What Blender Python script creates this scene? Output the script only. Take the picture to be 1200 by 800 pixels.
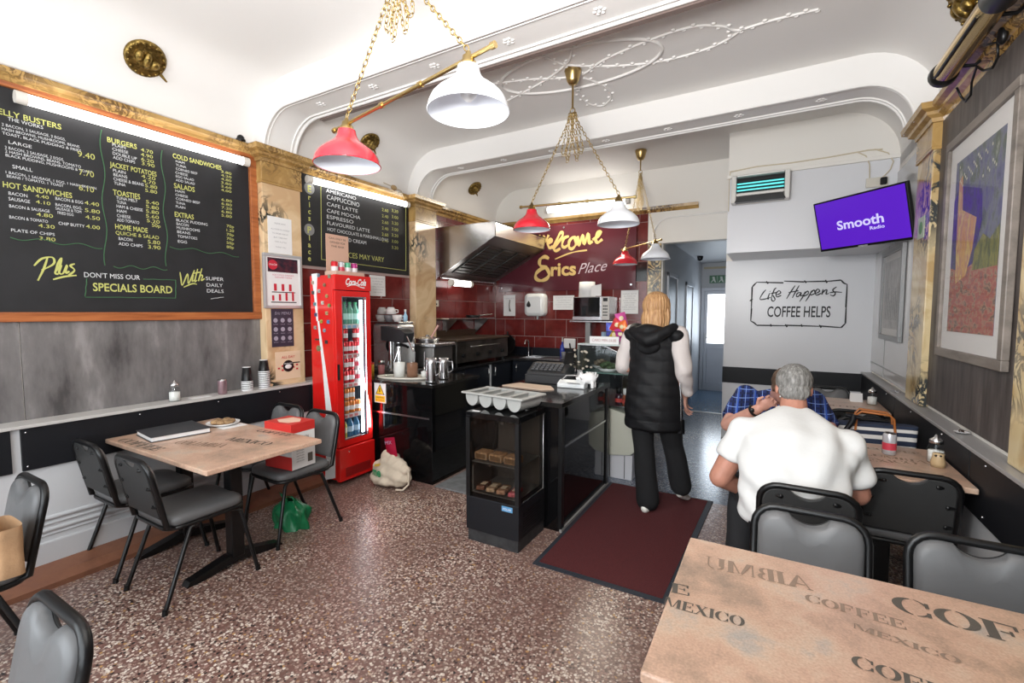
import bpy, bmesh, math, random
from mathutils import Vector, Matrix, Euler
random.seed(4)
R = math.radians
PI = math.pi
SC = bpy.context.scene
COL = SC.collection
for o in list(bpy.data.objects):
    bpy.data.objects.remove(o)

# ------------------------------------------------------------------ camera
FPX = 538.0
CAM = Vector((0, 0, 1.55))
yaw, pit, rol = R(29.7), R(-3.67), R(.08)
_f = Vector((-math.sin(yaw) * math.cos(pit), math.cos(yaw) * math.cos(pit), math.sin(pit)))
_r = Vector((math.cos(yaw), math.sin(yaw), 0))
_u = _r.cross(_f)
RT = _r * math.cos(rol) + _u * math.sin(rol)
UP = -_r * math.sin(rol) + _u * math.cos(rol)
FW = _f
cd = bpy.data.cameras.new('camera')
cd.sensor_width = 36
cd.lens = FPX / 1200 * 36
cd.clip_start = .05
cam = bpy.data.objects.new('camera', cd)
m = Matrix((RT, UP, -FW)).transposed().to_4x4()
m.translation = CAM
cam.matrix_world = m
COL.objects.link(cam)
SC.camera = cam

# ------------------------------------------------------------------ world and light
w = bpy.data.worlds.new('world')
SC.world = w
w.use_nodes = True
bg = w.node_tree.nodes['Background']
bg.inputs[0].default_value = (.80, .90, 1, 1)
bg.inputs[1].default_value = 1.6


def area(name, loc, target, sx, sy, power, col=(1, 1, 1), spread=180):
    l = bpy.data.lights.new(name, 'AREA')
    l.shape = 'RECTANGLE'
    l.size, l.size_y = sx, sy
    l.energy = power
    l.color = col
    l.spread = R(spread)
    o = bpy.data.objects.new(name, l)
    o.location = loc
    o.rotation_euler = (Vector(target) - Vector(loc)).to_track_quat('-Z', 'Y').to_euler()
    COL.objects.link(o)
    return o


# daylight through the shop front behind the camera
area('window_daylight', (-1.5, -1.25, 1.75), (-1.5, 3, 1.2), 4.2, 2.2, 75, (.93, .97, 1))
# flash bounced off the ceiling beside the camera
area('bounce_flash', (-.5, .1, 2.1), (-1.0, 1.7, 3.4), .5, .5, 82, (1, .98, .96))
# daylight at the far end of the passage and the strip lamp over the kitchen
area('passage_daylight', (-.9, 9.6, 1.5), (-.9, 6, .6), .5, 1.0, 5, (.72, .86, 1))
area('kitchen_strip_glow', (-2.28, 5.9, 2.95), (-2.5, 5.0, .9), 1.1, .08, 16, (1, .92, .74))
SC.view_settings.view_transform = 'Standard'
SC.view_settings.look = 'None'
SC.view_settings.gamma = 1
SC.view_settings.use_curve_mapping = False
SC.view_settings.exposure = 0.42


def at(u, v, **k):
    """World point on a given plane (x=, y= or z=) that a photo point shows."""
    d = RT * ((u - 600) / FPX) - UP * ((v - 400) / FPX) + FW
    (a, val), = k.items()
    i = 'xyz'.index(a)
    return CAM + d * ((val - CAM[i]) / d[i])


# ------------------------------------------------------------------ materials
MATS = {}


def nt(name):
    mt = bpy.data.materials.new(name)
    mt.use_nodes = True
    t = mt.node_tree
    return mt, t, t.nodes['Principled BSDF']


def lin(c):
    if isinstance(c, str):
        c = [int(c[i:i + 2], 16) / 255 for i in (0, 2, 4)]
        c = [x / 12.92 if x <= .04045 else ((x + .055) / 1.055) ** 2.4 for x in c]
    return (c[0], c[1], c[2], 1)


def mat(name, col, rough=.5, metal=0, spec=.5, noise=0, nscale=20, bump=0, bscale=60, emit=0, ecol=None,
        alpha=1, trans=0, coat=0, sheen=0, stretch=(1, 1, 1), col2=None, ior=1.45):
    if name in MATS:
        return MATS[name]
    mt, t, b = nt(name)
    N, L = t.nodes, t.links
    b.inputs['Base Color'].default_value = lin(col)
    b.inputs['Roughness'].default_value = rough
    b.inputs['Metallic'].default_value = metal
    b.inputs['Specular IOR Level'].default_value = spec
    b.inputs['Coat Weight'].default_value = coat
    b.inputs['IOR'].default_value = ior
    b.inputs['Sheen Weight'].default_value = sheen
    b.inputs['Transmission Weight'].default_value = trans
    b.inputs['Alpha'].default_value = alpha
    if emit:
        b.inputs['Emission Color'].default_value = lin(ecol or col)
        b.inputs['Emission Strength'].default_value = emit
    tc = N.new('ShaderNodeTexCoord')
    mp = N.new('ShaderNodeMapping')
    mp.inputs['Scale'].default_value = stretch
    L.new(tc.outputs['Object'], mp.inputs[0])
    if noise or col2:
        n = N.new('ShaderNodeTexNoise')
        n.inputs['Scale'].default_value = nscale
        n.inputs['Detail'].default_value = 6
        L.new(mp.outputs[0], n.inputs['Vector'])
        cr = N.new('ShaderNodeValToRGB')
        c = lin(col)
        c2 = lin(col2) if col2 else tuple(max(0, x * (1 - noise)) for x in c[:3]) + (1,)
        cr.color_ramp.elements[0].position = .38
        cr.color_ramp.elements[1].position = .62
        cr.color_ramp.elements[0].color = c2
        cr.color_ramp.elements[1].color = c
        L.new(n.outputs[0], cr.inputs[0])
        L.new(cr.outputs[0], b.inputs['Base Color'])
    if bump:
        n2 = N.new('ShaderNodeTexNoise')
        n2.inputs['Scale'].default_value = bscale
        n2.inputs['Detail'].default_value = 3
        L.new(mp.outputs[0], n2.inputs['Vector'])
        bp = N.new('ShaderNodeBump')
        bp.inputs['Strength'].default_value = bump
        bp.inputs['Distance'].default_value = .01
        L.new(n2.outputs[0], bp.inputs['Height'])
        L.new(bp.outputs[0], b.inputs['Normal'])
    MATS[name] = mt
    return mt


def ramp(N, pts, interp='LINEAR'):
    cr = N.new('ShaderNodeValToRGB')
    e = cr.color_ramp.elements
    cr.color_ramp.interpolation = interp
    while len(e) < len(pts):
        e.new(.5)
    for i, (p, c) in enumerate(pts):
        e[i].position = p
        e[i].color = lin(c)
    return cr


def mixc(t, fac, a, b):
    m_ = t.nodes.new('ShaderNodeMix')
    m_.data_type = 'RGBA'
    for s, v in ((0, fac), (6, a), (7, b)):
        if hasattr(v, 'links') or hasattr(v, 'is_linked'):
            t.links.new(v, m_.inputs[s])
        else:
            m_.inputs[s].default_value = v
    return m_.outputs[2]


def terrazzo(name, ground, chips, scale=70, rough=.28):
    mt, t, b = nt(name)
    N, L = t.nodes, t.links
    tc = N.new('ShaderNodeTexCoord')
    nz = N.new('ShaderNodeTexNoise')
    nz.inputs['Scale'].default_value = 60
    L.new(tc.outputs['Object'], nz.inputs['Vector'])
    vm = N.new('ShaderNodeVectorMath')
    vm.operation = 'MULTIPLY_ADD'
    vm.inputs[1].default_value = (.012, .012, .012)
    L.new(nz.outputs['Color'], vm.inputs[0])
    L.new(tc.outputs['Object'], vm.inputs[2])
    v = N.new('ShaderNodeTexVoronoi')
    v.inputs['Scale'].default_value = scale
    L.new(vm.outputs[0], v.inputs['Vector'])
    sep = N.new('ShaderNodeSeparateColor')
    L.new(v.outputs['Color'], sep.inputs[0])
    cr = ramp(N, chips, 'CONSTANT')
    L.new(sep.outputs[0], cr.inputs[0])
    lt = N.new('ShaderNodeMath')
    lt.operation = 'LESS_THAN'
    lt.inputs[1].default_value = .53
    L.new(v.outputs['Distance'], lt.inputs[0])
    n3 = N.new('ShaderNodeTexNoise')
    n3.inputs['Scale'].default_value = 1.1
    n3.inputs['Detail'].default_value = 5
    L.new(tc.outputs['Object'], n3.inputs['Vector'])
    g = ramp(N, ground)
    L.new(n3.outputs[0], g.inputs[0])
    gt = ramp(N, [(.42, (0, 0, 0)), (.60, (.62, .62, .62))])
    L.new(n3.outputs[0], gt.inputs[0])
    stain = mixc(t, gt.outputs[0], cr.outputs[0], lin(ground[0][1]))
    cr = type('o', (), {'outputs': [stain]})
    c = mixc(t, lt.outputs[0], g.outputs[0], cr.outputs[0])
    L.new(c, b.inputs['Base Color'])
    b.inputs['Roughness'].default_value = rough
    MATS[name] = mt
    return mt


def marble(name, base, dark, vein=3.0, amount=.5, rough=.18):
    mt, t, b = nt(name)
    N, L = t.nodes, t.links
    tc = N.new('ShaderNodeTexCoord')
    n = N.new('ShaderNodeTexNoise')
    n.inputs['Scale'].default_value = vein
    n.inputs['Detail'].default_value = 8
    n.inputs['Distortion'].default_value = 1.4
    L.new(tc.outputs['Object'], n.inputs['Vector'])
    cr = ramp(N, [(0, base[0]), (.46, base[1]), (.56, base[2]), (1, base[0])])
    L.new(n.outputs[0], cr.inputs[0])
    n2 = N.new('ShaderNodeTexNoise')
    n2.inputs['Scale'].default_value = vein * 2.3
    n2.inputs['Detail'].default_value = 7
    n2.inputs['Distortion'].default_value = 2.4
    L.new(tc.outputs['Object'], n2.inputs['Vector'])
    n3 = N.new('ShaderNodeTexNoise')
    n3.inputs['Scale'].default_value = 1.6
    L.new(tc.outputs['Object'], n3.inputs['Vector'])
    r2 = ramp(N, [(0, (0, 0, 0)), (.40, (0, 0, 0)), (.455, (1, 1, 1)), (.52, (1, 1, 1)), (.56, (0, 0, 0))])
    L.new(n2.outputs[0], r2.inputs[0])
    r3 = ramp(N, [(0, (0, 0, 0)), (1 - amount, (0, 0, 0)), (min(1, 1.12 - amount), (1, 1, 1))])
    L.new(n3.outputs[0], r3.inputs[0])
    mu = N.new('ShaderNodeMath')
    mu.operation = 'MULTIPLY'
    L.new(r2.outputs[0], mu.inputs[0])
    L.new(r3.outputs[0], mu.inputs[1])
    c = mixc(t, mu.outputs[0], cr.outputs[0], lin(dark))
    L.new(c, b.inputs['Base Color'])
    b.inputs['Roughness'].default_value = rough
    MATS[name] = mt
    return mt


def streaky(name, cols, scale=(3, 3, .8), rough=.45, ns=2.4, bump=0):
    mt, t, b = nt(name)
    N, L = t.nodes, t.links
    tc = N.new('ShaderNodeTexCoord')
    mp = N.new('ShaderNodeMapping')
    mp.inputs['Scale'].default_value = scale
    L.new(tc.outputs['Object'], mp.inputs[0])
    n = N.new('ShaderNodeTexNoise')
    n.inputs['Scale'].default_value = ns
    n.inputs['Detail'].default_value = 9
    n.inputs['Roughness'].default_value = .62
    L.new(mp.outputs[0], n.inputs['Vector'])
    cr = ramp(N, [(.3 + .4 * i / (len(cols) - 1), c) for i, c in enumerate(cols)])
    L.new(n.outputs[0], cr.inputs[0])
    L.new(cr.outputs[0], b.inputs['Base Color'])
    b.inputs['Roughness'].default_value = rough
    if bump:
        bp = N.new('ShaderNodeBump')
        bp.inputs['Strength'].default_value = bump
        bp.inputs['Distance'].default_value = .004
        L.new(n.outputs[0], bp.inputs['Height'])
        L.new(bp.outputs[0], b.inputs['Normal'])
    MATS[name] = mt
    return mt


def plaid(name):
    mt, t, b = nt(name)
    N, L = t.nodes, t.links
    tc = N.new('ShaderNodeTexCoord')
    sx = N.new('ShaderNodeSeparateXYZ')
    L.new(tc.outputs['Object'], sx.inputs[0])
    prev = lin('182d6a')
    for ax, sc_, off, wd, c in ((0, 20, 0, .25, '0a1436'), (2, 20, .3, .25, '0e1c48'), (0, 20, .5, .07, '7c98d4'), (2, 20, .75, .07, '7c98d4'), (0, 10, .2, .08, '3358b4')):
        m1 = N.new('ShaderNodeMath')
        m1.operation = 'MULTIPLY_ADD'
        m1.inputs[1].default_value = sc_
        m1.inputs[2].default_value = off
        L.new(sx.outputs[ax], m1.inputs[0])
        m2 = N.new('ShaderNodeMath')
        m2.operation = 'FRACT'
        L.new(m1.outputs[0], m2.inputs[0])
        m3 = N.new('ShaderNodeMath')
        m3.operation = 'LESS_THAN'
        m3.inputs[1].default_value = wd
        L.new(m2.outputs[0], m3.inputs[0])
        prev = mixc(t, m3.outputs[0], prev, lin(c))
    L.new(prev, b.inputs['Base Color'])
    b.inputs['Roughness'].default_value = .9
    MATS[name] = mt
    return mt


WHITE = mat('white_plaster', (.80, .78, .755), .6, bump=.04, bscale=30)
CREAM = mat('cream_plaster', (.76, .73, .68), .6)
GLOSSW = mat('glossy_white_board', (.66, .66, .68), .3)
CORRW = mat('passage_paint', (.44, .45, .47), .5)
UPVC = mat('white_plastic_door', (.55, .57, .62), .4)
GREYP = mat('pale_grey_gloss_panel', (.55, .54, .54), .12)
LOWW = mat('white_lower_wall', (.56, .56, .57), .5, bump=.05, bscale=14)
FLOORM = terrazzo('red_terrazzo', [(.3, (.19, .095, .078)), (.6, (.16, .095, .078)), (.8, (.17, .12, .10))],
                  [(0, (.02, .018, .018)), (.11, (.30, .18, .15)), (.27, (.48, .37, .30)), (.46, (.62, .52, .44)),
                   (.60, (.22, .15, .125)), (.70, (.74, .66, .58)), (.86, (.52, .30, .11)), (.89, (.36, .26, .22))], 78)
FLOORB = terrazzo('terrazzo_daylight_tint', [(.3, (.12, .15, .20)), (.7, (.17, .19, .24))],  # blue-grey stands for the passage door's daylight reflected in the terrazzo
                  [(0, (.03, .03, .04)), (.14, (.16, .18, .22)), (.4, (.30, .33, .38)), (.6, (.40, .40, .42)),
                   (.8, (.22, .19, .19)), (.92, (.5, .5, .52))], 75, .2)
VINYL = mat('blue_vinyl', (.09, .16, .25), .22, noise=.25, nscale=30)
PLINTH = streaky('red_brown_plinth_paint', [(.16, .062, .035), (.24, .10, .055), (.20, .08, .05)], (2, 2, 2), .5)
CONC = streaky('grey_concrete_laminate', [(.060, .055, .055), (.125, .115, .114), (.17, .158, .155), (.27, .25, .245)], (3.4, 3.4, 1.0), .42, 2.2, .1)
DARKW = streaky('dark_grey_wood_laminate', [(.030, .024, .022), (.060, .049, .045), (.09, .076, .07), (.15, .13, .12)], (7, 7, .9), .5, 2.4, .1)
MARB = marble('pale_tan_marble', ['c8a67c', 'd9be98', 'c2a078'], (.03, .035, .028), 2.0, .50)
MARBC = marble('brown_yellow_marble', ['7d5c30', 'a5824c', 'b8955c'], (.10, .055, .022), 4, .52)
MARBR = marble('honey_marble', ['bfa374', 'd2bd92', 'b3935f'], (.04, .045, .045), 2.2, .58)
TILE = streaky('oxblood_glazed_tile', [(.10, .013, .012), (.135, .018, .016), (.17, .026, .022)], (3, 3, 3), .13, 3)
TILEB = mat('black_glazed_tile', (.02, .02, .02), .15)
GROUT = mat('pink_grey_grout', (.40, .30, .28), .8)
BLACKG = mat('gloss_black_laminate', (.004, .004, .0045), .06)
BLACKM = mat('matt_black_board', (.007, .0075, .010), .5, spec=.35)
BLACKP = mat('black_plastic', (.006, .006, .0065), .35, spec=.4)
BLACKS = mat('black_satin_metal', (.005, .005, .0055), .32, spec=.5)
CHALK = mat('chalkboard_black', (.014, .014, .016), .6, noise=.3, nscale=5)
ORWOOD = streaky('orange_varnished_pine', [(.20, .055, .016), (.36, .11, .034), (.46, .16, .05)], (18, 1.4, 18), .35, 2)
STEEL = mat('brushed_steel', (.60, .60, .61), .26, 1, bump=.03, bscale=200, stretch=(1, 1, 12))
DSTEEL = mat('dull_steel', (.28, .27, .26), .38, 1)
CHROME = mat('chrome', (.8, .8, .8), .08, 1)
BRASS = mat('antique_brass', (.50, .36, .15), .28, 1)
OLDGOLD = mat('old_gilt_bronze', (.34, .23, .07), .4, 1, noise=.6, nscale=40, bump=.6, bscale=40)
REDSH = mat('red_enamel', (.62, .02, .035), .22, coat=.5)
WHITESH = mat('white_enamel', (.78, .80, .84), .22, coat=.4)
TUBE = mat('lit_fluorescent_tube', (1, 1, 1), .4, emit=4.5, ecol=(1, .985, .96))
LAMPB = mat('white_lamp_bulb', (.8, .8, .8), .3)
COKE = mat('coke_red', (.66, .012, .010), .25, coat=.4)
WHITEP = mat('white_paint_print', (.80, .80, .80), .5)
PAPER = mat('white_paper', (.74, .73, .72), .7)
LEDW = mat('led_strip', (1, 1, 1), emit=7, ecol=(.85, .93, 1))
VINYLG = mat('grey_vinyl_upholstery', (.125, .125, .127), .38, bump=.05, bscale=300)
VINYLB = mat('dark_grey_back_panel', (.035, .035, .035), .55, spec=.3)
YEL = mat('yellow_chalk', (.50, .50, .15), .9)
WCH = mat('white_chalk', (.62, .63, .64), .9)
GCH = mat('green_chalk', (.05, .13, .06), .9)
GOLDL = mat('gold_lettering', (.62, .43, .16), .4)
SIGNM = mat('maroon_gloss_sign', (.085, .018, .026), .1)
GLASS = mat('clear_glass', (1, 1, 1), .02, trans=1, ior=1.45)
INKD = mat('faded_dark_ink', (.10, .085, .07), .7)
INKF = mat('faint_brown_ink', (.27, .19, .14), .7)
SKIN = mat('skin', (.56, .29, .22), .5, noise=.25, nscale=8)


def thin_glass(name, tint, a, g=.55):
    if name in MATS:
        return MATS[name]
    mt, t, b = nt(name)
    N, L = t.nodes, t.links
    tr = N.new('ShaderNodeBsdfTransparent')
    tr.inputs[0].default_value = lin(tint)
    gl = N.new('ShaderNodeBsdfGlossy')
    gl.inputs['Roughness'].default_value = .03
    fr = N.new('ShaderNodeLayerWeight')
    pw = N.new('ShaderNodeMath')
    pw.operation = 'POWER'
    pw.inputs[1].default_value = 5
    L.new(fr.outputs['Facing'], pw.inputs[0])
    ad = N.new('ShaderNodeMath')
    ad.operation = 'MULTIPLY_ADD'
    ad.inputs[1].default_value = g
    ad.inputs[2].default_value = a
    L.new(pw.outputs[0], ad.inputs[0])
    mx = N.new('ShaderNodeMixShader')
    L.new(ad.outputs[0], mx.inputs[0])
    L.new(tr.outputs[0], mx.inputs[1])
    L.new(gl.outputs[0], mx.inputs[2])
    L.new(mx.outputs[0], N['Material Output'].inputs[0])
    MATS[name] = mt
    return mt


PANE = thin_glass('display_glass', (.93, .95, .95), .03)
PANED = thin_glass('smoked_display_glass', (.80, .78, .75), .02)
PICG = thin_glass('low_reflection_picture_glass', (.97, .97, .97), .015, .10)


def tabletop_mat():
    mt, t, b = nt('sacking_print_tabletop')
    N, L = t.nodes, t.links
    tc = N.new('ShaderNodeTexCoord')
    n = N.new('ShaderNodeTexNoise')
    n.inputs['Scale'].default_value = 4.2
    n.inputs['Detail'].default_value = 8
    n.inputs['Roughness'].default_value = .65
    L.new(tc.outputs['Object'], n.inputs['Vector'])
    cr = ramp(N, [(.30, (.26, .19, .145)), (.42, (.42, .28, .20)), (.51, (.55, .35, .25)), (.59, (.58, .41, .30)), (.70, (.40, .35, .31))])
    L.new(n.outputs[0], cr.inputs[0])
    n2 = N.new('ShaderNodeTexNoise')
    n2.inputs['Scale'].default_value = 160
    L.new(tc.outputs['Object'], n2.inputs['Vector'])
    c = mixc(t, .12, cr.outputs[0], (0, 0, 0, 1))
    m_ = N.new('ShaderNodeMix')
    m_.data_type = 'RGBA'
    m_.blend_type = 'OVERLAY'
    m_.inputs[0].default_value = .35
    L.new(cr.outputs[0], m_.inputs[6])
    L.new(n2.outputs[0], m_.inputs[7])
    L.new(m_.outputs[2], b.inputs['Base Color'])
    b.inputs['Roughness'].default_value = .28
    MATS['top'] = mt
    return mt


TOPM = tabletop_mat()

# ------------------------------------------------------------------ mesh helpers
class MB:
    """Collects shapes (in world coordinates, or local for prototypes) into ONE mesh object."""

    def __init__(s):
        s.v = []
        s.f = []
        s.sm = []

    def add(s, vs, fs, smooth=False, M=None):
        n = len(s.v)
        for p in vs:
            p = Vector(p)
            s.v.append(M @ p if M else p)
        for f in fs:
            s.f.append([i + n for i in f])
            s.sm.append(smooth)
        return s

    def box(s, x0, x1, y0, y1, z0, z1, M=None):
        vs = [(x, y, z) for x in (x0, x1) for y in (y0, y1) for z in (z0, z1)]
        return s.add(vs, [(0, 1, 3, 2), (4, 6, 7, 5), (0, 4, 5, 1), (2, 3, 7, 6), (0, 2, 6, 4), (1, 5, 7, 3)], False, M)

    def cbox(s, c, d, M=None):
        return s.box(c[0] - d[0] / 2, c[0] + d[0] / 2, c[1] - d[1] / 2, c[1] + d[1] / 2, c[2] - d[2] / 2, c[2] + d[2] / 2, M)

    def lathe(s, prof, c=(0, 0, 0), n=24, M=None, smooth=True, cap=True):
        vs = []
        for r, z in prof:
            for i in range(n):
                a = 2 * PI * i / n
                vs.append((c[0] + r * math.cos(a), c[1] + r * math.sin(a), c[2] + z))
        fs = []
        for j in range(len(prof) - 1):
            for i in range(n):
                k = (i + 1) % n
                fs.append((j * n + i, j * n + k, (j + 1) * n + k, (j + 1) * n + i))
        s.add(vs, fs, smooth, M)
        if cap:
            for j in (0, len(prof) - 1):
                if prof[j][0] > 1e-4:
                    ring = [vs[j * n + i] for i in range(n)]
                    s.add(ring, [list(range(n))[::(-1 if j == 0 else 1)]], False, M)
        return s

    def tube(s, pts, r, n=8, closed=False, M=None, flat=1, cap=True):
        pts = [Vector(p) for p in pts]
        m_ = len(pts)
        rs = r if isinstance(r, (list, tuple)) else [r] * m_
        prev = None
        vs = []
        for i, p in enumerate(pts):
            a = pts[i - 1] if (i > 0 or closed) else p
            b = pts[(i + 1) % m_] if (i < m_ - 1 or closed) else p
            t = (b - a)
            t = t.normalized() if t.length > 1e-9 else Vector((0, 0, 1))
            if prev is None:
                ref = Vector((0, 0, 1)) if abs(t.z) < .9 else Vector((1, 0, 0))
                x = t.cross(ref).normalized()
            else:
                x = prev - t * prev.dot(t)
                x = x.normalized() if x.length > 1e-6 else t.orthogonal().normalized()
            prev = x
            y = t.cross(x)
            for k in range(n):
                an = 2 * PI * k / n
                vs.append(p + x * (rs[i] * math.cos(an)) + y * (rs[i] * flat * math.sin(an)))
        fs = []
        for i in range(m_ if closed else m_ - 1):
            j = (i + 1) % m_
            for k in range(n):
                l = (k + 1) % n
                fs.append((i * n + k, i * n + l, j * n + l, j * n + k))
        s.add(vs, fs, True, M)
        if not closed and cap:
            s.add(vs[:n], [list(range(n))[::-1]], False, M)
            s.add(vs[-n:], [list(range(n))], False, M)
        return s

    def rod(s, a, b, r, r2=None, n=12, M=None):
        return s.tube([a, b], [r, r if r2 is None else r2], n, M=M)

    def prism(s, poly, depth, o=(0, 0, 0), ax=(1, 0, 0), ay=(0, 0, 1), M=None, smooth=False):
        """poly in a plane (ax, ay) through o, extruded by depth along ax x ay."""
        o, ax, ay = Vector(o), Vector(ax), Vector(ay)
        nz = ax.cross(ay).normalized() * depth
        a = [o + ax * p[0] + ay * p[1] for p in poly]
        n = len(a)
        vs = a + [p + nz for p in a]
        s.add(vs, [list(range(n))[::-1], list(range(n, 2 * n))], False, M)
        return s.add(vs, [(i, (i + 1) % n, n + (i + 1) % n, n + i) for i in range(n)], smooth, M)

    def quad(s, a, b, c, d, M=None):
        return s.add([a, b, c, d], [(0, 1, 2, 3)], False, M)

    def ball(s, c, r, n=12, m_=8, M=None):
        if not isinstance(r, (list, tuple)):
            r = (r, r, r)
        vs = [(c[0], c[1], c[2] - r[2])]
        for j in range(1, m_):
            a = -PI / 2 + PI * j / m_
            for i in range(n):
                b = 2 * PI * i / n
                vs.append((c[0] + r[0] * math.cos(a) * math.cos(b), c[1] + r[1] * math.cos(a) * math.sin(b), c[2] + r[2] * math.sin(a)))
        vs.append((c[0], c[1], c[2] + r[2]))
        fs = [(0, 1 + (i + 1) % n, 1 + i) for i in range(n)]
        for j in range(m_ - 2):
            for i in range(n):
                k = (i + 1) % n
                fs.append((1 + j * n + i, 1 + j * n + k, 1 + (j + 1) * n + k, 1 + (j + 1) * n + i))
        e = len(vs) - 1
        fs += [(e, 1 + (m_ - 2) * n + i, 1 + (m_ - 2) * n + (i + 1) % n) for i in range(n)]
        return s.add(vs, fs, True, M)

    def grid(s, fn, nu, nv, smooth=True, M=None):
        vs = [fn(i / nu, j / nv) for j in range(nv + 1) for i in range(nu + 1)]
        fs = [(j * (nu + 1) + i, j * (nu + 1) + i + 1, (j + 1) * (nu + 1) + i + 1, (j + 1) * (nu + 1) + i) for j in range(nv) for i in range(nu)]
        return s.add(vs, fs, smooth, M)

    def loft(s, rings, smooth=True, M=None, cap=True):
        n = len(rings[0])
        vs = [p for r_ in rings for p in r_]
        fs = [(j * n + i, j * n + (i + 1) % n, (j + 1) * n + (i + 1) % n, (j + 1) * n + i) for j in range(len(rings) - 1) for i in range(n)]
        s.add(vs, fs, smooth, M)
        if cap:
            s.add(rings[0], [list(range(n))[::-1]], False, M)
            s.add(rings[-1], [list(range(n))], False, M)
        return s

    def build(s, name, mt, parent=None, label=None, bevel=0, seg=2, sub=0):
        inv = worldm(parent).inverted() if parent else Matrix()
        me = bpy.data.meshes.new(name)
        me.from_pydata([inv @ p for p in s.v], [], s.f)
        me.polygons.foreach_set('use_smooth', s.sm)
        me.materials.append(mt)
        me.update()
        return link(name, me, parent, label, bevel, seg, sub)


def worldm(o):
    M = Matrix()
    while o:
        M = o.matrix_basis @ M
        o = o.parent
    return M


def link(name, me, parent=None, label=None, bevel=0, seg=2, sub=0):
    o = bpy.data.objects.new(name, me)
    COL.objects.link(o)
    if parent:
        o.parent = parent
    else:
        # own top-level mesh: put the origin at its base
        vs = [v.co for v in me.vertices]
        c = Vector(((min(v.x for v in vs) + max(v.x for v in vs)) / 2, (min(v.y for v in vs) + max(v.y for v in vs)) / 2, min(v.z for v in vs)))
        me.transform(Matrix.Translation(-c))
        o.location = c
    if label:
        o['label'] = label
    if bevel:
        b = o.modifiers.new('bevel', 'BEVEL')
        b.width = bevel
        b.segments = seg
        b.limit_method = 'ANGLE'
        b.angle_limit = R(40)
        b.harden_normals = False
    if sub:
        b = o.modifiers.new('sub', 'SUBSURF')
        b.levels = b.render_levels = sub
    return o


def tag(o, label=None, cat=None, group=None, kind=None):
    for k, v in (('label', label), ('category', cat), ('group', group), ('kind', kind)):
        if v:
            o[k] = v
    return o


def T(name, label, cat, loc=(0, 0, 0), rz=0, group=None):
    o = bpy.data.objects.new(name, None)
    o.empty_display_size = .1
    COL.objects.link(o)
    o.location = loc
    o.rotation_euler = (0, 0, rz)
    return tag(o, label, cat, group)


def dup(root, loc, rz=0, label=None, group=None):
    def cp(o, par):
        c = o.copy()
        COL.objects.link(c)
        if par:
            c.parent = par
        for ch in o.children:
            cp(ch, c)
        return c
    r = cp(root, None)
    r.location = loc
    r.rotation_euler = (0, 0, rz)
    return tag(r, label, None, group)


def struct(o):
    o['kind'] = 'structure'
    return o


def arc(cx, cy, r, a0, a1, n=8):
    return [(cx + r * math.cos(R(a0 + (a1 - a0) * i / n)), cy + r * math.sin(R(a0 + (a1 - a0) * i / n))) for i in range(n + 1)]


def rrect(x0, x1, y0, y1, r, n=5):
    return arc(x1 - r, y1 - r, r, 0, 90, n) + arc(x0 + r, y1 - r, r, 90, 180, n) + arc(x0 + r, y0 + r, r, 180, 270, n) + arc(x1 - r, y0 + r, r, 270, 360, n)


_TC = {}


def text_mesh(s, shear=0, bold=0):
    k = (s, shear, bold)
    if k not in _TC:
        cu = bpy.data.curves.new('t', 'FONT')
        cu.body = s
        cu.size = 1
        cu.shear = shear
        cu.offset = bold
        cu.resolution_u = 3
        o = bpy.data.objects.new('t', cu)
        COL.objects.link(o)
        bpy.context.view_layer.update()
        me = bpy.data.meshes.new_from_object(o.evaluated_get(bpy.context.evaluated_depsgraph_get()))
        vs = [v.co.copy() for v in me.vertices]
        fs = [list(p.vertices) for p in me.polygons]
        bpy.data.objects.remove(o)
        bpy.data.curves.remove(cu)
        bpy.data.meshes.remove(me)
        x0 = min(v.x for v in vs)
        x1 = max(v.x for v in vs)
        _TC[k] = ([Vector((v.x - x0, v.y, 0)) for v in vs], fs, x1 - x0)
    return _TC[k]


def text(mb, s, o, ax, ay, h, w=None, shear=0, bold=0, lift=.0015, center=False):
    """Flat lettering: baseline start o, unit axes ax, ay; h = capital height."""
    vs, fs, tw = text_mesh(s, shear, bold)
    o, ax, ay = Vector(o), Vector(ax).normalized(), Vector(ay).normalized()
    sy = h / .72
    sx = sy if w is None else w / tw
    if center:
        o = o - ax * (tw * sx / 2)
    nz = ax.cross(ay) * lift
    mb.add([o + ax * (v.x * sx) + ay * (v.y * sy) + nz for v in vs], fs)


def strokes(mb, lines, o, ax, ay, sc, wd, lift=.002):
    """Brush strokes: polylines in a plane given as flat ribbons."""
    o, ax, ay = Vector(o), Vector(ax).normalized(), Vector(ay).normalized()
    nz = ax.cross(ay) * lift
    for li, ln in enumerate(lines):
        # Catmull-Rom smoothing
        P = [Vector((p[0], p[1])) for p in ln]
        Q = []
        for i in range(len(P) - 1):
            a = P[max(i - 1, 0)]
            b, c = P[i], P[i + 1]
            d = P[min(i + 2, len(P) - 1)]
            for k in range(5):
                t = k / 5
                Q.append(.5 * ((2 * b) + (c - a) * t + (2 * a - 5 * b + 4 * c - d) * t * t + (3 * b - a - 3 * c + d) * t ** 3))
        Q.append(P[-1])
        n = len(Q)
        vs = []
        for i, q in enumerate(Q):
            t = (Q[min(i + 1, n - 1)] - Q[max(i - 1, 0)])
            t = t.normalized() if t.length > 1e-9 else Vector((1, 0))
            nn = Vector((-t.y, t.x)) * (wd / sc / 2) * (.75 + .5 * abs(math.sin(i * .35)))
            for s_ in (-1, 1):
                p = q + nn * s_
                vs.append(o + ax * (p.x * sc) + ay * (p.y * sc) + nz * (1 + .25 * li + .012 * i))
        mb.add(vs, [(2 * i, 2 * i + 1, 2 * i + 3, 2 * i + 2) for i in range(n - 1)])


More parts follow.
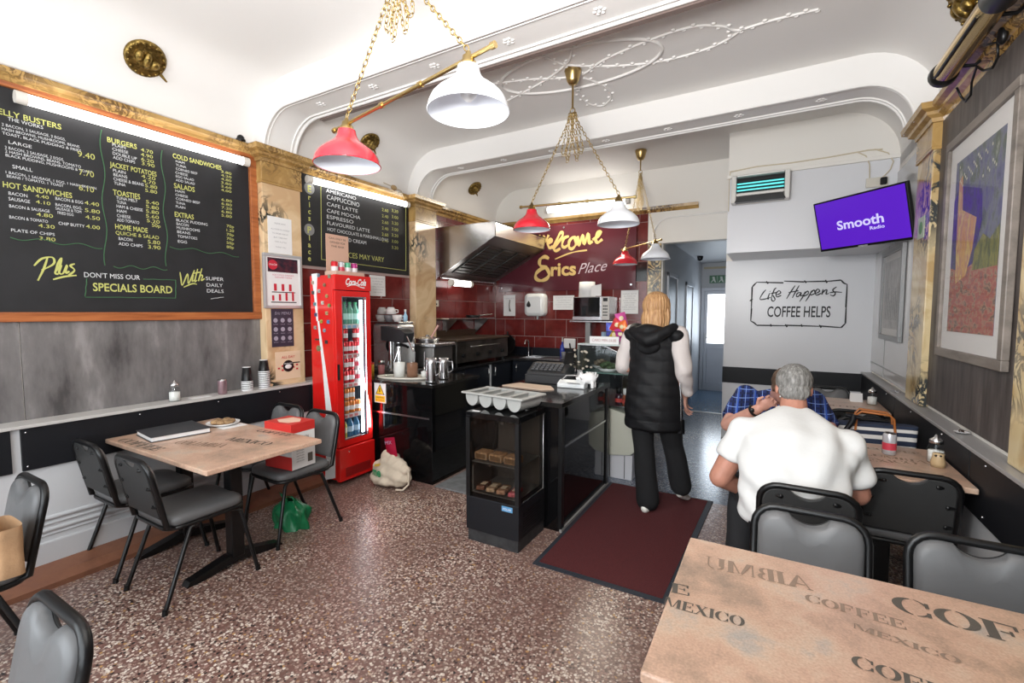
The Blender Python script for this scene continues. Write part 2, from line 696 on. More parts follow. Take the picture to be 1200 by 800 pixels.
def remesh(shapes_fn, name, mt, parent, vox=.008, smooth=4, label=None, post=None, dec=0):
    """Blend overlapping shapes into one continuous skin."""
    mb = MB()
    shapes_fn(mb)
    me = bpy.data.meshes.new(name)
    me.from_pydata(mb.v, [], mb.f)
    o = bpy.data.objects.new('tmp', me)
    COL.objects.link(o)
    r = o.modifiers.new('r', 'REMESH')
    r.mode = 'VOXEL'
    r.voxel_size = vox
    sm = o.modifiers.new('s', 'SMOOTH')
    sm.iterations = smooth
    sm.factor = .6
    bpy.context.view_layer.update()
    ev = o.evaluated_get(bpy.context.evaluated_depsgraph_get())
    me2 = bpy.data.meshes.new_from_object(ev)
    bpy.data.objects.remove(o)
    if post:
        me2.update()
        ns = [v.normal.copy() for v in me2.vertices]
        for v, n in zip(me2.vertices, ns):
            v.co = post(v.co.copy(), n)
    inv = worldm(parent).inverted() if parent else Matrix()
    me2.transform(inv)
    me2.materials.clear()
    me2.materials.append(mt)
    me2.polygons.foreach_set('use_smooth', [True] * len(me2.polygons))
    me2.update()
    return link(name, me2, parent, label)


def limb(mb, pts, rs, n=14):
    """Tapered capsule chain."""
    for i in range(len(pts) - 1):
        mb.tube([pts[i], pts[i + 1]], [rs[i], rs[i + 1]], n)
    for p, r in zip(pts, rs):
        mb.ball(p, r * .995, n, 8)


def chain(mb, pts, link_len=.028, r=.0032, w=.009):
    """A chain of separate oval links along a polyline."""
    P = [Vector(p) for p in pts]
    seg = []
    L = 0
    for a, b in zip(P, P[1:]):
        seg.append((L, L + (b - a).length, a, b))
        L += (b - a).length
    n = max(2, int(L / (link_len * .78)))
    for i in range(n):
        d = L * (i + .5) / n
        for s0, s1, a, b in seg:
            if s0 <= d <= s1:
                break
        t = (b - a).normalized()
        c = a + t * (d - s0)
        ref = Vector((0, 0, 1)) if abs(t.z) < .85 else Vector((1, 0, 0))
        x = t.cross(ref).normalized()
        if i % 2:
            x = t.cross(x)
        ring = [c + t * (link_len / 2 * math.cos(a_)) + x * (w * math.sin(a_)) for a_ in [2 * PI * k / 8 for k in range(8)]]
        mb.tube(ring, r, 4, closed=True)


def trace(mb, lines, ou, ov, k, wd, lift=.002, **plane):
    """Brush lettering on a wall plane: outlines measured on the wall, turned into ribbons there."""
    if 'x' in plane:
        ax, ay = Vector((0, 1 if plane['x'] < 0 else -1, 0)), Vector((0, 0, 1))
    else:
        ax, ay = Vector((1, 0, 0)), Vector((0, 0, 1))
    o = at(ou + lines[0][0][0] / k, ov + lines[0][0][1] / k, **plane)
    L = []
    for ln in lines:
        r_ = []
        for p in ln:
            d = at(ou + p[0] / k, ov + p[1] / k, **plane) - o
            r_.append((d.dot(ax), d.dot(ay)))
        L.append(r_)
    strokes(mb, L, o, ax, ay, 1, wd, lift)


def glyph(c):
    """Stencil serif capitals: polygons in a box one unit high, and the width."""
    def r(x0, x1, y0, y1):
        return [(x0, y0), (x1, y0), (x1, y1), (x0, y1)]

    def cres(cx, rx, a0, a1, th, n=10):
        o = [(cx + rx * math.cos(R(a0 + (a1 - a0) * i / n)), .5 + .5 * math.sin(R(a0 + (a1 - a0) * i / n))) for i in range(n + 1)]
        k = [(cx + (rx - th) * math.cos(R(a0 + (a1 - a0) * i / n)), .5 + .47 * math.sin(R(a0 + (a1 - a0) * i / n))) for i in range(n + 1)]
        return [[o[i], o[i + 1], k[i + 1], k[i]] for i in range(n)]
    bar = lambda x, w=.2: [r(x, x + w, .0, 1), r(x - .05, x + w + .05, 0, .05), r(x - .05, x + w + .05, .95, 1)]
    if c == 'O':
        return cres(.42, .42, 97, 263, .20) + cres(.42, .42, -83, 83, .20), .86
    if c == 'C':
        return cres(.42, .42, 97, 263, .20) + cres(.42, .36, 30, 83, .08) + cres(.42, .36, -83, -30, .08) + [r(.66, .74, .62, .92), r(.66, .74, .08, .34)], .80
    if c in 'EF':
        P_ = bar(.05) + [r(.30, .62, .94, 1), r(.57, .64, .72, 1), r(.30, .50, .48, .54), r(.46, .52, .38, .64)]
        if c == 'E':
            P_ += [r(.30, .66, 0, .06), r(.61, .68, 0, .30)]
        return P_, .74
    if c == 'I':
        return bar(.05), .34
    if c == 'L':
        return bar(.05) + [r(.30, .62, 0, .06), r(.57, .64, 0, .30)], .70
    if c == 'M':
        return [r(.04, .10, 0, 1), r(0, .14, 0, .05), [(.08, 1), (.28, 1), (.52, .1), (.46, 0)], [(.54, .08), (.60, .06), (.84, 1), (.78, 1)], r(.78, .98, 0, 1), r(.74, 1.02, 0, .05)], 1.08
    if c == 'X':
        return [[(.02, 1), (.24, 1), (.76, 0), (.54, 0)], [(.60, 1), (.66, 1), (.46, .60), (.42, .62)], [(.08, 0), (.14, 0), (.34, .38), (.30, .42)], r(.0, .28, .95, 1), r(.5, .8, 0, .05), r(.5, .74, .95, 1), r(.0, .22, 0, .05)], .84
    if c == 'B':
        up = [[(.30 + .26 * math.cos(R(a)), .74 + .26 * math.sin(R(a))), (.30 + .26 * math.cos(R(a + 20)), .74 + .26 * math.sin(R(a + 20))), (.30 + .12 * math.cos(R(a + 20)), .74 + .21 * math.sin(R(a + 20))), (.30 + .12 * math.cos(R(a)), .74 + .21 * math.sin(R(a)))] for a in range(-80, 80, 20)]
        lo = [[(.32 + .30 * math.cos(R(a)), .27 + .27 * math.sin(R(a))), (.32 + .30 * math.cos(R(a + 20)), .27 + .27 * math.sin(R(a + 20))), (.32 + .14 * math.cos(R(a + 20)), .27 + .22 * math.sin(R(a + 20))), (.32 + .14 * math.cos(R(a)), .27 + .22 * math.sin(R(a)))] for a in range(-80, 80, 20)]
        return bar(.05) + up + lo, .72
    if c == 'U':
        return [r(.05, .25, .28, 1), r(0, .30, .95, 1), r(.62, .68, .28, 1), r(.55, .75, .95, 1)] + [[(.36 + .31 * math.cos(R(a)), .28 + .28 * math.sin(R(a))), (.36 + .31 * math.cos(R(a + 15)), .28 + .28 * math.sin(R(a + 15))), (.36 + .20 * math.cos(R(a + 15)), .28 + .22 * math.sin(R(a + 15))), (.36 + .20 * math.cos(R(a)), .28 + .22 * math.sin(R(a)))] for a in range(180, 255, 15)] + [[(.36 + .31 * math.cos(R(a)), .28 + .28 * math.sin(R(a))), (.36 + .31 * math.cos(R(a + 15)), .28 + .28 * math.sin(R(a + 15))), (.36 + .25 * math.cos(R(a + 15)), .28 + .22 * math.sin(R(a + 15))), (.36 + .25 * math.cos(R(a)), .28 + .22 * math.sin(R(a)))] for a in range(285, 360, 15)], .78
    if c == 'A':
        return [[(.06, 0), (.12, 0), (.42, .95), (.36, .95)], [(.38, 1), (.46, 1), (.82, 0), (.60, 0)], r(.24, .54, .28, .34), r(0, .2, 0, .05), r(.54, .88, 0, .05)], .90
    return [], .35


def stencil(mb, s, o, ang, h, w, lift=.0012):
    ax = Vector((math.cos(R(ang)), math.sin(R(ang)), 0))
    ay = Vector((-math.sin(R(ang)), math.cos(R(ang)), 0))
    tot = sum(glyph(c)[1] for c in s)
    k = abs(w) / tot
    x = 0
    for c in s:
        P_, gw = glyph(c)
        for j, pl in enumerate(P_):
            pts = [Vector(o) + ax * ((x + p[0]) * k if w > 0 else abs(w) - (x + p[0]) * k) + ay * (p[1] * h) + Vector((0, 0, lift + .00002 * j)) for p in pl]
            if (pts[1] - pts[0]).cross(pts[2] - pts[0]).z < 0:
                pts = pts[::-1]
            mb.add(pts, [list(range(len(pts)))])
        x += gw

# ------------------------------------------------------------------ the room
XL, XR, YB, YF, ZC = -3.84, .93, 6.2, -1.35, 3.4
m_ = MB()
m_.box(-3.9, 1.0, YF - .1, 3.98, -.1, 0)
floor = struct(m_.build('floor', FLOORM))
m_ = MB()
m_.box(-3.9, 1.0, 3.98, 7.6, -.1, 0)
fb = struct(m_.build('floor_terrazzo', FLOORB))  # far part of the floor, bluish door reflection put into its colour
m_ = MB()
m_.box(-1.5, 0, 7.6, 9.9, -.1, .003)
fv = struct(m_.build('floor_vinyl', VINYL))
m_ = MB()
m_.box(-1.28, -.53, 7.57, 7.62, 0, .008)
m_.build('threshold_strip', DSTEEL, fv)

# coved ceiling
prof = [(XL, 2.86)] + arc(XL + .45, ZC - .45, .45, 180, 90, 10) + arc(XR - .45, ZC - .45, .45, 90, 0, 10) + [(XR, 2.86)]
m_ = MB()
inner = [(x, z) for x, z in prof]
outer = [(x + (.06 if x > 0 else -.06) * (1 if abs(x - (XL + XR) / 2) > 1.9 else 0), z + .08) for x, z in prof]
n = len(prof)
for a, b, fl in ((inner, inner, 0), (outer, outer, 1)):
    vs = [(x, YF, z) for x, z in a] + [(x, YB + .1, z) for x, z in b]
    m_.add(vs, [(i, i + 1, n + i + 1, n + i) if not fl else (i + 1, i, n + i, n + i + 1) for i in range(n - 1)], True)
ceiling = struct(m_.build('ceiling', WHITE))


# ceiling beams with a rounded opening, mouldings and small flowers under them
def beam(y0, y1, nm):
    xa, xb, rr, zs = XL + .12, XR - .12, .32, 3.19
    op = [(xa, 2.88)] + arc(xa + rr, zs - rr, rr, 180, 90, 10) + arc(xb - rr, zs - rr, rr, 90, 0, 10) + [(xb, 2.88)]
    top = []
    for i, (x, z) in enumerate(op):
        j = i
        top.append(inner[j] if j < len(inner) else inner[-1])
    mb = MB()
    k = len(op)
    for y, fl in ((y0, 0), (y1, 1)):
        vs = [(x, y, z) for x, z in op] + [(x * 1.0, y, z + .02) for x, z in top]
        mb.add(vs, [((i, i + 1, k + i + 1, k + i) if fl else (i + 1, i, k + i, k + i + 1)) for i in range(k - 1)])
    vs = [(x, y0, z) for x, z in op] + [(x, y1, z) for x, z in op]
    mb.add(vs, [(i, i + 1, k + i + 1, k + i) for i in range(k - 1)], True)
    ob = struct(mb.build(nm, WHITE))

    def off(d):
        c = [(xa + d, 2.88)] + arc(xa + rr, zs - rr, rr - d, 180, 90, 10) + arc(xb - rr, zs - rr, rr - d, 90, 0, 10) + [(xb - d, 2.88)]
        return c
    for y, r_ in ((y0 + .012, .012), (y0 + .045, .006), (y1 - .012, .014), (y1 - .05, .008)):
        q = MB()
        q.tube([(x, y, z) for x, z in off(.004)], r_, 6)
        q.build('moulding', WHITE, ob)
    yc = (y0 + y1) / 2
    for i in range(7):
        x = xa + .55 + i * (xb - xa - 1.1) / 6
        q = MB()
        q.ball((x, yc, zs - .004), (.012, .012, .008), 8, 4)
        for a in range(6):
            q.ball((x + .026 * math.cos(a * PI / 3), yc + .026 * math.sin(a * PI / 3), zs - .002), (.015, .012, .006), 6, 4)
        q.build('plaster_flower', WHITE, ob)
    return ob


b1 = beam(2.35, 2.66, 'trim_1')
beam(4.22, 4.52, 'trim_2')
q = MB()
q.box(XL + .45, XR - .3, 2.662, 2.70, 3.165, 3.205)
q.build('shadow_strip', mat('brown_beam_shadow', (.17, .125, .11), .6), b1)  # brown strip colours in the shadow along the beam's back moulding

# left wall: plaster behind, boarded below
m_ = MB()
m_.box(-3.96, XL, YF, YB + .1, 0, 2.95)
wl = struct(m_.build('wall_left', CREAM))
m_ = MB()
m_.box(XL, -3.68, YF, 2.72, 0, .889)
m_.build('lower_boxing', LOWW, wl)
for z, d in ((.335, .022), (.30, .014), (.265, .02), (.235, .01)):
    q = MB()
    q.tube([(-3.68, YF, z), (-3.68, 2.7, z)], d * .7, 6)
    q.build('moulding', LOWW, wl)
q = MB()
q.box(-3.69, -3.66, YF, 2.7, 0, .20)
q.build('skirting_board', LOWW, wl, bevel=.008)
m_ = MB()
m_.prism([(-3.665, 0), (-3.46, 0), (-3.46, .03), (-3.53, .055), (-3.665, .075)], 4.1, (0, 2.7, 0), (1, 0, 0), (0, 0, 1))
struct(m_.build('baseboard_left', PLINTH))
for i, (a, b) in enumerate(((YF, .9), (.905, 2.35))):
    q = MB()
    q.box(XL, XL + .012, a, b, .905, 2.84)
    q.build('wall_panel', CONC, wl)
q = MB()
q.box(-3.68, -3.66, .84, 2.72, .645, .889)
q.build('dado_panel', BLACKM, wl, bevel=.002)
q = MB()
q.box(-3.68, -3.66, YF, .80, .645, .889)
q.build('dado_panel', BLACKM, wl, bevel=.002)
for y in (.86, 1.4, 1.9, 2.4):
    for z in (.865, .67):
        q = MB()
        q.ball((-3.659, y, z), .006, 8, 4)
        q.build('screw', STEEL, wl)
q = MB()
q.box(XL, -3.65, YF, 2.72, .889, .908)
q.build('ledge', mat('pale_ledge', (.50, .48, .46), .35), wl, bevel=.003)


def cornice(nm, y0, y1, xs, s, m=MARBC):
    """Marble moulding along a side wall; s = +1 when the room is at +x."""
    pr = [(0, 2.80), (.012, 2.80), (.018, 2.83), (.05, 2.845), (.055, 2.865), (.085, 2.88), (.09, 2.91), (.0, 2.915)]
    mb = MB()
    a = [(xs + s * p[0], y0, p[1]) for p in pr]
    b = [(xs + s * p[0], y1, p[1]) for p in pr]
    k = len(pr)
    mb.add(a + b, [((i, (i + 1) % k, k + (i + 1) % k, k + i) if s < 0 else ((i + 1) % k, i, k + i, k + (i + 1) % k)) for i in range(k)])
    mb.add(a, [list(range(k))])
    mb.add(b, [list(range(k))])
    return struct(mb.build(nm, m))


cornice('trim_3', YF, 2.33, XL, 1)
cornice('trim_4', 2.73, 4.21, XL, 1)
cornice('trim_5', 4.63, 6.19, XL, 1)
cornice('trim_6', YF, 2.33, XR, -1)
cornice('trim_7', 2.73, 4.07, XR, -1)


def pilaster(nm, xs, s, y0, y1, z0, m=MARB, d=.10):
    mb = MB()
    x1 = xs + s * d
    mb.box(min(xs, x1), max(xs, x1), y0, y1, z0, 2.80)
    ob = struct(mb.build(nm, m, bevel=.006))
    q = MB()
    x2 = xs + s * (d + .012)
    q.box(min(xs, x2), max(xs, x2), y0 - .012, y1 + .012, 2.625, 2.645)
    q.build('band', MARBC, ob, bevel=.004)
    q = MB()
    q.box(min(xs, x2), max(xs, x2), y0 - .008, y1 + .008, 2.645, 2.80)
    q.build('capital_block', MARBC, ob, bevel=.004)
    q = MB()
    pr = [(0, 2.80), (d + .02, 2.80), (d + .025, 2.825), (d + .055, 2.84), (d + .06, 2.86), (d + .09, 2.875), (d + .095, 2.912), (0, 2.916)]
    a = []
    rings = []
    for px_, pz in pr:
        e = max(0, px_ - d)
        xx = xs + s * px_
        rings.append([(xs, y0 - e, pz), (xx, y0 - e, pz), (xx, y1 + e, pz), (xs, y1 + e, pz)])
    q.loft(rings[1:-1], smooth=False)
    q.build('capital', MARBC, ob)
    return ob


pilaster('trim_8', XL, 1, 2.35, 2.71, .9)
pilaster('trim_9', XL, 1, 4.23, 4.61, .9)
pilaster('trim_10', XR, -1, 2.35, 2.71, .91, MARBR, .05)
pilaster('trim_11', XR, -1, 4.09, 4.47, .91, MARBR, .05)


# glazed wall tiles, laid in a running bond
TW, TH, TG = .345, .258, .006


def tiles(wall, axis, a0, a1, z0, z1, face, s):
    row = 0
    z = 1.443 - TH * math.ceil((1.443 - z0) / TH)
    while z < z1 - .02:
        off = (TW / 2 if row % 2 else 0)
        a = a0 - off
        while a < a1 - .02:
            p0, p1 = max(a, a0) + TG / 2, min(a + TW, a1) - TG / 2
            q0, q1 = max(z, z0) + TG / 2, min(z + TH, z1) - TG / 2
            if p1 - p0 > .03 and q1 - q0 > .03:
                q = MB()
                if axis == 'y':
                    q.box(p0, p1, face - .008 - random.random() * .0015, face + .01, q0, q1)
                else:
                    q.box(face - .01, face + .008 + random.random() * .0015, p0, p1, q0, q1)
                blk = axis == 'y' and p0 > -1.85 and 1.95 < (q0 + q1) / 2 < 2.2
                q.build('tile', TILEB if blk else TILE, wall, 'black wall tile' if blk else None, bevel=.002, seg=1)
            a += TW
        z += TH
        row += 1


m_ = MB()
m_.box(XL - .1, -1.47, YB, YB + .12, 0, 3.5)
m_.box(-1.47, -1.28, YB, YB + .12, 0, 3.5)
m_.box(-.53, XR + .1, YB, YB + .12, 0, 3.5)
m_.box(-1.28, -.53, YB, YB + .12, 2.44, 3.5)
wb = struct(m_.build('wall_back', CREAM))
q = MB()
q.box(XL, -1.47, YB - .004, YB, .9, 2.84)
q.build('grout', GROUT, wb)
tiles(wb, 'y', XL + .01, -1.475, .98, 2.84, YB, -1)
q = MB()
q.box(XL - .0, XL + .004, 2.72, 4.23, .9, 2.0)
q.box(XL - .0, XL + .004, 4.61, YB, .9, 2.8)
q.build('grout', GROUT, wl)
tiles(wl, 'x', 2.72, 4.225, .91, 1.98, XL + .002, 1)
tiles(wl, 'x', 4.615, YB - .012, .91, 2.8, XL + .002, 1)
# marble moulding over the tiled back wall and the strip beside the opening
q = MB()
pr = [(0, 2.84), (.012, 2.84), (.03, 2.865), (.05, 2.88), (.055, 2.915), (0, 2.92)]
k = len(pr)
a = [(XL, YB - p[0], p[1]) for p in pr]
b = [(-.86, YB - p[0], p[1]) for p in pr]
q.add(a + b, [(i, (i + 1) % k, k + (i + 1) % k, k + i) for i in range(k)])
q.add(b, [list(range(k))])
struct(q.build('trim_12', MARBC))
q = MB()
q.box(-1.465, -1.30, YB - .03, YB + .1, 0, 2.44)
struct(q.build('trim_13', MARBR, bevel=.004))
# white arched header over the passage
q = MB()
q.box(-1.47, -.46, YB - .028, YB, 2.44, 2.84)
hd = struct(q.build('trim_14', CREAM))
q = MB()
hp = [(-1.40, 2.44)] + arc(-1.18, 2.54, .22, 180, 90, 10) + [(-.47, 2.76)]
q.tube([(x, YB - .03, z) for x, z in hp], .012, 6)
q.build('moulding', WHITE, hd)
# passage
m_ = MB()
m_.box(-1.38, -1.28, YB + .12, 9.9, 0, 2.6)
wpl = struct(m_.build('wall_passage_left', CORRW))
for y0, y1, z1, nm, mt in ((6.5, 7.25, 2.10, 'opening_frame', UPVC), (8.0, 8.75, 2.05, 'opening_frame', UPVC)):
    q = MB()
    q.box(-1.285, -1.26, y0, y0 + .06, 0, z1)
    q.box(-1.285, -1.26, y1 - .06, y1, 0, z1)
    q.box(-1.285, -1.26, y0, y1, z1 - .06, z1)
    fr = q.build(nm, mt, wpl, bevel=.004)
    q = MB()
    q.box(-1.285, -1.275, y0 + .06, y1 - .06, .02, z1 - .06)
    q.build('recess_panel', mat('dim_recess', (.10, .10, .12), .4), fr)
m_ = MB()
m_.box(-.53, -.43, YB + .12, 9.9, 0, 2.6)
struct(m_.build('wall_passage_right', CORRW))
m_ = MB()
m_.box(-1.4, -.4, YB + .12, 9.95, 2.52, 2.6)
struct(m_.build('ceiling_passage', CORRW))
m_ = MB()
m_.box(-1.4, -.4, 9.85, 9.95, 0, 2.6)
wpe = struct(m_.build('wall_passage_end', CORRW))
q = MB()
q.box(-1.24, -.5, 9.83, 9.85, 2.40, 2.44)
q.build('pipe_boxing', mat('beige_boxing', (.42, .36, .24), .6), wpe)
q = MB()
q.box(-1.27, -.53, 9.80, 9.85, 0, .03)
q.box(-1.27, -1.21, 9.80, 9.85, .03, 2.03)
q.box(-.59, -.53, 9.80, 9.85, .03, 2.03)
q.box(-1.21, -.59, 9.80, 9.85, 1.97, 2.03)
dr = struct(q.build('door_1', UPVC, bevel=.004))
q = MB()
q.box(-1.205, -.595, 9.80, 9.84, .03, .14)
q.box(-1.205, -1.15, 9.80, 9.84, .14, 1.965)
q.box(-.65, -.595, 9.80, 9.84, .14, 1.965)
q.box(-1.15, -.65, 9.80, 9.84, .84, .94)
q.box(-1.15, -.65, 9.80, 9.84, 1.90, 1.965)
q.box(-1.15, -.65, 9.82, 9.83, .14, .84)
q.build('door_leaf', UPVC, dr, bevel=.004)
q = MB()
q.box(-1.15, -.65, 9.815, 9.825, .94, 1.90)
q.build('lit_pane', mat('daylit_frosted_pane', (.9, .95, 1), .3, emit=2.4, ecol=(.93, .97, 1)), dr)
q = MB()
q.box(-1.19, -1.16, 9.775, 9.80, .96, 1.14)
q.rod((-1.175, 9.77, 1.05), (-1.07, 9.77, 1.05), .009)
q.build('door_handle', mat('grey_handle', (.5, .5, .5), .3), dr, bevel=.003)

# right wall
m_ = MB()
m_.box(XR, XR + .1, YF, YB + .1, 0, 2.95)
wr = struct(m_.build('wall_right', CREAM))
for a, b, mt in ((YF, 2.35, DARKW), (2.71, 4.09, DARKW), (4.47, YB, GREYP)):
    q = MB()
    q.box(XR - .012, XR, a, b, .93, 2.80)
    q.build('wall_panel', mt, wr)
q = MB()
q.box(XR - .016, XR - .011, 4.47, YB, 1.02, 1.03)
q.box(XR - .016, XR - .011, 5.52, 5.53, .93, 2.80)
q.build('panel_joint', mat('grey_joint', (.35, .35, .35), .5), wr)
q = MB()
q.box(.865, XR, YF, YB, 0, .889)
q.build('lower_boxing', LOWW, wr)
for a, b in ((YF, 2.99), (3.0, 4.6), (4.61, YB)):
    q = MB()
    q.box(.845, .865, a, b, .60, .889)
    q.build('dado_panel', BLACKM, wr, bevel=.002)
q = MB()
q.box(.835, XR, YF, YB, .889, .908)
q.build('ledge', mat('grey_ledge', (.30, .29, .285), .3), wr, bevel=.003)
for y, z in ((2.80, .865), (2.80, .63), (3.42, .865), (4.1, .865), (4.9, .865)):
    q = MB()
    q.ball((.844, y, z), .006, 8, 4)
    q.build('screw', STEEL, wr)
# boxed wall that carries the television, and the recess below it
m_ = MB()
m_.box(-.46, XR, 5.36, YB, 2.17, ZC)
wx = struct(m_.build('wall_boxing', GLOSSW))
q = MB()
q.box(-.475, XR, 5.335, 5.362, 2.93, 2.965)
q.build('ledge_strip', CREAM, wx, bevel=.004)
q = MB()
q.box(-.462, XR, 5.352, 5.362, 2.965, ZC)
q.build('upper_plaster', CREAM, wx)
q = MB()
q.box(-.53, XR, YB - .012, YB, 0, 2.17)
q.build('white_wall_board', GLOSSW, wb)
q = MB()
q.box(-.535, XR, YB - .02, YB - .012, .69, .885)
q.build('dado_band', BLACKM, wb)
# shop front behind the camera
m_ = MB()
m_.box(XL - .1, -3.5, YF - .1, YF, 0, 3.45)
m_.box(-3.5, .7, YF - .1, YF, 0, .55)
m_.box(-3.5, .7, YF - .1, YF, 2.75, 3.45)
m_.box(.7, 1.03, YF - .1, YF, 0, 3.45)
struct(m_.build('wall_front', CREAM))
q = MB()
for x in (-3.5, -2.1, -.7, .65):
    q.box(x, x + .05, YF - .08, YF - .02, .55, 2.75)
q.box(-3.5, .7, YF - .08, YF - .02, .55, .60)
q.box(-3.5, .7, YF - .08, YF - .02, 2.70, 2.75)
wn = struct(q.build('window_1', UPVC))
q = MB()
q.box(-3.5, .7, YF - .055, YF - .05, .6, 2.7)
q.build('pane', PANE, wn)

# things in the passage
t = T('exit_sign', 'green fire exit sign above the white door at the end of the passage', 'sign', (-.92, 9.83, 2.12))
q = MB()
q.box(-1.13, -.70, 9.82, 9.85, 2.12, 2.27)
q.build('sign_panel', mat('exit_green', (.02, .12, .05), .4), t, bevel=.002)
q = MB()
for x in (-1.06, -.92):
    q.ball((x, 9.817, 2.225), (.015, .002, .015), 10, 6)
    q.prism([(-.02, .13), (.02, .13), (.035, .06), (.05, .02), (.03, .02), (.0, .06), (-.03, .02), (-.05, .02), (-.01, .07)], .002, (x, 9.819, 2.115), (1, 0, 0), (0, 0, 1))
q.prism([(-.04, .09), (-.015, .09), (-.015, .14), (.015, .14), (.015, .09), (.04, .09), (0, .03)], .002, (-.78, 9.819, 2.11), (1, 0, 0), (0, 0, 1))
q.box(-.855, -.85, 9.817, 9.82, 2.13, 2.26)
q.box(-.995, -.99, 9.817, 9.82, 2.13, 2.26)
q.build('white_symbols', mat('exit_white', (.55, .60, .55), .5), t)
t = T('dome_camera', 'small black dome camera on the passage ceiling near the exit sign', 'camera', (-1.15, 8.6, 2.52))
MB().lathe([(0, 0), (.05, 0), (.05, -.03), (0, -.03)], (-1.15, 8.6, 2.52), 16).build('base', BLACKP, t)
MB().ball((-1.15, 8.6, 2.48), .045, 14, 8).build('dome', BLACKG, t)
t = T('pilaster_card', 'small green and white card on the right marble pilaster beside the television', 'card', (.878, 4.30, 2.06))
q = MB()
q.box(.8765, .8795, 4.20, 4.36, 2.07, 2.22)
q.build('card_sheet', mat('pale_green_card', (.45, .52, .38), .5), t)
q = MB()
q.ball((.8762, 4.28, 2.145), (.001, .045, .045), 14, 8)
q.build('leaf_print', mat('leaf_green_print', (.10, .25, .06), .5), t)

# ------------------------------------------------------------------ chalkboards and notices on the left wall
def bt(mb, s, u, v, ue, h, x=-3.822, shear=0, bold=0):
    """Hand lettering on a board in the plane x: start, right end and letter height measured on the board."""
    o = at(u, v, x=x)
    e = at(ue, v + (ue - u) * .05, x=x)
    hz = (at(u, v - h, x=x).z - o.z) * (.80 if h < 5.6 else .92)
    text(mb, s, o, (0, 1, 0), (0, 0, 1), hz, e.y - o.y, shear, bold)


def wave(mb, pts, x, r=.003, amp=.012, n=26):
    a, b = at(*pts[0], x=x), at(*pts[1], x=x)
    P = []
    for i in range(n + 1):
        t = i / n
        p = a.lerp(b, t)
        d = Vector((0, b.z - a.z, -(b.y - a.y)))
        d = d.normalized() if d.length else d
        P.append(p + d * (amp * math.sin(t * 15)))
    mb.tube(P, r, 4)


bd = T('menu_chalkboard', 'big wood-framed chalkboard menu headed by yellow lettering, left of the first marble pilaster', 'menu board', (-3.82, 1.35, 1.49))
q = MB()
q.box(-3.828, -3.822, .30, 2.36, 1.53, 2.84)
q.build('board', CHALK, bd)
for nm, a in (('frame_rail', (.25, 2.37, 1.488, 1.545)), ('frame_rail', (.25, 2.37, 2.815, 2.87)), ('frame_stile', (.25, .31, 1.545, 2.815)), ('frame_stile', (2.29, 2.348, 1.545, 2.815))):
    q = MB()
    q.box(-3.828, -3.795, *a)
    q.build(nm, ORWOOD, bd, bevel=.004)
yl, wh, gr = MB(), MB(), MB()
for s, u, v, e, h in (('BELLY BUSTERS', -10, 131, 71, 7.5), ('HOT SANDWICHES', 3.4, 219, 84, 7.5), ('BURGERS', 125.6, 166, 160, 6.5),
                      ('JACKET POTATOES', 128.6, 195, 183, 6.5), ('TOASTIES', 132.4, 228, 164, 7), ('HOME MADE', 135, 268, 173, 6.5),
                      ('COLD SANDWICHES', 202.4, 184.7, 259, 6), ('SALADS', 203.8, 220, 228, 6.5), ('EXTRAS', 204.7, 253.6, 227, 6.5)):
    bt(yl, s, u, v, e, h, bold=.012)
bt(yl, 'QUICHE & SALAD', 135.5, 274.5, 186, 5.5)
bt(yl, 'SPECIALS BOARD', 109, 340.6, 202, 10.5, bold=.015)
for s, u, v, e, h in (('9.40', 91, 183, 111, 7.5), ('7.70', 92.6, 204.5, 110, 7.5), ('6.10', 92.6, 222.5, 110, 7), ('4.40', 41.6, 231, 57, 5), ('4.10', 42, 238, 59, 5),
                      ('4.40', 99, 239.3, 116, 5.5), ('5.80', 99.4, 248, 117, 5.5), ('4.50', 100, 256, 117, 5.5), ('4.80', 42.7, 252.8, 62, 5.5), ('4.30', 45, 266, 64, 5.5),
                      ('4.00', 100.8, 267, 117, 5.5), ('3.80', 46, 281, 65, 5.5),
                      ('4.70', 165, 177, 179, 5), ('4.90', 165, 182.5, 179, 5), ('6.20', 165.5, 188, 180, 5), ('3.90', 166, 193, 181, 5),
                      ('4.20', 165.6, 208, 182, 5), ('4.70', 167, 213.5, 182, 5), ('5.80', 170, 219, 184, 5), ('5.80', 170, 224.5, 184, 5),
                      ('5.40', 171, 238, 186, 5), ('5.80', 171, 243.5, 186, 5), ('5.80', 171, 249, 186, 5), ('5.60', 171, 254.5, 186, 5), ('5.20', 172, 260, 187, 5), ('50p', 178, 265.5, 188, 5),
                      ('5.80', 173, 285, 187.6, 5.5), ('3.90', 173.5, 291, 188, 5.5)):
    bt(yl, s, u, v, e, h)
for i, s in enumerate(('3.80', '4.20', '4.80', '3.80', '3.60', '4.00')):
    bt(yl, s, 259, 202 + i * 4.3, 271, 3.6)
for i, s in enumerate(('6.80', '6.80', '7.20', '6.80', '5.80')):
    bt(yl, s, 259.5, 235 + i * 4.6, 271.5, 3.8)
for i, s in enumerate(('70p', '1.20', '70p', '70p', '50p', '80p')):
    bt(yl, s, 265.5, 266 + i * 4.9, 274, 4)
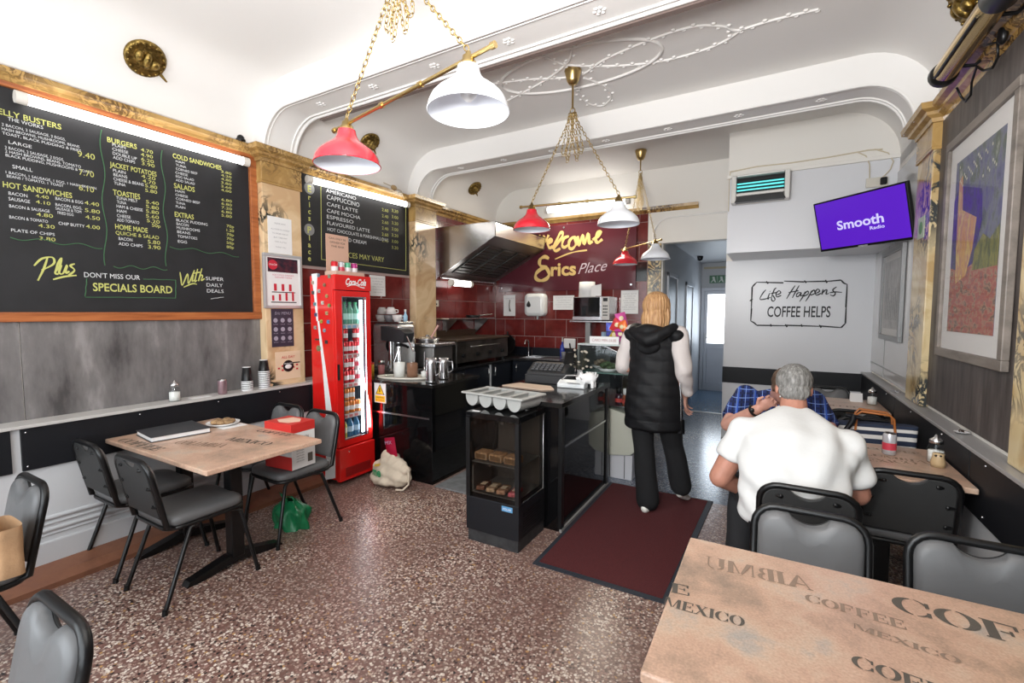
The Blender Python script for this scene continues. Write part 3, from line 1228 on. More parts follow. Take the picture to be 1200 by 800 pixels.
for s, u, v, e, h in (('THE WORKS', 9, 141, 50, 5.5), ('2 BACON, 2 SAUSAGE, 2 EGGS,', 2, 147, 76, 4.2), ('HASH BROWNS, MUSHROOMS, BEANS', 2, 152, 92, 4.2), ('TOAST, BLACK PUDDING & FRIES', 2.5, 157, 94, 4.2),
                      ('LARGE', 10, 168, 37, 5), ('2 BACON, 2 SAUSAGE, 2 EGGS,', 5.6, 174, 74, 4.2), ('2 HASH BROWNS, BEANS, TOMATO', 6, 178.5, 94, 4.2), ('BLACK PUDDING, MUSHROOMS & TOAST', 6.5, 183, 107, 4.2),
                      ('SMALL', 14.6, 197, 38, 5.5), ('1 BACON, 1 SAUSAGE, 1 EGG, 1 HASH BROWN', 6.7, 203, 112, 4), ('BEANS / TOMATO, 1 TOAST', 8, 207.5, 74, 4),
                      ('BACON', 10, 228, 32, 5), ('SAUSAGE', 10, 234.5, 35, 5), ('BACON & EGG', 65, 234, 97, 4.5), ('BACON, EGG,', 65, 241, 96, 4.2), ('SAUSAGE & TOM', 65, 245.5, 95, 4.2), ('FRIED EGG', 67.5, 250.6, 86, 4.2),
                      ('BACON & SAUSAGE', 10.8, 242.7, 58, 4.5), ('BACON & TOMATO', 11, 255.7, 56, 4.5), ('CHIP BUTTY', 68.6, 263, 99, 4.5), ('PLATE OF CHIPS', 13, 271, 64, 4.5),
                      ('PLAIN', 131.6, 171, 147, 4.5), ('CHEESE', 131.6, 176, 150, 4.5), ('DOUBLE UP', 132, 181, 160, 4.5), ('ADD CHIPS', 132.4, 185.8, 158, 4.5),
                      ('PLAIN', 132.4, 201, 147, 4.5), ('BEANS', 133, 206, 149, 4.5), ('CHEESE & BEANS', 133, 211, 168, 4.5), ('TUNA', 133.6, 216, 147, 4.5),
                      ('TUNA MELT', 136, 233, 161, 4.5), ('TUNA', 137, 238, 148, 4.5), ('HAM & CHEESE', 136.6, 243, 167, 4.5), ('HAM', 137, 248.4, 148, 4.5), ('CHEESE', 137, 254, 153, 4.5), ('ADD TOMATO', 137, 259, 163, 4.5),
                      ('BACON', 139, 281, 155, 4.5), ('ADD CHIPS', 139, 287, 167, 4.5),
                      ('HAM', 206, 190, 216, 3.6), ('TUNA', 206, 194.4, 218, 3.6), ('CORNED BEEF', 206, 198.8, 231, 3.6), ('CHEESE', 205.5, 203.2, 220, 3.6), ('EGG SALAD', 206, 207.6, 227, 3.6), ('ADD SALAD', 206, 212, 228, 3.6),
                      ('HAM', 205.5, 224.6, 216, 3.6), ('CHEESE', 205.5, 229.2, 220, 3.6), ('CORNED BEEF', 206, 233.8, 234, 3.6), ('TUNA', 206, 238.4, 217, 3.6), ('PLAIN', 206, 243, 217, 3.6),
                      ('BLACK PUDDING', 206.6, 259, 243, 4), ('BACON', 206.8, 263.5, 221, 4), ('MUSHROOMS', 207, 268, 234, 4), ('BEANS', 207.6, 272.8, 223, 4), ('TOMATOES', 208, 278, 231, 4), ('EGG', 208.5, 284, 219, 4),
                      ("DON'T MISS OUR", 98.6, 324.5, 164, 6.5), ('SUPER', 241, 328, 262, 5.2), ('DAILY', 242, 335.5, 261, 5.2), ('DEALS', 242.5, 342.5, 262, 5.2)):
    bt(wh, s, u, v, e, h)
# brush-script words
trace(yl, [[(148, 565), (136, 600), (118, 636)], [(106, 590), (130, 568), (163, 564), (167, 584), (130, 604)], [(170, 612), (186, 590), (192, 566), (180, 584), (172, 612), (182, 616)], [(192, 588), (184, 611), (196, 614), (209, 588), (205, 612), (216, 607)], [(233, 584), (219, 590), (232, 604), (214, 620)], [(165, 633), (200, 624), (238, 620)]], 0, 90, 2.666, .009, x=-3.822)
trace(yl, [[(562, 610), (565, 630), (569, 651), (586, 615), (588, 646), (607, 604)], [(604, 618), (600, 638), (607, 634)], [(617, 600), (608, 638), (615, 635)], [(602, 614), (624, 610)], [(630, 598), (619, 638), (626, 620), (632, 622), (628, 636), (638, 630)], [(573, 657), (600, 646), (614, 648)]], 0, 90, 2.666, .0075, x=-3.822)
for a in (((12, 278), (120, 290)), ((119, 152), (124.5, 311)), ((190, 176), (196, 312)), ((199, 289), (280, 300)), ((133, 312), (196, 315)), ((102, 326), (100, 347)), ((100, 348), (206, 349)), ((206, 328), (206, 349)), ((168, 327), (206, 328))):
    wave(gr, a, -3.82, amp=.010 if a[0][0] not in (100, 102, 206, 168) else .001)
wave(wh, ((247, 350), (262, 348)), -3.82, .002, .001)
yl.build('yellow_lettering', YEL, bd, 'yellow chalk headings and prices')
wh.build('white_lettering', WCH, bd, 'white chalk list of dishes')
gr.build('green_border', GCH, bd, 'green chalk vine border')

bd = T('drinks_chalkboard', 'second chalkboard with coffee list and a vertical name, above the red drinks fridge', 'menu board', (-3.83, 3.5, 1.98))
q = MB()
q.box(-3.835, -3.822, 2.735, 4.21, 1.985, 2.83)
q.build('board', CHALK, bd, bevel=.002)
yl, wh, dk = MB(), MB(), MB()
for i, (c, v) in enumerate(zip('Erics', (225, 234, 242.5, 250.5, 258.5))):
    o_ = at(362.5, v, x=-3.822)
    text(yl, c, o_, (0, 1, 0), (0, 0, 1), .062 if i == 0 else .05, None, center=True, bold=.02, lift=.003)
for i, (c, v) in enumerate(zip('Place', (273, 281.5, 289.5, 297.5, 305.5))):
    o_ = at(362.5, v, x=-3.822)
    text(yl, c, o_, (0, 1, 0), (0, 0, 1), .062 if i == 0 else .05, None, center=True, bold=.02, lift=.003)
for v in (220.5, 269):
    dk = MB()
    o_ = at(362.5, v, x=-3.821)
    dk.tube([o_, o_ + Vector((.001, 0, 0))], .055, 20)
    dk.build('chalk_disc', mat('grey_chalk_disc', (.22, .22, .22), .9), bd)
for s, u, v, e, h in (('AMERICANO', 382, 225, 417, 5.5), ('CAPPUCCINO', 383, 233, 421, 6), ('CAFE LATTE', 383, 240.8, 419, 5.5), ('CAFE MOCHA', 383, 248.4, 422, 5.5), ('ESPRESSO', 383, 255.6, 414, 5.5),
                      ('FLAVOURED LATTE', 383.2, 262.8, 433, 5.5), ('HOT CHOCOLATE & MARSHMALLOWS', 383.8, 270.2, 455, 5.2), ('& WHIPPED CREAM', 384, 279, 429, 5.5)):
    bt(wh, s, u, v, e, h)
bt(yl, 'PRICES MAY VARY', 399, 300.5, 450, 7)
for i in range(7):
    for k, u in enumerate((447.5, 459)):
        if (i, k) in ((6, 0),):
            continue
        bt(yl, ('2.40', '3.00')[k] if i % 2 else ('2.60', '3.20')[k], u, 247 + i * 7.2 + k, u + 7.5, 4.5)
for a, b in (((376, 218), (376.8, 303.8)), ((376.8, 303.8), (475.7, 317)), ((475.6, 243), (475.7, 317))):
    P_ = [at(*a, x=-3.82), at(*b, x=-3.82)]
    yl.tube(P_, .003, 4)
yl.build('yellow_lettering', YEL, bd, 'yellow chalk name, prices and border')
wh.build('white_lettering', WCH, bd, 'white chalk list of coffees')


def strip_light(nm, label, a, b, w=.045, h=.055, axis='y'):
    t = T(nm, label, 'light', ((a[0] + b[0]) / 2, (a[1] + b[1]) / 2, a[2]))
    A, B = Vector(a), Vector(b)
    d = (B - A).normalized()
    q = MB()
    q.tube([A + d * .05, B - d * .05], h / 2, 12, flat=1.15)
    q.build('lit_tube', TUBE, t)
    q = MB()
    q.tube([A, A + d * .05], h / 2 + .004, 12, flat=1.15)
    q.tube([B - d * .05, B], h / 2 + .004, 12, flat=1.15)
    q.build('end_cap', mat('white_end_cap', (.7, .66, .6), .5), t)
    return t


strip_light('strip_light', 'long lit strip light along the top of the big framed chalkboard', (-3.765, .93, 2.762), (-3.765, 2.26, 2.762))
strip_light('strip_light', 'lit strip light above the coffee list chalkboard', (-3.765, 2.80, 2.765), (-3.765, 4.15, 2.80))

tag(MB().box(-3.742, -3.736, 2.39, 2.61, 2.05, 2.36).build('notice', PAPER), 'plain white typed notice at the top of the first marble pilaster', 'notice')
nt_ = [o for o in COL.objects if o.name == 'notice'][0]
q = MB()
for i, (s, z) in enumerate((('PLEASE NOTE', 2.30), ('ALL FOOD IS COOKED', 2.25), ('TO ORDER AND AT', 2.215), ('BUSY TIMES MAY', 2.18), ('TAKE A LITTLE', 2.145), ('THANK YOU', 2.10))):
    text(q, s, (-3.735, 2.50, z), (0, 1, 0), (0, 0, 1), .012, None, center=True)
q.build('print', mat('grey_print', (.3, .3, .32), .8), nt_)

pf = T('framed_drinks_poster', 'silver-framed poster of canned drinks on the first marble pilaster', 'poster', (-3.73, 2.51, 1.585))
q = MB()
for a in ((2.33, 2.69, 1.58, 1.605), (2.33, 2.69, 2.02, 2.045), (2.33, 2.352, 1.605, 2.02), (2.668, 2.69, 1.605, 2.02)):
    q.box(-3.742, -3.716, *a)
q.build('frame', mat('silver_frame', (.62, .63, .62), .3, .6), pf, bevel=.003)
q = MB()
q.box(-3.741, -3.726, 2.352, 2.668, 1.605, 2.02)
q.build('sheet', PAPER, pf)
q = MB()
q.box(-3.727, -3.7245, 2.37, 2.65, 1.89, 2.01)
q.build('dark_banner', mat('dark_red_photo', (.10, .02, .03), .4, col2=(.01, .01, .02), nscale=18), pf)
q = MB()
q.tube([(-3.7245, 2.415, 1.95), (-3.7225, 2.415, 1.95)], .042, 20)
for i in range(3):
    q.box(-3.7245, -3.7235, 2.42 + .07 * i, 2.445 + .07 * i, 1.73, 1.79)
for i in range(4):
    q.box(-3.7245, -3.7235, 2.40 + .062 * i, 2.42 + .062 * i, 1.645, 1.69 + .012 * i)
q.build('red_print', mat('red_print', (.5, .02, .04), .5), pf)
q = MB()
text(q, 'Coca-Cola', (-3.7215, 2.415, 1.945), (0, 1, 0), (0, 0, 1), .016, .07, .4, center=True)
q.build('logo', WHITEP, pf)
q = MB()
text(q, 'ICE COLD DRINKS', (-3.7245, 2.51, 1.86), (0, 1, 0), (0, 0, 1), .012, .2, center=True)
text(q, 'SERVED HERE', (-3.7245, 2.51, 1.84), (0, 1, 0), (0, 0, 1), .012, .16, center=True)
q.build('pink_print', mat('pink_print', (.6, .1, .2), .5), pf)
q = MB()
q.box(-3.7245, -3.724, 2.40, 2.62, 1.715, 1.722)
q.box(-3.7245, -3.724, 2.39, 2.63, 1.628, 1.636)
q.build('black_print', BLACKP, pf)

t = tag(MB().box(-3.742, -3.734, 2.395, 2.60, 1.245, 1.575).build('burger_menu', mat('slate_purple_card', (.035, .03, .05), .4)), 'small dark burger menu card below the silver poster frame', 'menu')
q = MB()
text(q, 'Eric MENU', (-3.733, 2.50, 1.525), (0, 1, 0), (0, 0, 1), .026, .15, .2, center=True)
for r_ in range(3):
    for c_ in range(3):
        y, z = 2.43 + c_ * .066, 1.475 - r_ * .078
        q.tube([(-3.733, y, z), (-3.7325, y, z)], .020, 10)
        text(q, 'BURGER', (-3.7332, y, z - .038), (0, 1, 0), (0, 0, 1), .008, None, center=True)
q.build('pale_print', mat('lilac_print', (.35, .33, .4), .7), t)
t = tag(MB().box(-3.742, -3.737, 2.42, 2.66, .955, 1.20).build('breakfast_sticker', mat('cream_card', (.72, .55, .38), .6)), 'breakfast sticker with a pan above the ledge, lowest on the first pilaster', 'sticker')
q = MB()
q.tube([(-3.736, 2.54, 1.07), (-3.7355, 2.54, 1.07)], .052, 20)
q.box(-3.7362, -3.7357, 2.585, 2.655, 1.09, 1.10)
q.build('pan_print', BLACKP, t)
q = MB()
text(q, 'ALL DAY', (-3.735, 2.54, 1.14), (0, 1, 0), (0, 0, 1), .022, .13, .1, .01, center=True)
for i in range(6):
    for k in range(3):
        if (i + k) % 2:
            q.box(-3.7362, -3.7358, 2.44 + i * .035, 2.46 + i * .035, 1.03 + k * .018, 1.045 + k * .018)
q.build('red_print', mat('red_print', (.5, .02, .04), .5), t)
q = MB()
q.ball((-3.735, 2.54, 1.065), (.003, .034, .02), 10, 6)
text(q, 'BREAKFAST', (-3.7345, 2.54, 1.088), (0, 1, 0), (0, 0, 1), .010, .08, center=True)
q.build('egg_print', WHITEP, t)

t = T('dome_camera', 'small black dome camera on the moulding by the first pilaster', 'camera', (-3.76, 2.2, 2.915))
MB().lathe([(.0, 0), (.035, 0), (.035, .012), (.0, .012)], (-3.76, 2.2, 2.915), 16).build('base', BLACKP, t)
MB().ball((-3.76, 2.2, 2.935), .028, 14, 8).build('dome', BLACKG, t)


# ------------------------------------------------------------------ things on the left ledge
def sugar_jar(label, x, y, z, sc=1, group=None, fill=True):
    t = T('sugar_jar', label, 'jar', (x, y, z), group=group)
    q = MB()
    q.lathe([(.0, 0), (.036, 0), (.038, .01), (.037, .075), (.028, .095), (.028, .105)], (x, y, z), 20)
    q.build('glass_body', PANE, t)
    q = MB()
    q.lathe([(.0, .004), (.033, .004), (.033, .065), (.0, .068)], (x, y, z), 18)
    q.build('sugar', mat('white_sugar', (.78, .76, .72), .9), t)
    q = MB()
    q.lathe([(.0, .104), (.030, .104), (.030, .122), (.012, .135), (.006, .15), (.0, .15)], (x, y, z), 18)
    q.build('pourer_lid', STEEL, t)
    return t


sugar_jar('glass sugar pourer standing alone on the left ledge', -3.73, 1.64, .908)
t = T('drink_can', 'silver and purple drink can on the left ledge', 'can', (-3.73, 1.97, .908))
MB().lathe([(.0, 0), (.026, 0), (.032, .008), (.032, .105)], (-3.73, 1.97, .908), 18).build('body', mat('silver_pink_can', (.42, .28, .31), .3, .7), t)
MB().lathe([(.032, .105), (.028, .117), (.026, .117), (.024, .112), (.0, .112)], (-3.73, 1.97, .908), 18).build('lid', STEEL, t)


def cup_stack(label, x, y, z, n, top):
    t = T('paper_cup_stack', label, 'cups', (x, y, z))
    # a stack of nested cups, mouths down: the top cup shows its whole side
    for i in range(n):
        q = MB()
        zz = z + i * .0135
        q.lathe([(.043, 0), (.045, .003), (.043, .008)], (x, y, zz), 20)
        q.build('cup_rim', WHITEP if i % 1 == 0 else BLACKP, t, 'white rim')
        q = MB()
        q.lathe([(.042, .006), (.041, .014)], (x, y, zz), 20, cap=False)
        q.build('cup_side', BLACKP, t)
    q = MB()
    zz = z + n * .0135
    q.lathe([(.043, -.002), (.041, .008), (.031, top), (.029, top + .001)], (x, y, zz), 20)
    q.build('top_cup', BLACKP, t, 'black top cup')
    q = MB()
    q.lathe([(.027, top + .001), (.031, top + .001), (.031, top + .005), (.027, top + .005)], (x, y, zz), 20)
    q.build('cup_base', WHITEP, t, 'white base of the top cup')
    return t


cup_stack('shorter stack of black paper cups on the left ledge', -3.74, 2.17, .908, 6, .105)
cup_stack('taller stack of black paper cups on the ledge beside the pilaster', -3.73, 2.31, .908, 11, .085)
t = tag(MB().prism([(-.07, -.03), (.07, -.035), (.075, .03), (-.065, .035)], .003, (-3.72, 1.80, .909), (0, 1, 0), (-1, 0, 0)).build('folded_leaflet', PAPER), 'folded leaflet lying on the left ledge beside the sugar pourer', 'leaflet')

# ------------------------------------------------------------------ chairs
def U_path(hw, zb, zt, yb, yt, r=.075, n=5, z_end=None):
    pts = [(-hw, yb, zb)]
    for i in range(n + 1):
        a = PI - (PI / 2) * i / n
        pts.append((-hw + r + r * math.cos(a), None, zt - r + r * math.sin(a)))
    for i in range(n + 1):
        a = PI / 2 - (PI / 2) * i / n
        pts.append((hw - r + r * math.cos(a), None, zt - r + r * math.sin(a)))
    pts.append((hw, yb, zb))
    return [(x, yb + (yt - yb) * (z - zb) / (zt - zb), z) for x, _, z in pts]


def make_chair():
    t = T('dining_chair', '', 'chair')
    # seat cushion
    q = MB()
    o2 = rrect(-.195, .195, -.20, .205, .07, 5)
    def rg(s, z):
        return [(x * s, y * s, z) for x, y in o2]
    q.loft([rg(.90, .425), rg(1, .432), rg(1.0, .458), rg(.97, .470), rg(.86, .480), rg(.5, .484), rg(.1, .485)])
    q.build('seat', VINYLG, t)
    q = MB()
    q.tube([(x * .985, y * .985, .418) for x, y in o2], .012, 8, closed=True)
    q.build('seat_frame', BLACKS, t)
    # back frame: one bent tube
    zb, zt, yb, yt = .40, .79, -.20, -.275
    q = MB()
    q.tube([(-.175, -.12, .412)] + U_path(.181, zb + .03, zt, yb, yt) + [(.175, -.12, .412)], .0145, 8)
    q.build('back_frame', BLACKS, t)
    # padded back with a hand-hole along the top edge
    def Y(z, d):
        return yb + (yt - yb) * (z - zb) / (zt - zb) + d
    hw = .169
    ou = [(-hw, .485), (hw, .485), (hw, .70)] + [(hw - .06 + .06 * math.cos(a), .72 + .06 * math.sin(a)) for a in [0, .5, 1.0, PI / 2]]
    for i in range(13):
        x = .068 - .136 * i / 12
        ou.append((x, .78 - .036 * max(0, math.cos(PI * x / .136)) ** .7))
    ou += [(-hw + .06 + .06 * math.cos(a), .72 + .06 * math.sin(a)) for a in [PI / 2, PI - 1.0, PI - .5, PI]]
    ou.append((-hw, .70))
    cx, cz = 0, .62
    def ring(s, d):
        return [(cx + (x - cx) * s, Y(cz + (z - cz) * s, d), cz + (z - cz) * s) for x, z in ou]
    q = MB()
    q.loft([ring(1, .0), ring(1, .016), ring(.96, .027), ring(.86, .033), ring(.5, .036)])
    q.build('backrest', VINYLG, t)
    q = MB()
    q.loft([ring(1.01, -.002), ring(1.01, -.008), ring(.97, -.011)])
    q.build('back_panel', VINYLB, t, 'dark grey rear panel')
    for x, z in ((-.11, .745), (.11, .745), (-.157, .65), (.157, .65), (-.157, .55), (.157, .55)):
        q = MB()
        q.rod((x * 1.06, Y(z, -.001), z), (x * .9, Y(z, -.014), z), .011, .009, 8)
        q.ball((x * .9, Y(z, -.013), z), (.010, .006, .010), 8, 5)
        q.build('bolt_tab', BLACKS, t)
    for sx in (-1, 1):
        q = MB()
        q.tube([(sx * .16, .12, .412), (sx * .19, .17, .39), (sx * .215, .245, .012)], .0115, 8)
        q.build('leg', BLACKS, t)
        q = MB()
        q.tube([(sx * .16, -.02, .412), (sx * .20, -.10, .40), (sx * .215, -.24, .012)], .0115, 8)
        q.build('leg', BLACKS, t)
        for y in (.247, -.242):
            q = MB()
            q.rod((sx * .215, y, 0), (sx * .215, y * .99, .03), .0145, .0135, 8)
            q.build('foot', BLACKP, t)
    return t


ch0 = make_chair()
CH = [  # x, y, rz, label
    (-2.87, 1.32, 0, 'nearest grey chair tucked under the left table, toward the middle of the room'),
    (-3.44, 1.32, 0, 'grey chair under the left table close to the wall'),
    (-2.97, 2.02, 178, 'grey chair with the red and white carton on its seat'),
    (-3.41, 2.04, 181, 'grey chair behind the left table close to the wall, mostly hidden by the tabletop'),
    (-2.90, .42, 180, 'grey chair at the far left edge with a tan bag on it'),
    (-1.56, .135, 180, 'grey chair at the bottom left corner of the picture'),
    (.15, 2.575, 0, 'dark-backed chair that the man in the white shirt sits on'),
    (.585, 3.05, 0, 'dark-backed empty chair beside the man in white, pushed up to the can and sugar table'),
    (.14, 1.765, 180, 'grey chair behind the foreground table, facing the camera, left of the two'),
    (.612, 1.765, 180, 'grey chair behind the foreground table, facing the camera, right of the two by the wall'),
    (.60, 3.78, 180, 'grey chair facing the camera behind the striped bag'),
    (.04, 3.85, 180, 'grey chair that the man in the blue checked shirt sits on'),
    (.57, 4.62, 0, 'dark-backed chair with a black rim standing just behind the striped bag chair'),
    (.50, 5.36, 180, 'farthest grey chair, against the white wall behind the back table'),
]
for i, (x, y, rz, lb) in enumerate(CH):
    c = ch0 if i == 0 else dup(ch0, (x, y, 0), R(rz), lb, 'grey vinyl dining chairs')
    if i == 0:
        c0 = (x, y, rz, lb)
ch0.location = (c0[0], c0[1], 0)
ch0.rotation_euler = (0, 0, R(c0[2]))
tag(ch0, c0[3], None, 'grey vinyl dining chairs')


# ------------------------------------------------------------------ tables
def table(label, x0, x1, y0, y1, words=(), cols=(.30, .70)):
    xc, yc = (x0 + x1) / 2, (y0 + y1) / 2
    t = T('dining_table', label, 'table', (xc, yc, 0), group='coffee sack print tables')
    q = MB()
    q.box(x0, x1, y0, y1, .722, .75)
    tp = q.build('tabletop', TOPM, t, bevel=.006)
    for mt, lst in words:
        q = MB()
        for s, ox, oy, ang, h, w in lst:
            stencil(q, s, (ox, oy, .75), ang, h, w)
        q.build('sack_lettering', mt, tp)
    for f in cols:
        cx = x0 + (x1 - x0) * f
        q = MB()
        q.box(cx - .038, cx + .038, yc - .038, yc + .038, .05, .70)
        q.build('column', BLACKS, t, bevel=.008)
        q = MB()
        q.prism([(-.29, 0), (-.27, .025), (-.05, .075), (.05, .075), (.27, .025), (.29, 0), (.20, .0), (.0, .03), (-.20, .0)], .065, (cx + .0325, yc, 0), (0, -1, 0), (0, 0, 1))
        q.build('foot', BLACKS, t, bevel=.004)
        q = MB()
        q.box(cx - .03, cx + .03, yc - .24, yc + .24, .70, .722)
        q.build('top_bracket', BLACKS, t)
    return t


table('sack-print table on the left under the chalkboard, with a folder on it', -3.63, -2.45, 1.20, 1.88,
      ((INKD, [('COFFEE', -3.52, 1.215, 2, .065, .46), ('MEXICO', -2.95, 1.56, 10, .065, .34), ('COFFEE', -3.0, 1.78, 6, .05, .32)]),
       (INKF, [('COLUMBIA', -3.15, 1.36, 16, .07, .36)])), (.18, .67))
table('sack-print table in the foreground at the bottom right', -.235, .93 - .09, .99, 1.70,
      ((INKD, [('E', -.232, 1.325, 8, .050, .055), ('MEXICO', -.238, 1.255, 3, .042, .20), ('COFFEE', .305, 1.545, -5, .085, .50), ('COFFEE', .178, 1.245, -7, .045, .25)]),
       (INKF, [('AIBMU', -.165, 1.515, 4, .072, -.29), ('COFFEE', .10, 1.47, -3, .040, .22), ('MEXICO', .2, 1.40, -8, .025, .20)])), (.3, .72))
table('sack-print table of the two seated men, with a can and a sugar jar on it', -.175, .835, 2.82, 3.50,
      ((INKF, [('COFFEE', .42, 2.90, 4, .055, .34), ('MEXICO', .40, 3.05, 14, .05, .30), ('COLUMBIA', .36, 3.20, -5, .045, .38), ('COFFEE', .50, 3.34, 3, .04, .25)]),), (.25, .72))
table('back sack-print table by the white wall with a jar and a note on it', -.12, .835, 4.62, 5.22, ((INKF, [('COFFEE', .35, 4.75, 0, .05, .3)]),), (.25, .72))

# on the left table
t = T('ring_binder', 'dark grey ring binder full of papers on the left table', 'folder', (-3.42, 1.47, .75))
A_ = [(-3.56, 1.335), (-3.27, 1.30), (-3.22, 1.62), (-3.55, 1.66)]
for z, d, mt, nm, lb in ((.752, .003, mat('binder_cover', (.045, .047, .052), .45), 'cover', None), (.756, .024, PAPER, 'pages', 'white pages'), (.781, .003, mat('binder_cover', (.045, .047, .052), .45), 'cover', None)):
    q = MB()
    s = 0 if nm == 'cover' else .006
    q.prism([(A_[0][0] + s, A_[0][1] + s), (A_[1][0] - s, A_[1][1] + s), (A_[2][0] - s, A_[2][1] - s), (A_[3][0] + s, A_[3][1] - s)], d, (0, 0, z), (1, 0, 0), (0, 1, 0))
    q.build(nm, mt, t, lb)
t = T('dinner_plate', 'white plate with a half-eaten bread roll on the left table', 'plate', (-3.38, 1.78, .75))
MB().lathe([(.0, .004), (.06, .004), (.10, .018), (.105, .022), (.10, .014), (.06, 0), (0, 0)], (-3.36, 1.77, .751), 28).build('plate_dish', WHITEP, t)
q = MB()
for i in range(7):
    a = i * 1.1
    q.ball((-3.36 + .05 * math.cos(a), 1.77 + .05 * math.sin(a), .777), (.032, .028, .016), 8, 6)
q.build('food_scraps', mat('toasted_bread', (.42, .26, .13), .8, noise=.5, nscale=30), t, 'brown bread scraps')
t = tag(MB().prism([(-.05, -.08), (.05, -.085), (.055, .08), (-.045, .085)], .002, (-3.27, 1.84 - .06, .751), (1, 0, 0), (0, 1, 0)).build('napkin', PAPER), 'white paper napkin beside the bread plate at the back of the left table', 'napkin')

# red and white carton on the chair
t = T('carton', 'red and white cardboard carton standing on a chair at the left table', 'box', (-2.86, 1.86, .487), rz=0)
M_ = Matrix.Translation((-2.90, 1.97, .487)) @ Matrix.Rotation(R(4), 4, 'Z')
q = MB()
q.cbox((0, 0, .155), (.26, .19, .31), M_)
q.build('carton_body', mat('white_carton', (.72, .71, .70), .5), t, bevel=.003)
q = MB()
q.cbox((-.001, 0, .28), (.263, .193, .063), M_)
q.cbox((-.12, -.097, .06), (.02, .002, .12), M_)
q.box(-.132, .131, -.0975, -.0955, 0, .09, M_)
q.prism([(-.131, 0), (-.131, .25), (-.06, .25), (.0, .0)], .002, (0, -.096, 0), (1, 0, 0), (0, 0, 1), M_)
q.build('red_print', mat('carton_red', (.55, .03, .025), .45), t, bevel=.001)
q = MB()
q.prism([(-.09, -.03), (-.02, -.07), (.06, -.06), (.10, 0), (.04, .06), (-.05, .07)], .001, (0, 0, .312), (1, 0, 0), (0, 1, 0), M_)
q.prism([(-.03, -.02), (.03, -.02), (.03, .02), (-.03, .02)], .002, (0, 0, .312), (1, 0, 0), (0, 1, 0), M_)
q.build('top_emblem', mat('pink_cream_print', (.80, .55, .42), .5), t)
q = MB()
M2 = M_ @ Matrix.Translation((.132, 0, 0))
text(q, 'CHICKEN', M2 @ Vector((0, -.06, .20)), M2.to_3x3() @ Vector((0, 1, 0)), (0, 0, 1), .02, .10, lift=.001)
text(q, 'BURGERS x48', M2 @ Vector((0, -.06, .16)), M2.to_3x3() @ Vector((0, 1, 0)), (0, 0, 1), .014, .10, lift=.001)
for i in range(5):
    text(q, 'KEEP FROZEN', M2 @ Vector((0, -.06, .12 - i * .018)), M2.to_3x3() @ Vector((0, 1, 0)), (0, 0, 1), .008, .06, lift=.001)
q.box(.132, .133, .03, .07, .03, .09, M_)
q.build('black_print', INKD, t)
# green bag and dark bag below the chairs
t = T('green_carrier_bag', 'crumpled green carrier bag on the floor under the carton chair', 'bag', (-3.02, 2.0, 0))
q = MB()
def gb(u, v):
    a = u * 2 * PI
    r = (.115 if v < .7 else .115 - .08 * (v - .7) / .3) * (1 + .16 * math.sin(a * 5 + v * 6) + .1 * math.sin(a * 9))
    return (-3.00 + r * 1.2 * math.cos(a), 2.03 + r * .8 * math.sin(a), .002 + .19 * v)
q.grid(gb, 40, 12)
q.build('bag_body', mat('green_plastic', (.01, .16, .06), .35, bump=.3, bscale=30), t)
q = MB()
for s in (-1, 1):
    q.tube([(-3.0 + s * .05, 2.03, .18), (-3.0 + s * .07, 1.99, .24), (-3.0 + s * .02, 1.97, .24), (-3.0, 2.0, .18)], .006, 6)
q.build('handle', mat('green_plastic', (.01, .16, .06), .35), t)
# tan bag on the leftmost chair
t = T('tan_paper_bag', 'tan paper bag at the left edge on the leftmost chair', 'bag', (-2.72, .33, .487))
q = MB()
def tb(u, v):
    a = u * 2 * PI
    c, s = math.cos(a), math.sin(a)
    k = (abs(c) ** 5 + abs(s) ** 5) ** -.2
    return (-2.71 + .10 * k * c * (1 + .05 * math.sin(v * 9 + a)), 0.55 + .045 * k * s, .488 + .20 * v)
q.grid(tb, 32, 8)
q.build('bag_body', mat('tan_paper', (.50, .30, .16), .8, noise=.2, nscale=8, bump=.2), t)
t = T('drink_bottle', 'dark drink bottle with a pale blue label sticking up from the tan bag', 'bottle', (-2.70, .30, .487))
MB().lathe([(0, 0), (.034, 0), (.036, .02), (.036, .17), (.014, .23), (.014, .26), (0, .262)], (-2.76, .47, .49), 18).build('body', mat('dark_cola', (.03, .015, .02), .1), t)
MB().lathe([(.0368, .12), (.0368, .18)], (-2.76, .47, .49), 18, cap=False).build('bottle_label', mat('pale_blue_print', (.35, .45, .65), .5), t)

# ------------------------------------------------------------------ red drinks fridge
fr = T('drinks_fridge', 'tall red drinks fridge with a glass door against the left wall', 'fridge', (-3.47, 2.90, 0))
q = MB()
q.box(-3.63, -3.33, 2.70, 2.725, .05, 1.87)
q.box(-3.63, -3.33, 3.085, 3.11, .05, 1.87)
q.box(-3.63, -3.60, 2.725, 3.085, .05, 1.87)
q.box(-3.60, -3.33, 2.725, 3.085, 1.80, 1.87)
q.box(-3.60, -3.33, 2.725, 3.085, .05, .37)
q.build('cabinet', COKE, fr, bevel=.004)
q = MB()
q.box(-3.60, -3.34, 2.725, 2.732, .37, 1.80)
q.box(-3.60, -3.34, 3.078, 3.085, .37, 1.80)
q.box(-3.60, -3.594, 2.732, 3.078, .37, 1.80)
q.build('liner', mat('dark_liner', (.05, .055, .07), .4), fr)
q = MB()
q.box(-3.33, -3.30, 2.70, 3.11, 1.74, 1.875)
q.build('header', COKE, fr, bevel=.006)
q = MB()
q.box(-3.33, -3.285, 2.70, 3.11, .04, .335)
lp = q.build('lower_panel', COKE, fr, bevel=.006)
q = MB()
for i in range(7):
    q.box(-3.284, -3.281, 2.76, 3.05, .075 + i * .012, .081 + i * .012)
q.build('vent_slots', mat('dark_red_slots', (.16, .008, .008), .5), lp)
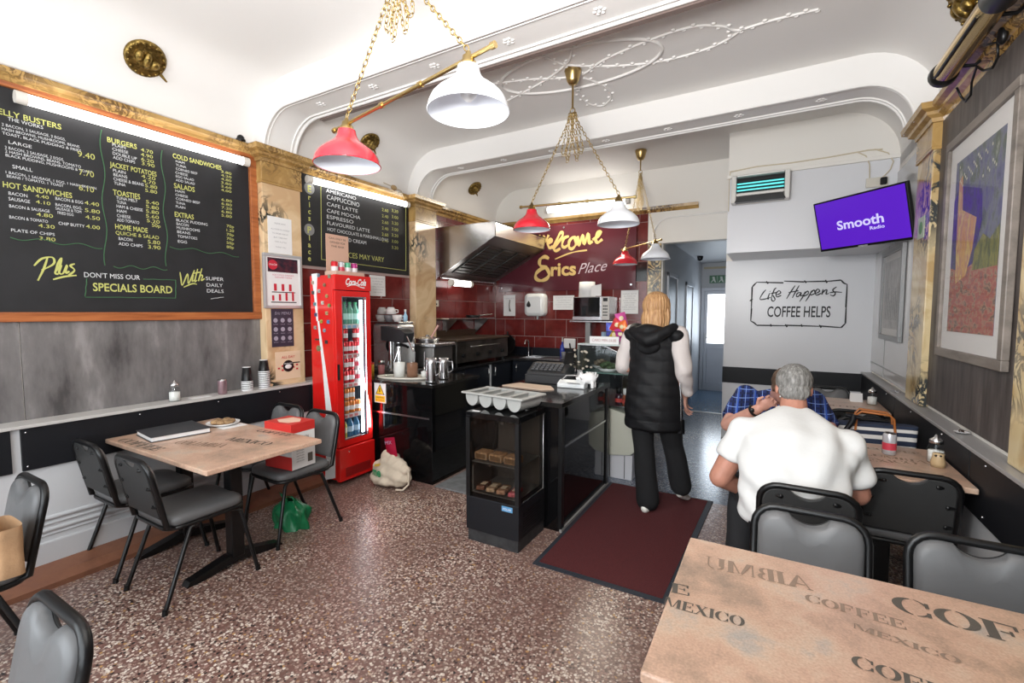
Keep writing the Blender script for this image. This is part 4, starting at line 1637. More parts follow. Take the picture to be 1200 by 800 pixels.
MB().rod((-3.287, 2.80, .30), (-3.279, 2.80, .30), .008).build('lock', CHROME, lp)
q = MB()
for a in ((2.705, 2.775, .345, 1.735), (3.05, 3.105, .345, 1.735), (2.775, 3.05, .345, .40), (2.775, 3.05, 1.685, 1.735)):
    q.box(-3.33, -3.305, *a)
dr_ = q.build('door', COKE, fr, bevel=.004)
q = MB()
q.box(-3.32, -3.316, 2.775, 3.05, .40, 1.685)
q.build('door_glass', PANE, dr_)
q = MB()
for a in ((2.775, 2.782, .40, 1.685), (3.043, 3.05, .40, 1.685), (2.782, 3.043, .40, .406), (2.782, 3.043, 1.679, 1.685)):
    q.box(-3.312, -3.304, *a)
q.build('glass_trim', STEEL, dr_)
q = MB()
q.box(-3.306, -3.29, 2.712, 2.728, .95, 1.09)
q.build('door_handle', BLACKP, dr_, bevel=.003)
q = MB()
q.box(-3.345, -3.335, 3.005, 3.03, .42, 1.66)
led = q.build('led_strip', LEDW, fr)
q = MB()
for i in range(62):
    q.box(-3.335, -3.333, 3.03, 3.045, .425 + i * .02, .435 + i * .02)
q.build('perforated_rail', mat('rail_grey', (.35, .37, .4), .4), fr)
q = MB()
text(q, 'Coca-Cola', (-3.2995, 2.815, 1.79), (0, 1, 0), (0, 0, 1), .058, .235, .45, .03)
strokes(q, [[(.0, .0), (.08, .02), (.15, .0), (.2, -.005)]], (-3.2995, 2.83, 1.775), (0, 1, 0), (0, 0, 1), 1, .007)
q.build('logo', WHITEP, fr, 'white script drink logo')
area('fridge_light', (-3.342, 3.022, 1.04), (-3.50, 2.85, 1.0), .02, 1.2, 3.0, (.88, .95, 1))
# white swoosh down the side
pts = [(364, 320), (373, 319), (371, 345), (370, 378), (376, 378), (386, 440), (391, 480), (393, 525), (392, 566), (378, 570), (381, 530), (381, 480), (378, 440), (372, 382), (366, 378), (365, 345)]
P_ = [at(u, v, y=2.70) for u, v in ((372, 376), (374, 376), (383, 440), (390, 490), (393, 530), (393, 560), (381, 562), (383, 520), (382, 480), (378, 430))]
q = MB()
q.prism([(p.x, p.z) for p in P_], .0015, (0, 2.70, 0), (1, 0, 0), (0, 0, 1))
P_ = [at(u, v, y=2.70) for u, v in ((365, 321), (372, 320), (371, 345), (373, 376), (371, 376), (368, 345))]
q.prism([(p.x, p.z) for p in P_], .0015, (0, 2.70, 0), (1, 0, 0), (0, 0, 1))
q.build('white_swoosh', WHITEP, fr)
for i, z in enumerate((1.435, 1.165, .90, .62, .40)):
    q = MB()
    q.box(-3.59, -3.345, 2.735, 3.0, z - .006, z)
    sh = q.build('shelf', mat('wire_shelf', (.55, .55, .56), .4), fr)
    q = MB()
    q.box(-3.345, -3.34, 2.735, 3.0, z - .035, z + .004)
    q.build('price_rail', mat('pale_rail', (.62, .55, .54), .4), sh)
    q = MB()
    for k in range(3 if i < 4 else 0):
        q.box(-3.339, -3.338, 2.80 + k * .06, 2.84 + k * .06, z - .030, z - .006)
    if i < 4:
        q.build('price_tag', mat('price_tag_red', (.55, .12, .12), .5) if i else mat('price_tag_blue', (.2, .4, .6), .5), sh)

PAL = {'red': (.58, .02, .03), 'white and red': (.70, .60, .60), 'green': (.12, .42, .25), 'orange': (.70, .22, .05), 'silver': (.55, .55, .58), 'magenta': (.45, .05, .22), 'pale green': (.35, .62, .50)}


def can(label, x, y, z, colour, group=None, sc=1):
    t = T('drink_can', label, 'can', (x, y, z), group=group)
    r = .031 * sc
    c = PAL[colour]
    MB().lathe([(0, 0), (r * .8, 0), (r, .008), (r, .104 * sc), (r * .85, .114 * sc)], (x, y, z), 14).build('body', mat('can_' + colour.replace(' ', '_'), c, .25, .3), t)
    MB().lathe([(r * .86, .114 * sc), (r * .84, .118 * sc), (r * .78, .112 * sc), (0, .112 * sc)], (x, y, z), 14).build('lid', STEEL, t)
    q = MB()
    q.lathe([(r * 1.01, .03), (r * 1.01, .07)], (x, y, z), 14, cap=False)
    q.build('print_band', mat('can_print_pale', (.72, .66, .66), .3) if colour in ('red', 'orange', 'magenta', 'green') else mat('can_print_red', (.55, .05, .08), .3), t)
    return t


shelf_sets = ((1.165, 'second shelf', ('red', 'red', 'red', 'red')), (.90, 'third shelf', ('white and red', 'red', 'red', 'white and red')), (.62, 'fourth shelf', ('white and red', 'orange', 'orange', 'orange')))
protos = {}
for z, nm, cols in shelf_sets:
    for lay in (0, 1):
        for k, c in enumerate(cols):
            if lay == 1 and k == 2 and z > 1:
                continue
            if lay == 1 and k == 3 and z < .8:
                continue
            g = 'drink cans on the %s of the fridge' % nm
            lb = '%s can on the %s of the red fridge, %s row, %s' % (c, nm, ('lower', 'upper')[lay], ('leftmost', 'second from left', 'third from left', 'rightmost')[k])
            key = c
            pos = (-3.385, 2.795 + k * .066, z + lay * .119)
            if key not in protos:
                protos[key] = can(lb, *pos, c, g)
            else:
                dup(protos[key], pos, 0, lb, g)
for k in range(4):
    lb = 'green drink bottle on the top shelf of the red fridge, ' + ('leftmost', 'second from left', 'third from left', 'rightmost')[k]
    if k == 0:
        gb_ = T('drink_bottle', lb, 'bottle', (-3.385, 2.80, 1.435), group='green bottles on the top fridge shelf')
        MB().lathe([(0, 0), (.029, 0), (.031, .01), (.030, .13), (.013, .175), (.013, .195), (0, .196)], (-3.385, 2.80, 1.435), 14).build('body', mat('green_drink', (.10, .30, .20), .12, coat=.5), gb_)
        MB().lathe([(.0315, .045), (.0315, .10)], (-3.385, 2.80, 1.435), 14, cap=False).build('bottle_label', mat('mint_label', (.45, .72, .66), .4), gb_)
        MB().lathe([(.015, .185), (.015, .205), (0, .205)], (-3.385, 2.80, 1.435), 12).build('cap', mat('bottle_cap_green', (.05, .35, .15), .4), gb_)
    else:
        dup(gb_, (-3.385, 2.80 + k * .064, 1.435), 0, lb, 'green bottles on the top fridge shelf')
for k, (nm, c, lc) in enumerate((('yellow', (.60, .45, .08), (.8, .75, .5)), ('blue', (.05, .16, .30), (.45, .60, .75)), ('blue', (.05, .16, .30), (.45, .60, .75)))):
    x, y, z = -3.38, 2.825 + k * .072, .40
    t = T('drink_bottle', '%s drink bottle on the bottom shelf of the red fridge, %s' % (nm, ('leftmost', 'in the middle', 'rightmost')[k]), 'bottle', (x, y, z), group='bottles on the bottom fridge shelf')
    MB().lathe([(0, 0), (.031, 0), (.033, .01), (.032, .12), (.014, .165), (.014, .18), (0, .181)], (x, y, z), 14).build('body', mat(nm + '_drink', c, .12, coat=.5), t)
    MB().lathe([(.0335, .05), (.0335, .10)], (x, y, z), 14, cap=False).build('bottle_label', mat(nm + '_label', lc, .4), t)
    MB().lathe([(.016, .175), (.016, .195), (0, .195)], (x, y, z), 12).build('cap', mat('cap_dark', (.05, .05, .1), .4), t)
t = T('can_tray', 'cardboard tray on top of the red fridge under four cans', 'tray', (-3.42, 2.91, 1.875))
q = MB()
q.box(-3.50, -3.35, 2.76, 3.08, 1.876, 1.882)
q.box(-3.50, -3.497, 2.76, 3.08, 1.882, 1.912)
q.box(-3.353, -3.35, 2.76, 3.08, 1.882, 1.912)
q.box(-3.497, -3.353, 2.76, 2.763, 1.882, 1.912)
q.box(-3.497, -3.353, 3.077, 3.08, 1.882, 1.912)
q.build('tray_body', mat('pinkish_cardboard', (.55, .38, .30), .8), t)
for y, c in ((2.80, 'red'), (2.872, 'silver'), (2.944, 'green'), (3.02, 'magenta')):
    can('%s drink can standing on top of the red fridge' % c, -3.42, y, 1.883, c)
t = tag(MB().box(-3.53, -3.525, 2.80, 3.05, 1.876, 2.255).build('cardboard_sign', mat('peach_card', (.62, .38, .28), .7)), 'peach cardboard sign standing on top of the red fridge behind the cans', 'sign')
q = MB()
for i, s in enumerate(('CAN ONLY BE', 'OPENED FOR', 'THE BAR')):
    text(q, s, (-3.5245, 2.925, 2.21 - i * .035), (0, 1, 0), (0, 0, 1), .018, .19 - .02 * i, center=True)
q.build('print', INKD, t)
# magnets
MG = [(148, 100, 'blue grey', (.2, .28, .35)), (203, 105, 'mixed green', (.25, .3, .2)), (117, 138, 'cream', (.55, .45, .35)), (178, 150, 'brown', (.3, .18, .1)), (118, 190, 'black and white', (.1, .1, .1)), (150, 182, 'pale grey', (.5, .5, .48)),
      (190, 208, 'yellow brown', (.5, .35, .15)), (128, 250, 'teal', (.1, .3, .35)), (168, 243, 'white', (.7, .68, .6)), (203, 257, 'leaf green', (.25, .38, .12)), (133, 305, 'dark blue', (.08, .1, .2)), (190, 297, 'sandy', (.55, .4, .2)),
      (162, 340, 'yellow and green', (.5, .5, .1)), (198, 342, 'bright blue', (.12, .3, .6)), (130, 372, 'stone grey', (.4, .38, .35)), (178, 387, 'silver blue', (.35, .4, .48)), (140, 434, 'dark brown strip', (.08, .06, .04)), (188, 447, 'black framed', (.06, .06, .06)), (148, 480, 'olive strip', (.25, .25, .12))]
for i, (u, v, nm, c) in enumerate(MG):
    p = at(340 + u / 4.445, 300 + v / 4.445, y=2.695)
    w_ = .030 if 'strip' not in nm else .048
    h_ = .024 if 'strip' not in nm else .011
    q = MB()
    if i % 3 == 0:
        q.tube([(p.x, 2.6995, p.z), (p.x, 2.691, p.z)], w_ * .55, 12)
    else:
        q.box(p.x - w_ / 2, p.x + w_ / 2, 2.691, 2.6995, p.z - h_ / 2 * 1.3, p.z + h_ / 2 * 1.3)
    rk = sum(1 for m in MG if m[1] < v) + 1
    o = q.build('fridge_magnet', mat('magnet_' + nm.replace(' ', '_'), c, .4, noise=.6, nscale=90), bevel=.001)
    tag(o, '%s magnet on the side of the red fridge, number %d from the top' % (nm, rk), 'magnet', 'souvenir magnets on the fridge side')

# notices on the red tiles
def notice(label, axis, x, y0, y1, z0, z1, lines=6, col=PAPER, nm='notice'):
    q = MB()
    if axis == 'x':
        q.box(x, x + .003, y0, y1, z0, z1)
        o_, ax = (x + .003, 0, 0), (0, 1, 0)
    else:
        q.box(y0, y1, x - .003, x, z0, z1)
        ax = (1, 0, 0)
    t = tag(q.build(nm, col), label, 'notice')
    q = MB()
    for i in range(lines):
        z = z1 - (z1 - z0) * (.18 + .66 * i / max(1, lines - 1))
        w_ = (y1 - y0) * (.8 - .25 * (i % 3) / 2)
        s = ('PLEASE NOTE', 'ALL ORDERS ARE', 'COOKED FRESH', 'THANK YOU FOR', 'YOUR PATIENCE', 'CARDS WELCOME', 'MIN SPEND')[i % 7]
        if axis == 'x':
            text(q, s, (x + .003, (y0 + y1) / 2, z), (0, 1, 0), (0, 0, 1), (z1 - z0) * .05, w_, center=True)
        else:
            text(q, s, ((y0 + y1) / 2, x - .003, z), (1, 0, 0), (0, 0, 1), (z1 - z0) * .05, w_, center=True)
    q.build('print', mat('grey_print', (.3, .3, .32), .8), t)
    return t


notice('white notice on the tiles just right of the red fridge', 'x', -3.826, 3.585, 3.815, 1.725, 1.95)
YT = 6.186
t = notice('white notice with a bottle drawing on the back tiles left of the soap dispenser', 'y', YT, -3.68, -3.47, 1.49, 1.81, 1)
q = MB()
q.tube([(-3.57, YT - .004, 1.56), (-3.575, YT - .004, 1.66), (-3.565, YT - .004, 1.74)], .008, 6)
q.tube([(-3.575, YT - .004, 1.62), (-3.55, YT - .004, 1.56)], .006, 6)
q.build('sketch', INKD, t)
notice('wide white notice on the back tiles between soap dispenser and microwave', 'y', YT, -2.83, -2.50, 1.585, 1.79, 5)
notice('tall white notice on the back tiles right of the microwave', 'y', YT, -1.82, -1.585, 1.53, 1.845, 8)
notice('small blue and white card low on the back tiles under the microwave', 'y', YT, -2.09, -2.01, 1.19, 1.275, 1, mat('pale_blue_card', (.35, .5, .65), .5))

# soap dispenser
t = T('soap_dispenser', 'white wall soap dispenser on the back tiles', 'dispenser', (-3.09, 6.12, 1.49))
q = MB()
def sd(s, y):
    return [(-3.09 + x * s, y, 1.66 + z * s) for x, z in rrect(-.165, .165, -.17, .165, .06, 5)]
q.loft([sd(1, 6.185), sd(1, 6.10), sd(.94, 6.07), sd(.7, 6.055)])
q.build('housing', mat('glossy_white_plastic', (.74, .74, .73), .2), t)
q = MB()
q.lathe([(0, 0), (.03, .012), (.034, .04), (.018, .075), (0, .10)], (-3.17, 6.058, 1.62), 12)
q.build('drop_window', BLACKP, t)
MB().rod((-3.05, 6.11, 1.50), (-3.05, 6.11, 1.44), .018, .012).build('nozzle', mat('clear_grey_plastic', (.4, .4, .4), .2), t)

# welcome sign over the tiles
t = T('welcome_sign', 'glossy maroon welcome sign with gold lettering on the back wall', 'sign', (-2.7, 6.17, 1.86))
q = MB()
q.box(-3.76, -1.62, 6.165, 6.178, 1.86, 2.80)
q.build('sign_board', SIGNM, t, bevel=.003)
q = MB()
trace(q, [[(330, 222), (340, 275), (362, 230), (372, 272), (398, 222)], [(385, 290), (420, 268), (412, 250), (392, 280), (404, 318), (430, 306)],
          [(425, 325), (440, 300), (480, 215), (500, 205), (496, 240), (440, 318), (452, 340), (485, 322)], [(548, 232), (512, 248), (498, 298), (518, 314), (552, 286)],
          [(582, 235), (552, 268), (550, 314), (574, 324), (602, 288), (592, 250), (584, 240), (610, 250)], [(615, 230), (622, 300), (650, 222), (662, 290), (690, 212), (700, 284), (722, 268)],
          [(722, 258), (762, 234), (786, 202), (762, 204), (746, 250), (760, 280), (796, 254)]], 580, 240, 6.316, .036, y=6.165)
trace(q, [[(400, 398), (370, 384), (338, 400), (330, 432), (346, 456), (384, 464), (340, 476), (305, 510), (306, 546), (342, 560), (384, 545), (402, 510), (384, 468)]], 580, 240, 6.316, .045, y=6.165)
a, b = at(645.5, 323, y=6.165), at(675, 322, y=6.165)
text(q, 'rics', a, (1, 0, 0), (0, 0, 1), .19, b.x - a.x, 0, .03)
trace(q, [[(445, 402), (530, 366), (600, 346), (682, 335)]], 580, 240, 6.316, .018, y=6.165)
q.build('gold_lettering', GOLDL, t)
q = MB()
a, b = at(677.5, 321, y=6.165), at(712, 316, y=6.165)
text(q, 'Place', a, (1, 0, .08), (-.08, 0, 1), .15, b.x - a.x, .5, -.006)
q.build('silver_lettering', mat('silver_lettering', (.55, .45, .50), .4), t)
q = MB()
for x, z in ((-3.70, 2.74), (-1.68, 2.74), (-3.70, 1.92), (-1.68, 1.92), (-2.66, 2.76)):
    q.rod((x, 6.165, z), (x, 6.155, z), .014)
q.build('fixing_cap', STEEL, t)
strip_light('strip_light', 'lit strip light above the maroon welcome sign on the back wall', (-2.90, 6.03, 3.0), (-1.68, 6.03, 3.0), h=.075)

# ------------------------------------------------------------------ black drinks counter
t = T('drinks_counter', 'gloss black drinks counter beside the red fridge with a steel strip', 'counter', (-3.2, 3.5, 0))
q = MB()
q.box(XL + .01, -2.61, 3.145, 3.87, 0, .875)
bb = q.build('carcass', BLACKG, t, bevel=.002)
q = MB()
q.box(XL + .01, -2.595, 3.13, 3.885, .875, .905)
q.build('worktop', mat('speckled_black_worktop', (.018, .017, .016), .12, noise=.5, nscale=200), t, bevel=.004)
q = MB()
q.box(-3.58, -2.635, 3.137, 3.145, .590, .606)
q.build('steel_strip', STEEL, t)
q = MB()
q.box(-3.31, -3.162, 3.139, 3.144, .685, .885)
wg = q.build('warning_sign', PAPER, t, 'white card with a yellow warning triangle')
q = MB()
q.prism([(-.058, 0), (.058, 0), (0, .10)], .001, (-3.236, 3.1385, .765), (1, 0, 0), (0, 0, 1))
q.build('triangle_border', BLACKP, wg)
q = MB()
q.prism([(-.046, .006), (.046, .006), (0, .088)], .001, (-3.236, 3.1375, .765), (1, 0, 0), (0, 0, 1))
q.box(-3.30, -3.172, 3.1375, 3.1385, .695, .755)
q.build('yellow_field', mat('warning_yellow', (.85, .52, .02), .5), wg)
q = MB()
q.tube([(-3.236, 3.136, .79), (-3.236, 3.136, .83)], .005, 6)
text(q, 'CAUTION', (-3.236, 3.137, .73), (1, 0, 0), (0, 0, 1), .014, .10, center=True)
text(q, 'HOT SURFACE', (-3.236, 3.137, .705), (1, 0, 0), (0, 0, 1), .012, .11, center=True)
q.build('black_print', BLACKP, wg)

ZW = .906
# espresso machine
t = T('coffee_machine', 'chrome coffee machine with a black head and steam wands on the black drinks counter', 'coffee machine', (-3.55, 3.68, ZW))
q = MB()
q.box(-3.80, -3.40, 3.58, 3.84, ZW + .03, 1.42)
q.build('body', mat('polished_steel', (.82, .82, .82), .22, .85), t, bevel=.04, seg=4)
q = MB()
q.box(-3.78, -3.42, 3.60, 3.82, 1.42, 1.445)
q.build('cup_rail', STEEL, t, bevel=.005)
q = MB()
q.box(-3.80, -3.30, 3.50, 3.84, ZW, ZW + .03)
q.build('drip_tray', DSTEEL, t, bevel=.005)
q = MB()
q.ball((-3.52, 3.57, 1.20), (.055, .035, .08), 20, 12)
q.build('gauge_panel', BLACKP, t)
q = MB()
q.prism([(0, .02), (.30, 0), (.33, .10), (.27, .135), (.0, .165)], .14, (-3.56, 3.62, 1.235), (1, 0, 0), (0, 0, 1))
q.build('brew_head', mat('charcoal_plastic', (.03, .031, .034), .35), t, bevel=.012)
q = MB()
q.rod((-3.47, 3.53, ZW), (-3.47, 3.53, 1.24), .028)
q.build('column', CHROME, t)
for a, b in (((-3.22, 3.50, 1.30), (-3.10, 3.46, 1.16)), ((-3.32, 3.50, 1.20), (-3.35, 3.44, 1.02))):
    MB().rod(a, b, .008, .006).build('steam_wand', CHROME, t)
q = MB()
q.rod((-3.30, 3.50, 1.22), (-3.16, 3.45, 1.20), .014)
q.lathe([(0, 0), (.035, 0), (.035, .03), (0, .03)], (-3.33, 3.50, 1.20), 16)
q.build('portafilter', BLACKP, t)


def cup(label, x, y, z, r, h, col, tilt=0, rz=0, group=None):
    M = Matrix.Translation((x, y, z)) @ Matrix.Rotation(rz, 4, 'Z') @ Matrix.Rotation(tilt, 4, 'X')
    t = T('coffee_cup', label, 'cup', (x, y, z), group=group)
    MB().lathe([(0, 0), (r * .6, 0), (r * .95, h * .5), (r, h), (r * .93, h), (r * .88, h * .5), (r * .5, h * .1), (0, h * .1)], (0, 0, 0), 18, M).build('bowl', col, t)
    MB().tube([(r * .9, 0, h * .8), (r * 1.4, 0, h * .75), (r * 1.4, 0, h * .4), (r * .85, 0, h * .3)], r * .1, 6, M=M).build('handle', col, t)


CW, CG, CD = mat('white_china', (.70, .68, .67), .2), mat('grey_china', (.35, .34, .33), .25), mat('dark_grey_china', (.16, .16, .17), .25)
cups = ((-3.74, 3.66, 1.446, CG, 'left-hand grey cup in the lower row on top of the coffee machine'), (-3.62, 3.66, 1.446, CD, 'dark grey cup in the middle of the lower row on the coffee machine'), (-3.50, 3.66, 1.446, CW, 'white cup at the right of the lower row on the coffee machine'))
for x, y, z, c, lb in cups:
    cup(lb, x, y, z, .055, .072, c, 0, 1)
for x, y, z, c, lb in ((-3.72, 3.66, 1.60, CG, 'grey cup upside down on top of the cup pile on the coffee machine, left'), (-3.59, 3.66, 1.60, CW, 'white cup upside down on top of the cup pile on the coffee machine, right')):
    cup(lb, x, y, z, .055, .075, c, PI, .5)
t = T('spray_bottle', 'blue and clear bottle behind the coffee machine head', 'bottle', (-3.44, 3.70, 1.446))
MB().lathe([(0, 0), (.022, 0), (.024, .06), (.010, .085), (.010, .11), (0, .11)], (-3.44, 3.72, 1.447), 14).build('body', mat('pale_blue_bottle', (.35, .55, .70), .15), t)
MB().lathe([(.012, .105), (.012, .13), (0, .13)], (-3.44, 3.72, 1.447), 12).build('cap', CW, t)


def jar(label, x, y, r, h, fill, fcol, z=ZW, lid=None):
    t = T('storage_jar', label, 'jar', (x, y, z))
    MB().lathe([(0, 0), (r, 0), (r, h * .9), (r * .9, h), (r * .9, h * 1.02)], (x, y, z), 20, cap=False).build('glass_body', PANE, t)
    if fill:
        MB().lathe([(0, .004), (r * .95, .004), (r * .95, h * fill), (0, h * fill + .008)], (x, y, z), 18).build('contents', fcol, t)
    if lid:
        MB().lathe([(0, h), (r * .95, h), (r * .95, h + .025), (0, h + .025)], (x, y, z), 18).build('lid', lid, t)
    return t


t = T('serving_tray', 'pale oval tray under the jars on the black drinks counter', 'tray', (-3.12, 3.34, ZW))
q = MB()
q.prism([(.27 * math.cos(a), .13 * math.sin(a)) for a in [2 * PI * i / 28 for i in range(28)]], .006, (0, 0, 0), (1, 0, 0), (0, 1, 0), Matrix.Translation((-3.12, 3.355, ZW)) @ Matrix.Rotation(.35, 4, 'Z'))
q.build('tray_base', mat('cream_tray', (.66, .62, .54), .35), t)
q = MB()
q.tube([(.275 * math.cos(a), .135 * math.sin(a), .012) for a in [2 * PI * i / 28 for i in range(28)]], .008, 6, closed=True, M=Matrix.Translation((-3.12, 3.355, ZW)) @ Matrix.Rotation(.35, 4, 'Z'))
q.build('tray_rim', mat('cream_tray', (.66, .62, .54), .35), t)
ZJ = ZW + .007
jar('empty clear jar at the left of the tray on the drinks counter', -3.285, 3.315, .045, .15, 0, None, ZJ)
jar('jar of white sugar in the middle of the tray on the drinks counter', -3.165, 3.33, .058, .16, .9, mat('white_sugar', (.78, .76, .72), .9), ZJ)
jar('jar of brown sugar beside the white one on the tray', -3.055, 3.39, .056, .155, .9, mat('brown_sugar', (.25, .12, .07), .9), ZJ)
jar('small glass with spoons at the right end of the tray', -2.955, 3.45, .032, .08, .7, mat('white_sugar', (.78, .76, .72), .9), ZJ)
for x, y, r_, lb in ((-3.04, 3.40, .3, 'metal spoon standing in the brown sugar jar'), (-2.955, 3.45, .1, 'metal spoon standing in the small glass on the tray'), (-3.15, 3.34, -.3, 'metal spoon in the white sugar jar')):
    t = T('teaspoon', lb, 'spoon', (x, y, ZJ + .08))
    MB().tube([(x, y, ZJ + .08), (x + r_ * .06, y, ZJ + .25)], [.004, .003], 6).build('stem', STEEL, t)
    MB().ball((x, y, ZJ + .085), (.012, .006, .018), 10, 6).build('bowl', STEEL, t)
jar('small jar with a pink label beside the fridge on the drinks counter', -3.44, 3.36, .035, .13, .8, mat('pink_brown', (.35, .12, .12), .5), ZW, CHROME)
t = T('yellow_tin', 'yellow tin right against the red fridge on the drinks counter', 'tin', (-3.46, 3.27, ZW))
MB().lathe([(0, 0), (.038, 0), (.038, .13), (0, .13)], (-3.50, 3.27, ZW), 18).build('body', mat('tin_yellow', (.65, .42, .05), .35), t)
MB().lathe([(.039, .12), (.039, .14), (0, .14)], (-3.50, 3.27, ZW), 18).build('lid', mat('tin_red', (.5, .05, .03), .35), t)
for i, (x, y, h, lb) in enumerate(((-2.70, 3.25, .225, 'taller steel milk jug at the front corner of the drinks counter'), (-2.755, 3.50, .20, 'steel milk jug with a handle behind the front one'))):
    t = T('milk_jug', lb, 'jug', (x, y, ZW))
    MB().lathe([(0, 0), (.052, 0), (.054, .01), (.049, h * .8), (.051, h), (.048, h), (.046, h * .8), (.05, .01), (0, .01)], (x, y, ZW), 24).build('body', STEEL, t)
    MB().tube([(x + .048, y + .01, ZW + h * .85), (x + .09, y + .02, ZW + h * .85), (x + .095, y + .02, ZW + h * .45), (x + .05, y + .01, ZW + h * .3)], .006, 6).build('handle', STEEL, t)

# ------------------------------------------------------------------ kitchen run along the left wall
NAVY = mat('blue_black_cupboard', (.007, .009, .014), .35)
WT = mat('dark_worktop', (.012, .012, .013), .2)
t = T('kitchen_units', 'blue-black cupboard run along the left wall under the hob', 'cupboard', (-3.5, 5.0, 0))
q = MB()
q.box(XL + .02, -3.215, 3.90, 6.165, .08, .87)
q.build('carcass', NAVY, t)
for y0, y1 in ((3.92, 4.46), (4.48, 5.02), (5.06, 5.58)):
    q = MB()
    q.box(-3.215, -3.197, y0, y1, .10, .86)
    d_ = q.build('door', NAVY, t, bevel=.003)
    yh = y1 - .06 if y0 != 5.06 else y0 + .06
    MB().tube([(-3.197, yh, .72), (-3.17, yh, .72), (-3.17, yh, .82), (-3.197, yh, .82)], .006, 6).build('handle', CHROME, d_)
q = MB()
q.box(-3.215, -3.190, 5.02, 5.05, .05, .87)
q.build('pale_end_strip', mat('pale_strip', (.45, .47, .5), .4), t)
q = MB()
q.box(XL + .02, -3.18, 3.89, 6.17, .87, .90)
q.build('worktop', WT, t, bevel=.003)
q = MB()
q.box(-3.83, -3.18, 6.172, 6.185, .90, 1.02)
q.build('upstand', NAVY, t)
t = T('sink_units', 'blue-black cupboard run with the sink along the back wall', 'cupboard', (-2.4, 5.9, 0))
q = MB()
q.box(-3.195, -1.62, 5.62, 6.17, .08, .87)
q.build('carcass', NAVY, t)
for x0, x1 in ((-3.17, -2.68), (-2.66, -2.17), (-2.15, -1.64)):
    q = MB()
    q.box(x0, x1, 5.602, 5.62, .10, .86)
    d_ = q.build('door', NAVY, t, bevel=.003)
    xh = x0 + .06 if x0 < -3 else x1 - .06
    MB().tube([(xh, 5.602, .72), (xh, 5.575, .72), (xh, 5.575, .82), (xh, 5.602, .82)], .006, 6).build('handle', CHROME, d_)
q = MB()
q.box(-3.175, -1.61, 5.58, 5.70, .87, .90)
q.box(-3.175, -1.61, 6.10, 6.17, .87, .90)
q.box(-3.175, -3.12, 5.70, 6.10, .87, .90)
q.box(-2.50, -1.61, 5.70, 6.10, .87, .90)
q.build('worktop', WT, t, bevel=.003)
q = MB()
q.box(-3.17, -1.61, 6.172, 6.185, .90, 1.02)
q.build('upstand', NAVY, t)
q = MB()
q.box(-3.12, -2.50, 5.70, 5.72, .80, .906)
q.box(-3.12, -2.50, 6.08, 6.10, .80, .906)
q.box(-3.12, -3.10, 5.72, 6.08, .80, .906)
q.box(-2.52, -2.50, 5.72, 6.08, .80, .906)
q.box(-2.84, -2.52, 5.72, 6.08, .90, .904)
q.box(-3.10, -2.84, 5.72, 6.08, .78, .79)
q.box(-2.86, -2.84, 5.72, 6.08, .79, .90)
q.build('sink_bowl', STEEL, t)
MB().tube([(-3.16, 6.04, .90), (-3.16, 6.04, 1.08)] + [(-3.16 - .0, 6.04 - .06 + .06 * math.cos(a), 1.08 + .06 * math.sin(a)) for a in [i * PI / 8 for i in range(1, 9)]], .011, 8).build('tap', CHROME, t)

t = T('bain_marie', 'steel heated food server between the coffee machine and the griddle', 'bain-marie', (-3.4, 4.05, .905))
q = MB()
q.box(-3.78, -3.22, 3.92, 4.26, .93, 1.16)
q.build('housing', DSTEEL, t, bevel=.008)
q = MB()
q.box(-3.80, -3.19, 3.90, 4.28, 1.16, 1.205)
q.build('rim', STEEL, t, bevel=.012)
for x in (-3.75, -3.25):
    for y in (3.95, 4.23):
        MB().rod((x, y, .90), (x, y, .935), .015).build('foot', BLACKP, t)
for y in (4.0, 4.18):
    q = MB()
    q.rod((-3.22, y, 1.0), (-3.195, y, 1.0), .022)
    q.build('knob', BLACKP, t)
t = T('soup_pot', 'steel soup pot with a ladle sunk in the food server', 'pot', (-3.45, 4.06, 1.205))
MB().lathe([(0, 0), (.13, 0), (.13, .035), (.145, .04), (.145, .046), (.12, .046), (.09, .062), (.02, .068), (.02, .085), (0, .085)], (-3.42, 4.05, 1.206), 24).build('pot_body', STEEL, t)
t = T('ladle', 'pink-handled ladle leaning out of the soup pot', 'ladle', (-3.36, 4.04, 1.27))
MB().tube([(-3.36, 4.04, 1.255), (-3.30, 4.10, 1.40)], [.009, .012], 8).build('handle', mat('pink_handle', (.60, .33, .28), .5), t)
MB().ball((-3.365, 4.035, 1.26), (.014, .014, .01), 8, 5).build('collar', STEEL, t)

t = T('griddle', 'dark steel griddle and grill block along the left wall of the kitchen', 'griddle', (-3.5, 4.9, .90))
q = MB()
q.box(-3.76, -3.215, 4.33, 5.52, .94, 1.20)
q.build('housing', mat('dark_griddle_steel', (.10, .09, .08), .4, .8, noise=.5, nscale=6), t, bevel=.01)
q = MB()
q.box(-3.77, -3.20, 4.32, 5.53, 1.20, 1.225)
q.box(-3.79, -3.765, 4.32, 5.53, 1.225, 1.31)
q.build('hotplate', mat('brown_hotplate', (.09, .06, .04), .4, .6), t, bevel=.004)
for y in (4.45, 4.75, 5.05, 5.35):
    MB().rod((-3.215, y, 1.03), (-3.18, y, 1.03), .024).build('knob', BLACKP, t)
q = MB()
q.tube([(-3.205, 4.6, 1.13), (-3.18, 4.6, 1.13), (-3.18, 5.25, 1.13), (-3.205, 5.25, 1.13)], .007, 6)
q.build('front_bar', DSTEEL, t)
for y in (4.40, 5.46):
    for x in (-3.70, -3.27):
        MB().rod((x, y, .90), (x, y, .945), .016).build('foot', BLACKP, t)
t = T('frying_pan', 'black frying pan standing on edge in the kitchen corner by the tap', 'pan', (-3.45, 5.86, .90))
M_ = Matrix.Translation((-3.45, 5.90, 1.06)) @ Matrix.Rotation(R(78), 4, 'X')
